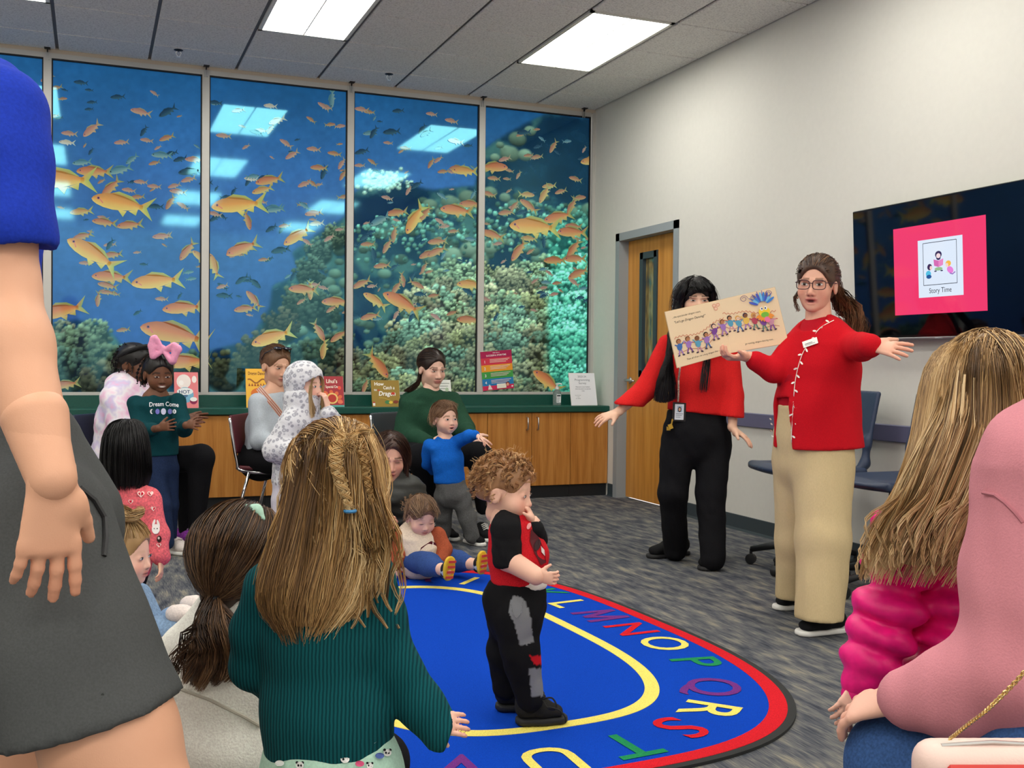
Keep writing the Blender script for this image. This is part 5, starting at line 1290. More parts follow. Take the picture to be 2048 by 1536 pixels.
for k in range(60):
    n_ = nrm(Hr.r.normal(size=3)+V3(0, -.3, .6)); q = V3(n_[0]*.088, -.014+n_[1]*.104, .036+n_[2]*.094)
    if n_[1] > .6 and n_[2] < .5: continue
    tg = nrm(np.cross(n_, Hr.r.normal(size=3))); Hr.lock([p.L(*q), p.L(*(q+n_*.02+tg*.02)), p.L(*(q+n_*.014+tg*.045)), p.L(*(q+n_*.03+tg*.05))], 2, .002, .0006, .9)
Hr.build(p.t)

# ------------------------------------------------------------------ girl in the teal sweater, nearest the camera
d = 1.78; p = Person('blonde girl with a braid in a dark teal ribbed sweater, seen from behind', at(650, 1536, d)*V3(1, 1, 0), skin=(236, 188, 166), lips=(206, 120, 112))
f = facing(140); sd = np.cross(f, (0, 0, 1))
p.head(at(678, 962, d), facing(140, -6), .80, 'child', blush=.8)
pel, wst, chs, sho = at(660, 1500, d), at(655, 1360, d), at(645, 1220, d), at(645, 1105, d)
rsh, rel, rwr = at(738, 1150, d), at(793, 1335, d), at(880, 1458, d-.02); lsh, lel, lwr = at(532, 1180, d), at(508, 1330, d+.03), at(560, 1380, d+.16)
st = [(pel, .10, .085), (wst, .095, .08), (chs, .10, .08), (sho, .08, .055)]
bodycore(p, st, sd, [([rsh, rel, rwr], [.04, .034, .026]), ([lsh, lel, lwr], [.04, .034, .026]), ([at(620, 1536, d), at(620, 1750, d), at(620, 1960, d)], [.06, .05, .04]), ([at(705, 1536, d), at(705, 1750, d), at(705, 1960, d)], [.06, .05, .04])], (at(672, 985, d), at(650, 1090, d), .045, .05))
p.hand(rwr-CR*.022+CU*.012, at(925, 1460, d-.03)-rwr, V3(0, 0, -1)*.5+CF, -V3(0, 0, 1)*.3-CF*.4, .50, .6, .08, h=.0035, fore=rel, fr=.026)
p.build_body()
m, nt, q_ = newmat('teal_rib_knit'); v_ = texco(nt); wv = nd(nt, 'ShaderNodeTexWave', wave_type='BANDS', bands_direction='X'); wv.inputs['Scale'].default_value = 52; wv.inputs['Distortion'].default_value = 1.2; wv.inputs['Detail'].default_value = 1
mp = nd(nt, 'ShaderNodeMapping'); mp.inputs['Rotation'].default_value = (0, 0, YAW); lk(nt, v_, mp.inputs[0]); lk(nt, mp.outputs[0], wv.inputs['Vector'])
lk(nt, ramp(nt, wv.outputs['Fac'], [(.1, (6, 54, 60)), (.8, (14, 84, 88))]), q_.inputs['Base Color']); q_.inputs['Roughness'].default_value = .9; q_.inputs['Specular IOR Level'].default_value = .15; bump(nt, q_, wv.outputs['Fac'], .5, .0012); TEAL = m
S = Sdf(.0062, .02).fold(.0022, 26, 21, (1, 1, .7))
S.torso([(at(663, 1530, d), .110, .098), (at(655, 1420, d), .106, .094), (at(642, 1270, d), .104, .086), (at(640, 1165, d), .104, .074), (at(648, 1100, d), .062, .052)], nrm(sd*.35+CR*.9), .03)
S.path([rsh, at(760, 1230, d), rel, at(845, 1412, d-.01), at(892, 1474, d-.02)], [.046, .044, .041, .037, .036]); S.path([lsh, at(510, 1260, d+.01), lel, at(545, 1375, d+.12)], [.042, .040, .038, .034])
S.cut(at(650, 1512, d), V3(0, 0, -1)-nrm(sd*.35+CR*.9)*-.12).cut(at(898, 1470, d), at(905, 1450, d)-at(820, 1420, d))
p.sdf('sweater', S, TEAL)
S = Sdf(.008, .02).fold(.003, 30, 5, (1, 1, .3)); sk = nrm(sd*.35+CR*.9)
S.torso([(at(662, 1440, d), .098, .086), (at(664, 1560, d), .118, .108), (at(666, 1720, d), .150, .14)], sk, .03); S.cut(at(664, 1716, d), (0, 0, -1))
MINT = cloth('mint_jersey', (176, 212, 192), .04, 200); skt = p.sdf('skirt', S, MINT)
PR = onsurf(skt, .003, 6)
for u, v, s_ in ((690, 1518, 9), (775, 1505, 8), (600, 1530, 8), (740, 1530, 7)):
    PR.ell(u, v, s_, s_*.9, (226, 226, 222)); PR.ell(u-s_*.7, v-s_*.7, s_*.35, s_*.35, (30, 30, 34)); PR.ell(u+s_*.7, v-s_*.7, s_*.35, s_*.35, (30, 30, 34)); PR.ell(u-s_*.35, v, s_*.25, s_*.3, (30, 30, 34)); PR.ell(u+s_*.35, v, s_*.25, s_*.3, (30, 30, 34))
for u, v, c in ((720, 1526, (214, 90, 130)), (760, 1510, (90, 110, 170)), (745, 1480, (232, 240, 236)), (560, 1525, (232, 240, 236))): PR.ell(u, v, 9, 6, c)
PR.build('skirt_print', attr_mat('print_cloth', .9, .1, bmp=.0006), skt, kind='stuff')
SH = cloth('pale_sock_shoe', (210, 206, 200), .05, 200)
for u in (615, 705): g = at(u, 1536, d)*V3(1, 1, 0); shoe(p, g+f*.10, g-f*.07, .034, .06, SH, WHS)
Hr = Hair([(92, 66, 40), (140, 104, 62), (184, 144, 90), (216, 178, 120), (240, 212, 160)], 41, 18)
V, F = cap(p, .008, face=(.066, .080, .084), fc=(0, .108, -.030), cut=-.08, ear=False); Hr.solid(V, F, tonecol(V, (104, 78, 50), (146, 112, 74)))
comb(p, Hr, 1100, [p.hR.T@((at(u_, v_, d-b_)-p.hc)/p.hs) for u_, v_, b_ in ((690, 890, .09), (655, 985, .10), (615, 1000, .08), (585, 1000, .03), (730, 1000, .08), (760, 1000, .03))], region=lambda q: q[2] > -.1 and not (q[1] > .5 and q[2] < .4), thick=.010, w=.0009, spread=.10, lift=.003)
rows = [(842, 662, 712, d-.005, .03), (856, 622, 738, d-.005, .065), (890, 594, 757, d-.005, .088), (950, 578, 772, d-.005, .098), (1020, 560, 780, d-.01, .096), (1090, 538, 780, d-.02, .090), (1160, 516, 765, d-.035, .082), (1215, 520, 735, d-.045, .068), (1262, 560, 680, d-.05, .045)]
tone = lambda ph, r: np.clip(.30+.36*np.sin(ph*1.5-.2)+.20*np.sin(ph*11)+r.normal(0, .13, len(ph)), 0, 1)
curtain(Hr, rows, 2700, .00095, (112, 84, 54), tone, end=(.62, 1.04), wave=.007, wfreq=2.2, phi=(-2.1, 2.0), rootk=.34, jit=.09)
for k in range(110):                                           # loose wavy locks over the back
    u0 = Hr.r.uniform(560, 768); u1 = u0+Hr.r.normal(-6, 26); v1 = Hr.r.uniform(1110, 1258)
    b0 = lambda u: .095*math.sqrt(max(.05, 1-((u-665)/112)**2))
    Hr.lock([at(u0+.40*(668-u0), 880, d-b0(u0)*.95), at(u0+.05*(668-u0), 985, d-b0(u0)-.006), at((u0+u1)/2+Hr.r.normal(0, 9), 1085, d-b0(u0)-.008), at(u1+Hr.r.normal(0, 9), v1-55, d-b0(u1)*.85-.02), at(u1+Hr.r.normal(0, 13), v1, d-b0(u1)*.8-.02)], 12, (.003, .006, .0065, .002), .0008, Hr.r.uniform(.15, 1.), curl=.25, freq=1.3, spread=.9)
for k in range(40):                                            # fly-aways on crown and shoulder
    u0 = Hr.r.uniform(600, 760); v0 = Hr.r.uniform(846, 900) if Hr.r.random() < .5 else Hr.r.uniform(1000, 1120); q = at(u0, v0, d-.08)
    Hr.lock([q, q+Hr.r.normal(0, .008, 3)-V3(0, 0, .02)-CF*.003, q+Hr.r.normal(0, .014, 3)-V3(0, 0, .05)-CF*.004], 1, .001, .0004, .95)
def braid(path, n, A, rad, w, cyc, dz, tone):
    G = catmull(path, 60); t = np.linspace(0, 1, 60); T = np.gradient(G, axis=0); T /= np.linalg.norm(T, axis=1)[:, None]; N_ = -CF; X = np.cross(T, N_); X /= np.linalg.norm(X, axis=1)[:, None]
    M0 = Hr.M; Hr.M = 44; tap = 1-.45*t
    for k in range(3):
        ph = 2*math.pi*(cyc*t+k/3.); g = G+(A*tap*np.sin(ph))[:, None]*X+(dz*np.cos(2*ph))[:, None]*-CF
        Hr.lock(g, n, tuple(rad*np.interp(x, [0, 1], [1, .55]) for x in (0, .5, 1)), w, tone)
    Hr.M = M0
braid([at(683, 868, d-.085), at(672, 905, d-.105), at(674, 940, d-.112), at(688, 985, d-.110), at(700, 1022, d-.108)], 46, .0085, .0074, .0010, 3.2, .004, .85)
braid([at(716, 880, d-.075), at(727, 920, d-.085), at(735, 970, d-.085), at(742, 1010, d-.075)], 34, .006, .0055, .0010, 3.2, .003, .55)
for k in range(24): Hr.lock([at(660+90*Hr.r.random(), 862, d-.035), at(690+26*Hr.r.random(), 866, d-.068), at(688, 884, d-.088)], 12, .004, .0009, Hr.r.uniform(.4, 1))
Hr.build(p.t)
MB().tube([at(700, 1022, d-.108)+.0085*(math.cos(a)*CR+math.sin(a)*CF) for a in np.linspace(0, 6.28, 12, endpoint=False)], .0028, 6, closed=True).build('hair_tie', plain('blue_elastic', (60, 130, 180), .6), p.t)
# ================================================================== THE ROW ALONG THE COUNTER
def leg(S, pts, r): S.path(pts, r)
CHR = CHROME
def stack_chair(c, fwd, shell, label, seat_z=.44):
    """stacking chair: moulded seat and back on four steel legs; c = floor point below the seat"""
    f = nrm(fwd*V3(1, 1, 0)); s = np.cross(f, (0, 0, 1)); up = V3(0, 0, 1); t = thing('stacking_chair', c*V3(1, 1, 0), label, 'chair', 'stacking chairs by the counter'); c = c*V3(1, 1, 0)
    S = Sdf(.010, .02); S.box(c+up*seat_z, (.21, .21, .012), np.c_[s, f, up], .012); S.ell(c+up*(seat_z+.03)-f*.02, (.17, .17, .03), np.c_[s, f, up], .01, 's'); V, F = S.mesh(); mk('seat', V, F, shell, t, smooth=True)
    b = nrm(up-f*.16); S = Sdf(.010, .02); S.box(c+up*(seat_z+.20)-f*.225, (.205, .011, .12), np.c_[s, np.cross(b, s), b], .011); V, F = S.mesh(); mk('backrest', V, F, shell, t, smooth=True)
    for sx in (-1, 1):
        MB().tube(catmull([c+s*sx*.20+up*(seat_z+.30)-f*.245, c+s*sx*.205+up*(seat_z+.05)-f*.20, c+s*sx*.205+up*(seat_z-.02)-f*.15, c+s*sx*.21+f*.14+up*(seat_z-.025), c+s*sx*.215+f*.19+up*(seat_z-.06), c+s*sx*.235+f*.215+up*.004], 30), .010, 8).build('front_leg', CHR, t, smooth=True)
        MB().tube([c+s*sx*.205+up*(seat_z-.02)-f*.12, c+s*sx*.225-f*.23+up*.004], .010, 8).build('rear_leg', CHR, t, smooth=True)
    return t
NAVY, MAROON, CHAR = plain('navy_shell', (32, 40, 62), .5), plain('maroon_shell', (92, 28, 38), .5), plain('charcoal_shell', (50, 58, 64), .5)
# ------------------------------------------------------------------ woman in the tie-dye hoodie
d = 6.28; p = Person('seated woman in a pink and lilac tie-dye hoodie clapping round a child', at(240, 960, d)*V3(1, 1, 0), skin=(104, 66, 46), lips=(120, 62, 56), brow=(24, 18, 16))
f = facing(66); sd = np.cross(f, (0, 0, 1)); hip = at(236, 925, d); stack_chair(at(258, 925, d+.02), facing(78), NAVY, 'navy stacking chair under the woman in the tie-dye hoodie')
p.head(at(270, 728, d), facing(74, -6), 1.0, 'adult_smile', iris=(30, 20, 16), teeth=True)
chs, sho = at(252, 820, d), at(258, 778, d)
rsh, rel, rwr = at(228, 796, d-.12), at(244, 868, d-.2), at(300, 846, d-.32); lsh, lel, lwr = at(280, 790, d+.12), at(330, 850, d+.02), at(370, 840, d-.25)
st = [(hip, .17, .14), (chs, .16, .12), (sho, .13, .07)]
bodycore(p, st, sd, [([rsh, rel, rwr], [.05, .04, .032]), ([lsh, lel, lwr], [.05, .04, .032])], (at(268, 752, d), at(258, 785, d), .05, .06))
p.hand(rwr, at(338, 850, d-.36)-rwr, CF*.3+CR*.6+V3(0, 0, -.3), V3(0, 0, 1), .95, .2, .2, fore=rel, fr=.034)
p.hand(lwr, at(402, 838, d-.30)-lwr, -CR*.5+CF*.6-V3(0, 0, .3), V3(0, 0, 1), .95, .15, .25, fore=lel, fr=.034); p.build_body()
m, nt, q_ = newmat('tie_dye'); fz = noise(nt, texco(nt), 7, 3, .55); lk(nt, ramp(nt, fz, [(.30, (214, 150, 200)), (.42, (236, 196, 220)), (.5, (236, 230, 236)), (.58, (206, 196, 226)), (.70, (234, 170, 206))]), q_.inputs['Base Color']); q_.inputs['Roughness'].default_value = .95; q_.inputs['Specular IOR Level'].default_value = .1
S = Sdf(.010, .025).fold(.004, 22, 9); S.torso([(at(240, 905, d), .185, .15), (at(250, 840, d), .18, .14), (at(257, 790, d), .17, .11), (at(258, 766, d), .10, .08)], sd); S.path([rsh, rel, at(274, 852, d-.27)], [.075, .07, .05]); S.path([lsh, lel, at(358, 842, d-.2)], [.075, .065, .05])
S.torso([(at(252, 762, d)-f*.05, .10, .06), (at(262, 770, d)+f*.03, .09, .05)], sd); p.sdf('hoodie', S, m)
BLG = cloth('black_leggings', (20, 20, 23), .15, 200, .0006)
k1, a1 = at(402, 915, d-.38), at(392, 1066, d-.33); k2, a2 = at(372, 925, d-.1), at(372, 1060, d-.1)
S = Sdf(.011, .03); S.torso([(hip-f*.02, .18, .15), (hip+f*.04-V3(0, 0, .03), .18, .13)], sd); S.path([hip-V3(0, 0, .01)+sd*.08, k1, a1], [.095, .072, .042]); S.path([hip-V3(0, 0, .02)-sd*.08, k2, a2], [.095, .07, .042]); p.sdf('leggings', S, BLG)
PUR, PUS = cloth('purple_mesh_shoe', (142, 62, 160), .25, 120), plain('pale_sole', (214, 208, 206), .6)
for a, k in ((a1, 0), (a2, 1)):
    g = a*V3(1, 1, 0); fz_ = facing(50); shoe(p, g+fz_*.17, g-fz_*.08, .048, .085, PUR, PUS, lace=plain('lilac_lace', (206, 170, 216), .7))
Hr = Hair([(10, 9, 9), (26, 22, 22), (44, 38, 36)], 51, 12)
V, F = cap(p, .012, cut=-.04); Hr.solid(V, F, tonecol(V, (14, 12, 12), (34, 30, 30)))
for k in range(70):
    q = nrm(Hr.r.normal(size=3)+V3(0, -.8, -.1)); q = V3(q[0]*.092, -.014+q[1]*.112, .036+q[2]*.098); e = q+V3(Hr.r.normal(0, .01), -.02, -.05-.05*Hr.r.random()); Hr.lock([p.L(*q), p.L(*((q+e)/2+V3(0, -.012, 0))), p.L(*e)], 10, .006, .0016, None, curl=.9, freq=3)
Hr.build(p.t)
hb = MB().tube([p.L(.092*math.cos(a), -.014+.104*math.sin(a)*.9, .052+.050*math.sin(a)*1.1+.012) for a in np.linspace(0, 6.28, 28, endpoint=False)], .012, 8, closed=True); hb.build('headband', plain('black_headband', (16, 16, 18), .8), p.t, smooth=True)
MB().lathe([(.001, -.005), (.005, 0), (.001, .005)], p.L(.084, -.004, -.040), 10).build('earring', CHROME, p.t, smooth=True)

# ------------------------------------------------------------------ girl with the pink bow
d = 5.82; p = Person('smiling girl with a big pink hair bow in a dark teal sweatshirt', ground(345, 1108), skin=(112, 72, 50), lips=(128, 66, 60), brow=(28, 20, 18))
f = facing(36); sd = np.cross(f, (0, 0, 1))
p.head(at(317, 748, d), facing(34, -12), .92, 'child_smile', iris=(30, 20, 16), teeth=True, eyes='narrow')
pel, chs, sho = at(318, 915, d), at(312, 845, d), at(312, 795, d); rsh, rel, rwr = at(272, 808, d-.02), at(286, 862, d-.1), at(318, 856, d-.24); lsh, lel, lwr = at(354, 804, d), at(368, 858, d-.06), at(372, 850, d-.2)
st = [(pel, .105, .08), (chs, .105, .08), (sho, .095, .06)]
bodycore(p, st, sd, [([rsh, rel, rwr], [.036, .03, .024]), ([lsh, lel, lwr], [.036, .03, .024])], (at(316, 770, d), at(313, 800, d), .04, .045))
p.hand(rwr, at(345, 850, d-.27)-rwr, CR*.4+CF*.5, V3(0, 0, 1), .68, .15, .2, h=.004, fore=rel, fr=.026); p.hand(lwr, at(402, 848, d-.25)-lwr, -CR*.3+CF*.6-V3(0, 0, .2), V3(0, 0, 1), .68, .15, .25, h=.004, fore=lel, fr=.026); p.build_body()
SW = cloth('dark_teal_sweat', (12, 62, 68), .06, 200)
S = Sdf(.007, .018).fold(.0025, 34, 4); S.torso([(at(316, 908, d), .112, .09), (at(314, 850, d), .118, .09), (at(312, 812, d), .112, .07), (at(313, 799, d), .055, .046)], sd); S.path([rsh, rel, at(306, 858, d-.18)], [.05, .046, .036]); S.path([lsh, lel, at(369, 852, d-.15)], [.05, .044, .036]); S.cut(at(316, 910, d), (0, 0, -1)); sw = p.sdf('sweatshirt', S, SW)
PR = onsurf(sw, .003, 4); PR.text('Dream Come', 322, 0, 0, (240, 240, 244)) if False else None
V_, F_ = text2d('Dream Come', .02); V_ = V_*9.0; V_[:, 0] = 298+V_[:, 0]*.86; V_[:, 1] = 812-V_[:, 1]-.002*(V_[:, 0]-325)**2*-1; PR.raw(V_, [f_[::-1] for f_ in F_], (236, 238, 244))
for u, c, r_ in ((304, (236, 238, 244), 5), (315, (120, 120, 200), 5.5), (327, (214, 214, 236), 6.5), (340, (130, 130, 206), 5.5), (349, (236, 238, 244), 4.5)): PR.ell(u, 823, r_*.8, r_, c, n=12)
PR.ell(306.5, 823, 3.4, 4.6, (12, 62, 68)); PR.ell(346.5, 823, 3, 4.2, (12, 62, 68)); PR.build('shirt_print', attr_mat('print', .6, .3), sw)
JN = cloth('dark_blue_jeans', (34, 48, 78), .14, 200)
S = Sdf(.008, .02); S.torso([(at(316, 905, d), .100, .08), (at(318, 935, d), .105, .085)], sd); S.path([at(308, 940, d-.03), at(324, 1010, d-.06), at(334, 1085, d-.05)], [.062, .05, .04]); S.path([at(336, 940, d+.03), at(340, 1010, d+.03), at(340, 1080, d+.08)], [.06, .046, .036]); p.sdf('jeans', S, JN)
WSH = cloth('white_canvas_shoe', (222, 210, 204), .05, 200); h_, t_ = ground(337, 1106), ground(388, 1113); sh_ = shoe(p, t_, h_, .038, .072, WSH, plain('white_sole', (228, 226, 220), .6)); h2 = ground(330, 1098); shoe(p, h2+(t_-h_)*.95, h2, .037, .07, WSH, plain('white_sole', (228, 226, 220), .6))
b = MB(); dd = nrm(t_-h_); sdd = np.cross(dd, (0, 0, 1))
for k in range(2): q = h_+dd*(.072+.03*k)+V3(0, 0, .088-.014*k); b.tube([q-sdd*.028-V3(0, 0, .008), q, q+sdd*.028-V3(0, 0, .008)], .007, 6)
b.build('strap', WSH, sh_, smooth=True)
Hr = Hair([(10, 9, 9), (26, 22, 22), (46, 38, 34)], 52, 12); V, F = cap(p, .008, face=(.070, .085, .088), fc=(0, .106, -.026), cut=-.05); Hr.solid(V, F, tonecol(V, (14, 12, 12), (34, 28, 26))); comb(p, Hr, 260, (0, -.03, .13), thick=.008)
for k in range(14): q = V3(Hr.r.uniform(.02, .08), -.03-.05*Hr.r.random(), .07); Hr.lock([p.L(*q), p.L(q[0]+.03, q[1]-.02, .0), p.L(q[0]+.032, q[1], -.07-.03*Hr.r.random())], 14, .006, .0014, None, curl=.8, freq=4)
Hr.build(p.t)
BOW = cloth('pink_ribbon', (240, 160, 192), .03, 90, .0006, .6)
bw_ = at(327, 697, d-.05)
S = Sdf(.004, .006)
for pts in ([(327, 700), (305, 672), (299, 690), (304, 714)], [(327, 700), (352, 690), (361, 697), (347, 726)]):
    Q = [at(u, v, d-.05-(.02 if i else 0)) for i, (u, v) in enumerate(pts)]; c_ = np.mean(Q, 0)
    for i in range(1, 4):
        for j in range(i+1, 4): S.cone(Q[i]*.75+c_*.25, Q[j]*.75+c_*.25, .018, .018)
    for i in (1, 2, 3): S.cone(Q[0], Q[i]*.85+Q[0]*.15, .012, .020)
S.ell(bw_, (.014, .014, .018)); S.fold(.002, 60, 2); p.sdf('hair_bow', S, BOW)

# ------------------------------------------------------------------ woman in the grey jacket
d = 6.45; p = Person('seated woman in a light grey zip jacket with sunglasses on her head', at(545, 960, d)*V3(1, 1, 0), skin=(226, 176, 148), lips=(190, 110, 100), brow=(130, 96, 70))
f = facing(58); sd = np.cross(f, (0, 0, 1)); hip = at(530, 918, d); stack_chair(at(558, 925, d+.02), facing(86), MAROON, 'maroon stacking chair under the woman in the grey jacket')
p.head(at(552, 731, d), facing(44, -12), 1.0, 'adult', eyes='narrow', gaze=(0, -.6), blush=.6)
chs, sho = at(540, 840, d), at(548, 790, d); rsh, rel, rwr = at(516, 806, d-.10), at(520, 880, d-.18), at(570, 893, d-.3); lsh, lel, lwr = at(578, 806, d+.1), at(592, 870, d), at(600, 885, d-.1)
st = [(hip, .16, .13), (chs, .15, .11), (sho, .13, .07)]
bodycore(p, st, sd, [([rsh, rel, rwr], [.045, .04, .03]), ([lsh, lel, lwr], [.045, .04, .03])], (at(552, 755, d), at(549, 792, d), .048, .055)); p.hand(rwr, CR-V3(0, 0, .2), CF, V3(0, 0, 1), .92, .5, .08, fore=rel); p.build_body()
GJ = cloth('grey_jacket', (176, 184, 192), .04, 160, .0006)
S = Sdf(.009, .022).fold(.004, 26, 12); S.torso([(at(536, 915, d), .16, .135), (at(542, 850, d), .165, .13), (at(548, 812, d), .15, .09), (at(550, 794, d), .075, .06)], sd); S.path([rsh, rel, at(560, 892, d-.28)], [.062, .058, .042]); S.path([lsh, lel, lwr], [.06, .055, .042]); S.torso([(at(548, 790, d)-f*.02, .075, .05), (at(546, 784, d)-f*.04, .07, .045)], sd); S.cone(at(556, 785, d)+f*.10, at(555, 760, d)+f*.07, .035, .05, .01, 's'); gj = p.sdf('jacket', S, GJ)
S = Sdf(.009, .02); S.torso([(at(546, 840, d), .13, .115), (at(552, 802, d), .08, .06)], sd); p.sdf('shirt', S, plain('sage_tee', (150, 168, 152), .9))
w = wrap(gj, 6); q = w([(517, 775), (527, 787), (540, 802), (553, 817), (564, 832)], .006); sp = MB()
for k, c in ((0, 'striped_strap'),): pass
V = []; [V.extend([a-nrm(CR*.7+CU*.7)*.020, a+nrm(CR*.7+CU*.7)*.020]) for a in q]
mk('bag_strap', V, [(2*i, 2*i+1, 2*i+3, 2*i+2) for i in range(len(q)-1)], plain('strap_base', (226, 206, 190), .8), p.t)
for o in (-.012, 0, .012):
    V = []; [V.extend([a+nrm(CR*.7+CU*.7)*(o-.0028)-CF*.002, a+nrm(CR*.7+CU*.7)*(o+.0028)-CF*.002]) for a in q]; mk('strap_stripe', V, [(2*i, 2*i+1, 2*i+3, 2*i+2) for i in range(len(q)-1)], plain('strap_stripe', (190, 110, 90), .8), p.t)
S = Sdf(.011, .03); S.path([hip+sd*.08, at(590, 925, d-.35), at(600, 1060, d-.35)], [.09, .068, .04]); S.path([hip-sd*.08, at(610, 925, d-.15), at(615, 1050, d-.15)], [.09, .068, .04]); S.torso([(hip-f*.02, .165, .14), (hip+f*.05, .165, .12)], sd); p.sdf('trousers', S, BLG)
for u in (600, 616): g = at(u, 1062, d-.35 if u == 600 else d-.15)*V3(1, 1, 0); shoe(p, g+f*.16, g-f*.07, .045, .08, BSH, WHS)
Hr = Hair([(84, 58, 40), (124, 90, 62), (160, 122, 88)], 53, 12); V, F = cap(p, .008, face=(.068, .085, .086), fc=(0, .106, -.024), cut=-.04); Hr.solid(V, F, tonecol(V, (98, 68, 48), (132, 96, 68))); comb(p, Hr, 700, (0, -.112, .045), thick=.008, w=.001)
for k in range(14): a = 6.28*k/14; Hr.lock([p.L(.0, -.10, .045)]+[p.L(.030*math.cos(a+.8*j), -.125-.01*math.sin(j), .05+.030*math.sin(a+.8*j)) for j in range(1, 4)], 16, .011, .0012, None)
Hr.build(p.t)
SGL = plain('dark_sunglass', (20, 18, 34), .08, spec=.8); sg = MB()
for sx in (-1, 1):
    S = Sdf(.003, .004); S.ell((sx*.034, .052, .118), (.030, .020, .010)); V, F = S.mesh(); sg.add((V*p.hs)@p.hR.T+p.hc, [tuple(x) for x in F])
    sg.tube([p.L(sx*.062, .045, .112), p.L(sx*.090, .0, .075), p.L(sx*.090, -.03, .03)], .003, 6)
sg.tube([p.L(-.01, .06, .124), p.L(.01, .06, .124)], .004, 6); sg.build('sunglasses', SGL, p.t, smooth=True)

# ------------------------------------------------------------------ girl in the leopard hood
d = 5.62; p = Person('girl in a white leopard-spotted hooded fleece with the hood up', at(590, 1000, d)*V3(1, 1, 0), skin=(238, 192, 170), lips=(214, 130, 120), brow=(170, 130, 96))
f = facing(80); sd = np.cross(f, (0, 0, 1)); p.head(at(611, 771, d), facing(70, -4), .92, 'child', iris=(70, 90, 100), blush=.9)
pel, chs, sho = at(585, 960, d), at(592, 880, d), at(600, 828, d); rsh, rel, rwr = at(582, 846, d-.10), at(550, 900, d-.12), at(600, 905, d-.22); lsh, lel, lwr = at(628, 840, d+.08), at(668, 850, d+.02), at(655, 815, d-.05)
st = [(pel, .11, .09), (chs, .11, .09), (sho, .09, .06)]
bodycore(p, st, sd, [([rsh, rel, rwr], [.036, .03, .025]), ([lsh, lel, lwr], [.036, .03, .025])], (at(608, 795, d), at(601, 830, d), .04, .045)); p.hand(lwr, at(650, 792, d-.05)-lwr, -CR+CF*.3, CF, .66, .7, .06, h=.004, fore=lel); p.build_body()
m, nt, q_ = newmat('leopard_fleece'); vr = nd(nt, 'ShaderNodeTexVoronoi'); vr.inputs['Scale'].default_value = 42; v_ = texco(nt); lk(nt, v_, vr.inputs['Vector']); lk(nt, ramp(nt, vr.outputs['Distance'], [(.16, (206, 206, 212)), (.28, (164, 164, 174)), (.40, (172, 172, 182)), (.52, (224, 224, 228))]), q_.inputs['Base Color']); q_.inputs['Roughness'].default_value = .95; q_.inputs['Specular IOR Level'].default_value = .1; bump(nt, q_, noise(nt, v_, 160, 3), .6, .004); LEO = m
S = Sdf(.008, .025).fold(.003, 40, 7); S.torso([(at(582, 960, d), .12, .10), (at(590, 890, d), .135, .11), (at(600, 845, d), .13, .095), (at(603, 818, d), .08, .07)], sd); S.path([rsh, rel, at(610, 905, d-.22)], [.066, .064, .056]); S.path([lsh, lel, at(658, 828, d-.05)], [.062, .056, .044])
S.cone(at(607, 800, d)-f*.01, at(602, 838, d), .10, .09)
hd = Sdf(.007, .02).fold(.002, 40, 3); hd.ell((0, -.018, .036), (.106, .122, .112)); hd.cone((0, -.03, .0), (0, -.03, -.085), .098, .095); hd.ell((0, .125, -.026), (.068, .100, .094), k=.012, mode='s'); hd.ell((0, .03, -.01), (.084, .09, .10), k=.006, mode='s')
jk = p.sdf('fleece_jacket', S, LEO); V, F = hd.mesh(); mk('hood', (V*p.hs)@p.hR.T+p.hc, F, LEO, p.t, smooth=True)
S = Sdf(.008, .02); S.torso([(at(582, 950, d), .115, .095), (at(580, 1000, d), .11, .09)], sd); S.path([at(566, 1000, d-.05), at(560, 1120, d-.05)], [.062, .045]); S.path([at(594, 1000, d+.05), at(594, 1118, d+.05)], [.06, .045]); p.sdf('trousers', S, plain('pale_lilac_fleece', (206, 202, 214), .95, bmp=.002, scale=120))
for u in (560, 594): g = at(u, 1100, d)*V3(1, 1, 0)+f*.03; shoe(p, g+f*.09, g-f*.06, .036, .065, WSH, WHS)
Hr = Hair([(150, 116, 76), (196, 160, 110), (226, 196, 150)], 54, 12)
for sx in (-1, 1):
    for k in range(16): Hr.lock([p.L(sx*.01, .07, .10), p.L(sx*.062, .078, .03), p.L(sx*.064, .075, -.06), p.L(sx*.06+Hr.r.normal(0, .01), .10, -.13-.05*Hr.r.random())], 14, (.006, .01, .01), .0011, Hr.r.uniform(.2, 1))
Hr.build(p.t)

# ------------------------------------------------------------------ woman in the green sweater
d = 6.72; p = Person('seated woman in a dark green sweater with dark hair tied back', at(840, 960, d)*V3(1, 1, 0), skin=(234, 190, 168), lips=(196, 112, 104), brow=(80, 56, 44))
f = facing(40); sd = np.cross(f, (0, 0, 1)); hip = at(826, 905, d+.05); stack_chair(at(838, 905, d+.08), facing(55), CHAR, 'charcoal stacking chair under the woman in the green sweater')
p.head(at(864, 737, d), facing(34, -12), .98, 'adult', eyes='narrow', gaze=(.2, -.7), blush=.7)
chs, sho = at(852, 840, d), at(860, 795, d); rsh, rel, rwr = at(822, 806, d-.05), at(812, 872, d-.12), at(862, 886, d-.32); lsh, lel, lwr = at(902, 804, d+.06), at(926, 858, d-.05), at(944, 872, d-.28)
st = [(hip, .17, .13), (chs, .16, .11), (sho, .14, .07)]
bodycore(p, st, sd, [([rsh, rel, rwr], [.045, .04, .03]), ([lsh, lel, lwr], [.045, .04, .03])], (at(864, 760, d), at(861, 797, d), .048, .056)); p.hand(lwr, at(962, 884, d-.32)-lwr, CF-V3(0, 0, .5), V3(0, 0, 1), .92, .35, .1, fore=lel); p.hand(rwr, CR, CF-V3(0, 0, .5), V3(0, 0, 1), .92, .5, .1, fore=rel); p.build_body()
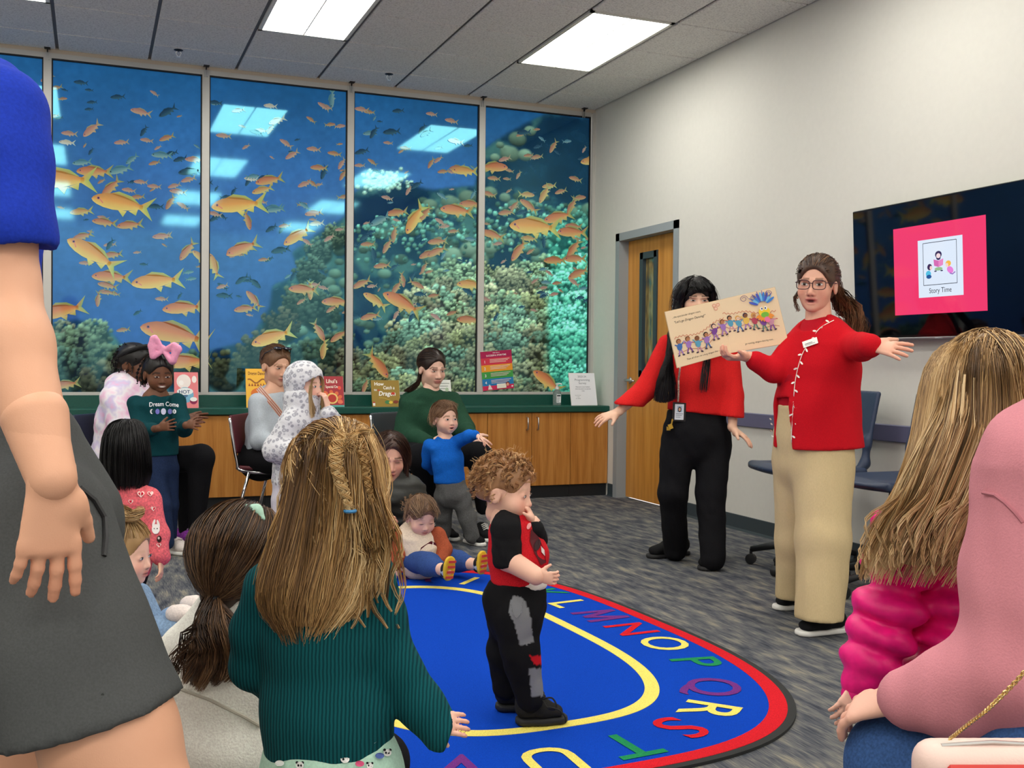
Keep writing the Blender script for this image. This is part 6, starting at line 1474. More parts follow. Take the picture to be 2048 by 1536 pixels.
GS = cloth('green_sweatshirt', (34, 68, 50), .08, 160, .0006)
S = Sdf(.009, .025).fold(.005, 22, 15); S.torso([(at(846, 892, d), .19, .15), (at(852, 840, d), .19, .14), (at(860, 808, d), .175, .10), (at(862, 795, d), .085, .065)], sd); S.path([rsh, rel, at(856, 886, d-.3)], [.075, .075, .05]); S.path([lsh, lel, at(940, 871, d-.26)], [.075, .068, .048]); p.sdf('sweater', S, GS)
S = Sdf(.011, .03); S.path([hip+sd*.09, at(842, 915, d-.42), at(868, 1052, d-.10)], [.10, .078, .045]); S.path([hip-sd*.09, at(958, 908, d-.30), at(966, 1015, d-.25)], [.10, .078, .045]); S.torso([(hip-f*.02, .18, .14), (hip+f*.05, .18, .12)], sd); p.sdf('leggings', S, BLG)
for a, tl in ((at(966, 1015, d-.25), 1), (at(868, 1052, d-.10), 0)):
    g = a*V3(1, 1, 0); ff = facing(15); o = shoe(p, g+ff*.17, g-ff*.08, .047, .085, BLKS, WHS, lace=WHS)
Hr = Hair([(26, 17, 14), (54, 38, 30), (96, 70, 54)], 55, 12); V, F = cap(p, .009, face=(.068, .085, .086), fc=(0, .106, -.022), cut=-.05); Hr.solid(V, F, tonecol(V, (34, 24, 20), (58, 42, 34))); comb(p, Hr, 800, (.02, -.112, .0), thick=.009, w=.001)
for k in range(16): Hr.lock([p.L(.02, -.11, .0), at(838, 762, d+.02), at(826, 772+6*Hr.r.random(), d-.06), at(806+14*Hr.r.random(), 782, d-.10)], 16, (.014, .016, .008), .0012, None)
Hr.build(p.t)

# ------------------------------------------------------------------ boy in the blue shirt
d = 6.2; p = Person('small boy in a bright blue long-sleeved shirt and grey trousers', ground(918, 1088), skin=(238, 192, 170), lips=(206, 120, 112), brow=(130, 96, 70))
f = facing(40); sd = np.cross(f, (0, 0, 1)); p.head(at(889, 838, d), facing(38, 0), .86, 'child_open', iris=(60, 50, 44), blush=.8)
pel, chs, sho = at(900, 965, d), at(894, 920, d), at(890, 884, d); rsh, rel, rwr = at(860, 892, d), at(852, 925, d+.06), at(862, 940, d+.12); lsh, lel, lwr = at(914, 884, d), at(938, 872, d-.06), at(954, 870, d-.1)
st = [(pel, .085, .07), (chs, .085, .07), (sho, .075, .05)]
bodycore(p, st, sd, [([rsh, rel, rwr], [.03, .026, .022]), ([lsh, lel, lwr], [.03, .026, .022])], (at(889, 858, d), at(890, 886, d), .036, .04)); p.hand(lwr, at(970, 884, d-.12)-lwr, V3(0, 0, -1)-CF*.2, -CF, .56, .4, .1, h=.004, fore=lel, fr=.024); p.build_body()
S = Sdf(.007, .018).fold(.002, 40, 5); S.torso([(at(899, 962, d), .10, .08), (at(895, 920, d), .095, .08), (at(890, 894, d), .085, .06), (at(889, 882, d), .05, .042)], sd); S.path([rsh, rel, rwr], [.042, .038, .032]); S.path([lsh, lel, at(950, 870, d-.09)], [.042, .036, .03]); S.cut(at(899, 966, d), (0, 0, -1)); p.sdf('shirt', S, cloth('bright_blue_jersey', (20, 98, 196), .06, 160))
S = Sdf(.008, .02).fold(.003, 34, 6); S.torso([(at(900, 962, d), .092, .075), (at(903, 990, d), .10, .082)], sd); S.path([at(888, 990, d+.02), at(886, 1030, d+.06), at(888, 1066, d+.10)], [.062, .052, .044]); S.path([at(920, 990, d), at(934, 1035, d), at(944, 1072, d)], [.062, .052, .046]); p.sdf('trousers', S, cloth('grey_jogger', (92, 92, 92), .1, 160))
h_, t_ = ground(930, 1084), ground(968, 1094); shoe(p, t_, h_, .036, .065, BLKS, WHS); h2 = ground(880, 1074); shoe(p, h2+(t_-h_), h2, .036, .065, BLKS, WHS)
Hr = Hair([(96, 68, 48), (138, 102, 74), (176, 140, 106)], 56, 8); V, F = cap(p, .006, face=(.070, .080, .086), fc=(0, .108, -.024), cut=-.03, h=.005); Hr.solid(V, F, tonecol(V, (104, 74, 52), (140, 106, 78))); comb(p, Hr, 500, [(0, .075, .088), (.04, .065, .085), (-.04, .065, .085)], thick=.006, w=.0010, spread=.12, region=lambda q: q[2] > .55 and q[1] < .5); comb(p, Hr, 300, [(0, -.10, -.03), (.085, -.02, -.02), (-.085, -.02, -.02)], thick=.006, spread=.2); Hr.build(p.t)
# ================================================================== ON THE FLOOR AND IN FRONT
# ------------------------------------------------------------------ woman crouching on the floor
d = 5.5; p = Person('long-haired woman in a dark puffer jacket crouching on the floor behind the baby', at(800, 1090, d)*V3(1, 1, 0), skin=(224, 170, 146), lips=(190, 100, 94), brow=(70, 46, 36))
f = facing(28); sd = np.cross(f, (0, 0, 1)); p.head(at(780, 913, d), facing(12, -16), 1.0, 'adult', eyes='down', blush=.8, roll=.03)
hip, chs, sho = at(812, 1075, d+.25), at(800, 1020, d+.12), at(788, 975, d+.04)
rsh, rel, rwr = at(752, 985, d), at(738, 1050, d-.12), at(752, 1060, d-.26); lsh, lel, lwr = at(820, 985, d+.08), at(836, 1050, d), at(830, 1080, d-.15)
st = [(hip, .15, .13), (chs, .14, .11), (sho, .12, .07)]
bodycore(p, st, sd, [([rsh, rel, rwr], [.045, .04, .03]), ([lsh, lel, lwr], [.045, .04, .03])], (at(781, 935, d), at(786, 975, d+.03), .048, .056)); p.hand(rwr, at(775, 1045, d-.30)-rwr, CF*.2+CR*.6, V3(0, 0, 1), .92, .9, .05, fore=rel); p.build_body()
PJ = plain('dark_olive_puffer', (40, 42, 38), .5, var=.1, scale=60, bmp=.001)
S = Sdf(.009, .025).fold(.006, 24, 5, (.4, .4, 1.6)); S.torso([(hip, .165, .15), (chs, .165, .13), (at(790, 985, d+.05), .155, .10), (at(786, 960, d+.03), .08, .07)], sd); S.path([rsh, rel, rwr-CR*.02], [.07, .066, .048]); S.path([lsh, lel, lwr], [.07, .062, .046]); p.sdf('jacket', S, PJ)
S = Sdf(.011, .03); k1 = at(822, 1090, d+.05)*V3(1, 1, 0)+V3(0, 0, .07); k2 = at(770, 1090, d-.10)*V3(1, 1, 0)+V3(0, 0, .07); S.torso([(hip, .16, .14), (hip-V3(0, 0, .05), .15, .13)], sd)
g1 = k1-f*.30; S.path([hip-sd*.08, k1+V3(0, 0, .03), g1], [.09, .075, .05]); S.path([hip+sd*.08, k2+V3(0, 0, .03), k2-f*.30], [.09, .075, .05]); p.sdf('trousers', S, BLG)
ff = f; g = (k1-f*.36)*V3(1, 1, 0); shoe(p, g+ff*.12, g-ff*.12, .045, .08, BLKS, WHS); g = (k2-f*.36)*V3(1, 1, 0); shoe(p, g+f*.12, g-f*.12, .045, .08, BLKS, WHS)
Hr = Hair([(44, 28, 22), (76, 50, 38), (112, 78, 58)], 61, 14); V, F = cap(p, .010, face=(.066, .088, .098), fc=(0, .104, -.026), cut=-.09, ear=False); Hr.solid(V, F, tonecol(V, (50, 32, 26), (84, 56, 42)))
comb(p, Hr, 600, [(.09, .02, -.04), (-.09, .02, -.04), (.06, -.08, -.08), (-.06, -.08, -.08)], thick=.010, region=lambda q: q[2] > 0 and q[1] < .84, spread=.1)
for sx in (-1, 1):
    for k in range(22):
        o = Hr.r.random(); Hr.lock([p.L(sx*.005, .05-.06*o, .112), p.L(sx*.070, .05-.05*o, .06), p.L(sx*.088, .03-.05*o, -.04), p.L(sx*.09, .05-.03*o, -.14), p.L(sx*(.075+.03*Hr.r.random()), .10, -.22-.12*Hr.r.random())], 18, (.006, .012, .012, .006), .0012, Hr.r.uniform(0, 1))
Hr.build(p.t)
cup = thing('iced_coffee_cup', at(763, 1066, d-.34), 'clear plastic iced drink cup with a white lid in the crouching woman\'s hand', 'cup'); c0 = at(763, 1068, d-.34); b = MB().lathe([(.026, 0), (.036, .10), (.036, .101)], c0, 20); m, nt, q_ = newmat('iced_drink'); lk(nt, ramp(nt, noise(nt, texco(nt), 40, 3), [(.4, (196, 172, 160)), (.6, (226, 214, 206))]), q_.inputs['Base Color']); q_.inputs['Roughness'].default_value = .12; b.build('cup', m, cup, smooth=True)
autosmooth(MB().lathe([(.039, 0), (.039, .010), (.034, .014), (.031, .026), (.026, .028)], c0+V3(0, 0, .101), 20).build('lid', plain('white_lid', (232, 232, 230), .35), cup))

# ------------------------------------------------------------------ baby sitting on the rug
d = 5.22; p = Person('baby in a cream hooded jacket with rust sleeves sitting at the edge of the rug', ground(840, 1150), skin=(238, 192, 168), lips=(214, 130, 120), brow=(190, 150, 120))
f = facing(28); sd = np.cross(f, (0, 0, 1)); p.head(at(842, 1033, d-.02), facing(30, -24), .84, 'child', eyes='down', blush=.9, browk=.3)
hip, chs, sho = ground(838, 1158)+V3(0, 0, .105)+f*-.02, at(840, 1100, d), at(840, 1068, d); rsh, rel, rwr = at(806, 1075, d), at(798, 1108, d-.04), at(791, 1126, d-.06); lsh, lel, lwr = at(874, 1072, d+.02), at(888, 1098, d), at(884, 1118, d-.04)
st = [(hip, .085, .075), (chs, .085, .07), (sho, .075, .05)]
bodycore(p, st, sd, [([rsh, rel, rwr], [.03, .026, .022]), ([lsh, lel, lwr], [.03, .026, .022])], (at(842, 1045, d), at(840, 1070, d), .036, .04)); p.hand(rwr, V3(0, 0, -1)-CF*.2, CF-CR*.2, CR, .5, .3, .12, h=.004, fore=rel, fr=.022)
rk, ra = ground(858, 1170)+V3(0, 0, .10), ground(893, 1182)+V3(0, 0, .095); lk_, la = ground(915, 1158)+V3(0, 0, .09), ground(958, 1168)+V3(0, 0, .092)
S = Sdf(.007, .01); S.path([rk, ra], [.034, .028]); S.path([lk_, la], [.034, .028]); p.flesh(S); p.build_body()
CRM, RST, MRN = cloth('cream_fleece', (222, 204, 182), .05, 160, .0012), cloth('rust_fleece', (164, 82, 54), .08, 160, .0012), cloth('maroon_fleece', (94, 36, 48), .08, 160)
S = Sdf(.007, .02).fold(.002, 40, 3); S.torso([(at(840, 1128, d), .098, .085), (at(841, 1096, d), .092, .080), (at(840, 1080, d), .08, .056), (at(841, 1076, d), .05, .045)], sd); S.torso([(at(826, 1062, d)-f*.04, .09, .045), (at(838, 1070, d)-f*.02, .10, .05)], sd); hdy = p.sdf('hooded_jacket', S, CRM)
S = Sdf(.007, .012).fold(.0018, 50, 4); S.path([rsh, rel, rwr], [.048, .046, .038]); S.path([lsh, lel, lwr], [.046, .042, .036]); p.sdf('sleeves', S, RST)
PR = onsurf(hdy, .003, 4); PR.poly([(842, 1095), (862, 1082), (872, 1086), (876, 1120), (846, 1120), (838, 1108)], (94, 36, 48)); PR.line([(866, 1066), (866, 1090), (864, 1122)], 1.6, (236, 228, 214)); PR.build('front_panel', attr_mat('print_cloth', .9, .1, bmp=.0006), hdy)
S = Sdf(.007, .02).fold(.002, 40, 8); S.torso([(hip, .105, .09), (hip+V3(0, 0, .03), .10, .085)], sd); S.path([hip+sd*.05, rk, rk*.55+ra*.45], [.068, .056, .044]); S.path([hip-sd*.05, lk_, lk_*.6+la*.4], [.068, .054, .042]); p.sdf('leggings', S, cloth('blue_jersey', (52, 78, 134), .08, 160))
YL, BLK = plain('yellow_tread', (226, 186, 40), .6), plain('black_rubber', (26, 26, 28), .6)
for a, kn, tilt in ((ra, rk, .2), (la, lk_, .0)):
    fd = nrm(a-kn); up_ = nrm(V3(0, 0, 1)+fd*.15+CR*tilt*.5); c0 = a+fd*.03; o = shoe(p, c0+up_*.075, c0-up_*.045, .033, .05, BLK, YL, sole_h=.014, upv=-fd*.95+V3(0, 0, .05)); q0 = c0+fd*.002
    b = MB()
    for k in range(4): b.box(q0+up_*(-.025+.026*k)+fd*.001, (.04, .004, .012), np.c_[nrm(np.cross(fd, up_)), fd, up_])
    b.build('tread', plain('red_tread', (214, 66, 50), .6), o)
    MB().tube([a-fd*.012, a+fd*.012], .031, 12).build('sock', plain('pale_sock', (190, 200, 216), .9), p.t, smooth=True)
Hr = Hair([(96, 70, 50), (136, 104, 76), (172, 138, 104)], 62, 12); V, F = cap(p, .007, face=(.068, .082, .086), fc=(0, .108, -.026), cut=-.05); Hr.solid(V, F, tonecol(V, (112, 82, 58), (146, 112, 82))); comb(p, Hr, 700, [(.08, -.02, -.03), (-.08, -.02, -.03), (0, -.11, -.03), (.05, .085, .06), (-.05, .085, .06)], thick=.007, spread=.10, region=lambda q: q[2] > -.2 and not (q[1] > .5 and q[2] < .5)); 
for k in range(30): a = 6.28*Hr.r.random(); q = V3(.086*math.cos(a), -.02+.10*math.sin(a)*.6-.03, .02+.05*Hr.r.random()); Hr.lock([p.L(*q), p.L(*(q*1.12+V3(0, -.01, -.015))), p.L(*(q*1.2+V3(0, -.02, -.01)))], 4, .004, .0009, .7, curl=.5)
Hr.build(p.t)

# ------------------------------------------------------------------ child in the pink heart sweater
d = 4.22; p = Person('child with a black bob in a pink sweater patterned with hearts, seen from behind', at(248, 1250, d)*V3(1, 1, 0), skin=(226, 180, 150)); f = facing(160); sd = np.cross(f, (0, 0, 1))
p.head(at(252, 905, d), facing(160, -4), .82, 'child_far'); pel, chs, sho = at(245, 1110, d), at(246, 1040, d), at(248, 985, d); rsh, rel, rwr = at(298, 1000, d), at(312, 1070, d-.03), at(321, 1122, d-.06); lsh, lel, lwr = at(194, 996, d), at(183, 1065, d), at(190, 1115, d+.06)
st = [(pel, .11, .085), (chs, .11, .085), (sho, .09, .06)]
bodycore(p, st, sd, [([rsh, rel, rwr], [.034, .03, .025]), ([lsh, lel, lwr], [.034, .03, .025])], (at(252, 930, d), at(249, 985, d), .04, .045)); p.hand(rwr, at(322, 1150, d-.08)-rwr, CR*-1, CF, .55, .5, .1, h=.004, fore=rel); p.build_body()
PK = cloth('pink_knit', (224, 104, 112), .12, 130, .0018)
S = Sdf(.008, .02).fold(.003, 30, 6); S.torso([(at(245, 1128, d), .12, .098), (at(246, 1050, d), .125, .098), (at(247, 1000, d), .122, .082), (at(250, 962, d), .06, .055)], nrm(sd*.5+CR*.8)); S.path([rsh, rel, at(320, 1112, d-.05)], [.052, .048, .04]); S.path([lsh, lel, lwr], [.052, .048, .04]); pk = p.sdf('sweater', S, PK)
PR = onsurf(pk, .003, 5)
def heart(u, v, s_):
    for k, c in ((1.5, (244, 214, 206)), (1., (196, 28, 52))):
        t = np.linspace(0, 2*math.pi, 22, endpoint=False); PR.poly(np.c_[u+s_*k*.062*16*np.sin(t)**3, v-s_*k*.062*(13*np.cos(t)-5*np.cos(2*t)-2*np.cos(3*t)-np.cos(4*t))], c)
for u, v, s_ in ((196, 985, 4), (214, 984, 3.2), (229, 993, 5), (282, 988, 5), (301, 987, 4.2), (307, 1017, 3.6), (262, 1003, 3.4), (318, 1090, 3.2)): heart(u, v, s_)
PR.ell(312, 1058, 8, 10, (240, 232, 228)); PR.ell(308, 1046, 2.6, 8, (240, 232, 228), .3); PR.ell(317, 1047, 2.6, 8, (240, 232, 228), -.3); PR.ell(309, 1057, 1.1, 1.4, (40, 30, 30)); PR.ell(315, 1057, 1.1, 1.4, (40, 30, 30)); PR.ell(319, 1078, 5, 7, (60, 40, 40)); PR.ell(318, 1076, 2, 2.6, (230, 220, 210)); PR.build('knit_motifs', attr_mat('print_cloth', .9, .1, bmp=.0006), pk)
S = Sdf(.009, .02); S.torso([(pel, .11, .09), (at(245, 1140, d), .11, .09)], sd); S.path([at(230, 1140, d), at(232, 1250, d)], [.06, .045]); S.path([at(262, 1140, d), at(262, 1250, d)], [.06, .045]); p.sdf('leggings', S, BLG)
for u in (232, 262): g = at(u, 1250, d)*V3(1, 1, 0); shoe(p, g+f*.09, g-f*.06, .034, .06, WSH, WHS)
Hr = Hair([(9, 8, 9), (20, 17, 18), (44, 38, 38)], 63, 14); V, F = cap(p, .012, cut=-.09, ear=False); Hr.solid(V, F, tonecol(V, (12, 10, 11), (28, 24, 24)))
curtain(Hr, [(838, 242, 266, d, .03), (846, 224, 282, d, .07), (870, 211, 292, d, .10), (910, 206, 298, d, .112), (950, 205, 299, d, .108), (975, 214, 290, d, .09)], 1100, .0014, (14, 12, 13), lambda ph, r: np.clip(.3+.3*np.sin(ph*2)+r.normal(0, .15, len(ph)), 0, 1), phi=(-2.6, 2.6), wave=.001, end=(.9, 1.02), uw=.96); Hr.build(p.t)

# ------------------------------------------------------------------ small child with the top-knot
d = 2.88; p = Person('small blonde child with a top-knot sitting in the shadow of the man\'s shorts', at(255, 1260, d)*V3(1, 1, 0), skin=(240, 194, 174), lips=(216, 130, 122), brow=(210, 170, 130)); f = facing(88); sd = np.cross(f, (0, 0, 1))
p.head(at(247, 1108, d), facing(84, -6), .78, 'child', iris=(80, 90, 100), blush=1.0, browk=.3, lash=(110, 80, 60)); hip, chs, sho = at(235, 1290, d)*V3(1, 1, 0)+V3(0, 0, .09), at(238, 1245, d), at(243, 1200, d); rsh, rel, rwr = at(240, 1215, d-.07), at(262, 1262, d-.10), at(300, 1275, d-.10)
bodycore(p, [(hip, .08, .075), (chs, .08, .07), (sho, .07, .05)], sd, [([rsh, rel, rwr], [.03, .026, .022])], (at(246, 1135, d), at(243, 1200, d), .034, .04)); p.hand(rwr, CR-V3(0, 0, .2), V3(0, 0, -1), CF, .48, .3, .1, h=.004, fore=rel); p.build_body()
DN = cloth('light_denim', (126, 152, 182), .1, 160, .0006)
S = Sdf(.008, .02).fold(.002, 40, 2); S.torso([(hip, .095, .085), (chs, .09, .08), (at(243, 1210, d), .085, .065), (at(244, 1185, d), .045, .045)], sd); S.path([rsh, rel, rwr], [.04, .038, .032]); S.path([rsh+CF*.14, rel+CF*.14], [.04, .038]); p.sdf('denim_jacket', S, DN)
S = Sdf(.008, .02); S.path([hip+sd*.05, ground(330, 1375)+V3(0, 0, .12)], [.06, .05]); kn = at(318, 1268, d-.05); S.path([hip+sd*.05, kn, at(356, 1262, d-.05)], [.065, .045, .038]); S.path([hip-sd*.05, kn+CF*.12, at(352, 1268, d+.07)], [.065, .045, .038]); p.sdf('jeans', S, DN)
g = at(366, 1262, d-.05); shoe(p, g+CR*.05+V3(0, 0, .02), g-CR*.05, .03, .05, WSH, WHS, upv=(0, 0, 1)); g = g+CF*.12; shoe(p, g+CR*.05+V3(0, 0, .02), g-CR*.05, .03, .05, WSH, WHS)
Hr = Hair([(130, 98, 62), (176, 140, 92), (212, 178, 126), (232, 206, 160)], 64, 12); V, F = cap(p, .007, face=(.068, .082, .086), fc=(0, .106, -.026), cut=-.07); Hr.solid(V, F, tonecol(V, (150, 116, 74), (186, 150, 102))); comb(p, Hr, 700, (.01, .0, .135), thick=.007, w=.0009, region=lambda q: q[2] > -.3 and not (q[1] > .45 and q[2] < .35)); comb(p, Hr, 260, [(.08, -.04, -.09), (.04, -.08, -.10)], thick=.010, w=.0009, region=lambda q: q[2] < .2 and q[1] < .2 and q[0] > -.2, spread=.1)
for k in range(26): a = 6.28*k/26; Hr.lock([p.L(.01, .0, .12)]+[p.L(.01+.040*math.cos(a+.9*j), .012+.040*math.sin(a+.9*j), .150+.014*math.sin(2*a+j)) for j in range(1, 5)], 14, (.006, .010, .010), .0009, Hr.r.uniform(.2, 1))
Hr.build(p.t); MB().tube([p.L(.01+.020*math.cos(a), .004+.020*math.sin(a), .126) for a in np.linspace(0, 6.28, 14, endpoint=False)], .004, 6, closed=True).build('hair_tie', plain('coral_elastic', (226, 110, 110), .6), p.t)

# ------------------------------------------------------------------ girl with the ponytail in cream fleece
d = 2.14; p = Person('brown-haired girl with a low ponytail in a cream fleece, seen from behind', at(470, 1600, d)*V3(1, 1, 0), skin=(236, 190, 168)); f = facing(150); sd = np.cross(f, (0, 0, 1)); sx_ = nrm(sd*.4+CR*.9)
p.head(at(486, 1106, d), facing(140, -10), .82, 'child_far'); pel, chs, sho = at(470, 1560, d), at(460, 1400, d), at(470, 1262, d); rsh, rel, rwr = at(560, 1290, d), at(590, 1440, d+.04), at(600, 1480, d+.18); lsh, lel, lwr = at(368, 1315, d), at(345, 1440, d+.05), at(390, 1500, d+.2)
bodycore(p, [(pel, .12, .10), (chs, .12, .10), (sho, .10, .07)], sx_, [([rsh, rel, rwr], [.038, .032, .026]), ([lsh, lel, lwr], [.038, .032, .026])], (at(470, 1140, d), at(470, 1260, d), .042, .05)); p.build_body()
FLC = plain('cream_sherpa', (246, 242, 232), .97, spec=.05, var=.05, scale=260, bmp=.003)
S = Sdf(.0085, .03).fold(.004, 18, 9); S.torso([(at(468, 1640, d), .16, .13), (at(455, 1480, d), .155, .13), (at(455, 1370, d), .145, .115), (at(466, 1275, d), .118, .09), (at(472, 1225, d), .07, .06)], sx_); S.path([rsh, rel, rwr], [.058, .055, .045]); S.path([lsh, lel, lwr], [.058, .058, .045]); fl_ = p.sdf('fleece_jumper', S, FLC)
w = wrap(fl_, 7); MB().tube(w([(345, 1372), (380, 1385), (420, 1400), (450, 1415), (485, 1432), (520, 1452)], .001), .0032, 6).build('seam', plain('seam_cream', (190, 184, 170), .9), fl_)
S = Sdf(.012, .03); S.torso([(at(468, 1650, d), .14, .12), (at(468, 1690, d), .14, .12)], sx_); g = at(470, 1690, d)*V3(1, 1, 0); S.path([at(430, 1690, d), g+f*.32-CR*.08+V3(0, 0, .16), g+f*.05-CR*.12+V3(0, 0, .06)], [.08, .065, .05]); S.path([at(510, 1690, d), g+f*.32+CR*.10+V3(0, 0, .16), g+f*.08+CR*.16+V3(0, 0, .06)], [.08, .065, .05]); p.sdf('trousers', S, BLG)
Hr = Hair([(44, 30, 22), (74, 52, 36), (108, 78, 54), (146, 110, 76)], 65, 16); V, F = cap(p, .010, cut=-.10, ear=False, face=(.066, .08, .084), fc=(0, .11, -.03)); Hr.solid(V, F, tonecol(V, (52, 36, 26), (86, 62, 42)))
tie = at(424, 1200, d-.09); Hr.solid(*(lambda S_: S_.mesh())(Sdf(.007, .03).cone(at(484, 1130, d), at(440, 1186, d-.05), .074, .040)), (58, 40, 28))
lt = p.hR.T@((tie-p.hc)/p.hs); comb(p, Hr, 1900, lt, thick=.011, w=.0009, region=lambda q: q[2] > -.55 and not (q[1] > .45 and q[2] < .35), spread=.05, lift=.003, M=10)
for k in range(44):
    a = Hr.r.uniform(-1, 1); e = at(405+a*70+Hr.r.normal(0, 8), 1385-38*abs(a)-18*Hr.r.random(), d-.14+.02*Hr.r.random()); m1 = at(418+a*34, 1262, d-.145+.015*abs(a)); m2 = at(410+a*66, 1325, d-.15+.02*abs(a))
    Hr.lock([tie, m1, m2, e], 24, (.010, .013, .012, .006), .0010, Hr.r.uniform(.1, 1), curl=.2, freq=1)
for k in range(14): Hr.lock([tie, at(470, 1250, d-.12), at(505+Hr.r.normal(0, 12), 1300, d-.12), at(478+Hr.r.normal(0, 14), 1362, d-.12)], 16, (.010, .012, .006), .0010, Hr.r.uniform(.2, .9))
Hr.build(p.t); MB().tube([tie+.015*(math.cos(a)*nrm(CR+CU*.6)+math.sin(a)*CF) for a in np.linspace(0, 6.28, 14, endpoint=False)], .0055, 6, closed=True).build('hair_tie', plain('black_elastic', (20, 20, 22), .7), p.t, smooth=True)
S = Sdf(.005, .012).fold(.002, 60, 2); S.path([at(462, 1034, d-.02), at(488, 1018, d-.03), at(512, 1020, d-.03), at(526, 1038, d-.04)], [.004, .010, .012, .006]); p.sdf('hair_bow', S, cloth('mint_satin', (176, 214, 192), .04, 90, .0005, .5))

# ------------------------------------------------------------------ girl in the pink puffer
d = 1.96; p = Person('girl with long honey-blonde hair in a hot pink puffer jacket, seen from behind', at(1880, 1500, d)*V3(1, 1, 0), skin=(236, 190, 168)); f = facing(195); sd = np.cross(f, (0, 0, 1)); sx_ = CR
p.head(at(1966, 785, d), facing(190, -4), .86, 'child_far'); pel, chs, sho = at(1945, 1400, d), at(1945, 1200, d), at(1950, 1010, d)
lsh, lel, lwr = at(1812, 1075, d-.02), at(1772, 1250, d-.02), at(1722, 1368, d-.03); rsh, rel, rwr = at(2040, 1060, d), at(2060, 1250, d), at(2040, 1390, d+.1)
bodycore(p, [(pel, .10, .08), (chs, .10, .08), (sho, .08, .06)], sx_, [([lsh, lel, lwr], [.034, .03, .026]), ([rsh, rel, rwr], [.04, .035, .028])], (at(1962, 830, d), at(1940, 1000, d), .042, .05)); p.hand(lwr, at(1700, 1410, d-.05)-lwr, CF, CF*.3+CR, .6, .6, .08, h=.004, fore=lel); p.build_body()
PUF = plain('hot_pink_nylon', (238, 22, 126), .42, spec=.35, var=.05, scale=40, bmp=.0016)
S = Sdf(.0075, .010).fold(.003, 34, 4, (.7, .7, 1.5)); n = 7
S.torso([(at(1950, 1000, d), .06, .06), (at(1935, 1200, d), .09, .08), (at(1930, 1430, d), .09, .08)], CR); S.path([at(1838, 1035, d), lsh, lel, lwr], [.040, .044, .044, .034])
tors = [at(1935, 990, d), at(1925, 1060, d), at(1912, 1130, d), at(1906, 1200, d), at(1902, 1265, d), at(1900, 1330, d), at(1900, 1395, d), at(1900, 1440, d)]
for i, q in enumerate(tors): S.ell(q+CR*.028, (.090+.008*min(i, 3), .085+.008*min(i, 3), .036), np.c_[CR, CF, V3(0, 0, 1)], .010)
arm = catmull([at(1838, 1035, d), lsh, at(1788, 1170, d-.02), lel, at(1748, 1315, d-.02), lwr], 7); rr_ = [.055, .066, .068, .068, .066, .058, .036]
for i, q in enumerate(arm):
    ax_ = nrm(arm[min(i+1, 6)]-arm[max(i-1, 0)]); R_ = np.c_[nrm(np.cross(ax_, CF)), CF, ax_]; S.ell(q, (rr_[i]*1.04, rr_[i]*1.04, .036), R_, .006)
for i, q in enumerate(catmull([at(2010, 1020, d), rsh, rel, rwr], 7)): S.ell(q, (.065, .065, .040), None, .010)
p.sdf('puffer_jacket', S, PUF)
S = Sdf(.006, .01); S.cone(lwr, lwr+(lwr-lel)*.18, .030, .028); p.sdf('cuff', S, PUF)
S = Sdf(.012, .03); S.torso([(at(1900, 1440, d), .12, .10), (at(1900, 1520, d), .12, .10)], sx_); S.path([at(1860, 1520, d), at(1840, 1600, d+.30), at(1840, 1900, d+.32)], [.075, .06, .045]); S.path([at(1940, 1520, d), at(1930, 1600, d+.30), at(1930, 1900, d+.32)], [.075, .06, .045]); p.sdf('leggings', S, BLG)
for u in (1840, 1930): g = at(u, 1900, d+.32)*V3(1, 1, 0); shoe(p, g+f*.1, g-f*.06, .036, .065, WSH, WHS)
Hr = Hair([(104, 78, 52), (150, 116, 76), (190, 152, 102), (220, 186, 134), (236, 208, 160)], 66, 20); V, F = cap(p, .010, cut=-.10, ear=False); Hr.solid(V, F, tonecol(V, (130, 98, 64), (170, 132, 88)))
comb(p, Hr, 700, [(.085, 0, -.04), (-.085, 0, -.04), (0, -.112, -.04), (.06, -.08, -.04), (-.06, -.08, -.04)], thick=.014, w=.0010, spread=.1, region=lambda q: q[2] > .2 and q[1] < .6)
rows = [(676, 1938, 1978, d, .03), (690, 1893, 2030, d, .075), (735, 1862, 2060, d, .105), (800, 1846, 2080, d, .118), (880, 1832, 2092, d-.01, .118), (960, 1806, 2092, d-.03, .112), (1030, 1772, 2070, d-.05, .10), (1090, 1740, 2040, d-.07, .085), (1150, 1722, 2000, d-.085, .06)]
curtain(Hr, rows, 3200, .00095, (140, 106, 70), lambda ph, r: np.clip(.42+.18*np.sin(ph*13)+.16*np.sin(ph*5+1)-.10*np.cos(ph*2)+r.normal(0, .13, len(ph)), 0, 1), phi=(-2.2, 2.2), end=(.78, 1.03), wave=.004, wfreq=1.5, rootk=.22, jit=.06)
for k in range(60):
    u0 = Hr.r.uniform(1850, 2050); u1 = 1725+(u0-1850)*1.25+Hr.r.normal(0, 12); v1 = Hr.r.uniform(1060, 1155); b0 = lambda u, c, w_: .115*math.sqrt(max(.04, 1-((u-c)/w_)**2))
    Hr.lock([at(u0+.3*(1960-u0), 740+60*Hr.r.random(), d-b0(u0, 1960, 120)*.85), at(u0, 860, d-b0(u0, 1962, 130)-.004), at((u0+u1)/2, 985, d-.03-b0((u0+u1)/2, 1945, 150)-.004), at(u1, v1-40, d-.078-.08*math.sqrt(max(.04, 1-((u1-1880)/155)**2))), at(u1+Hr.r.normal(0, 6), v1, d-.085-.07*math.sqrt(max(.04, 1-((u1-1870)/150)**2)))], 12, (.002, .005, .005, .002), .0008, Hr.r.uniform(.2, 1.), spread=.8)
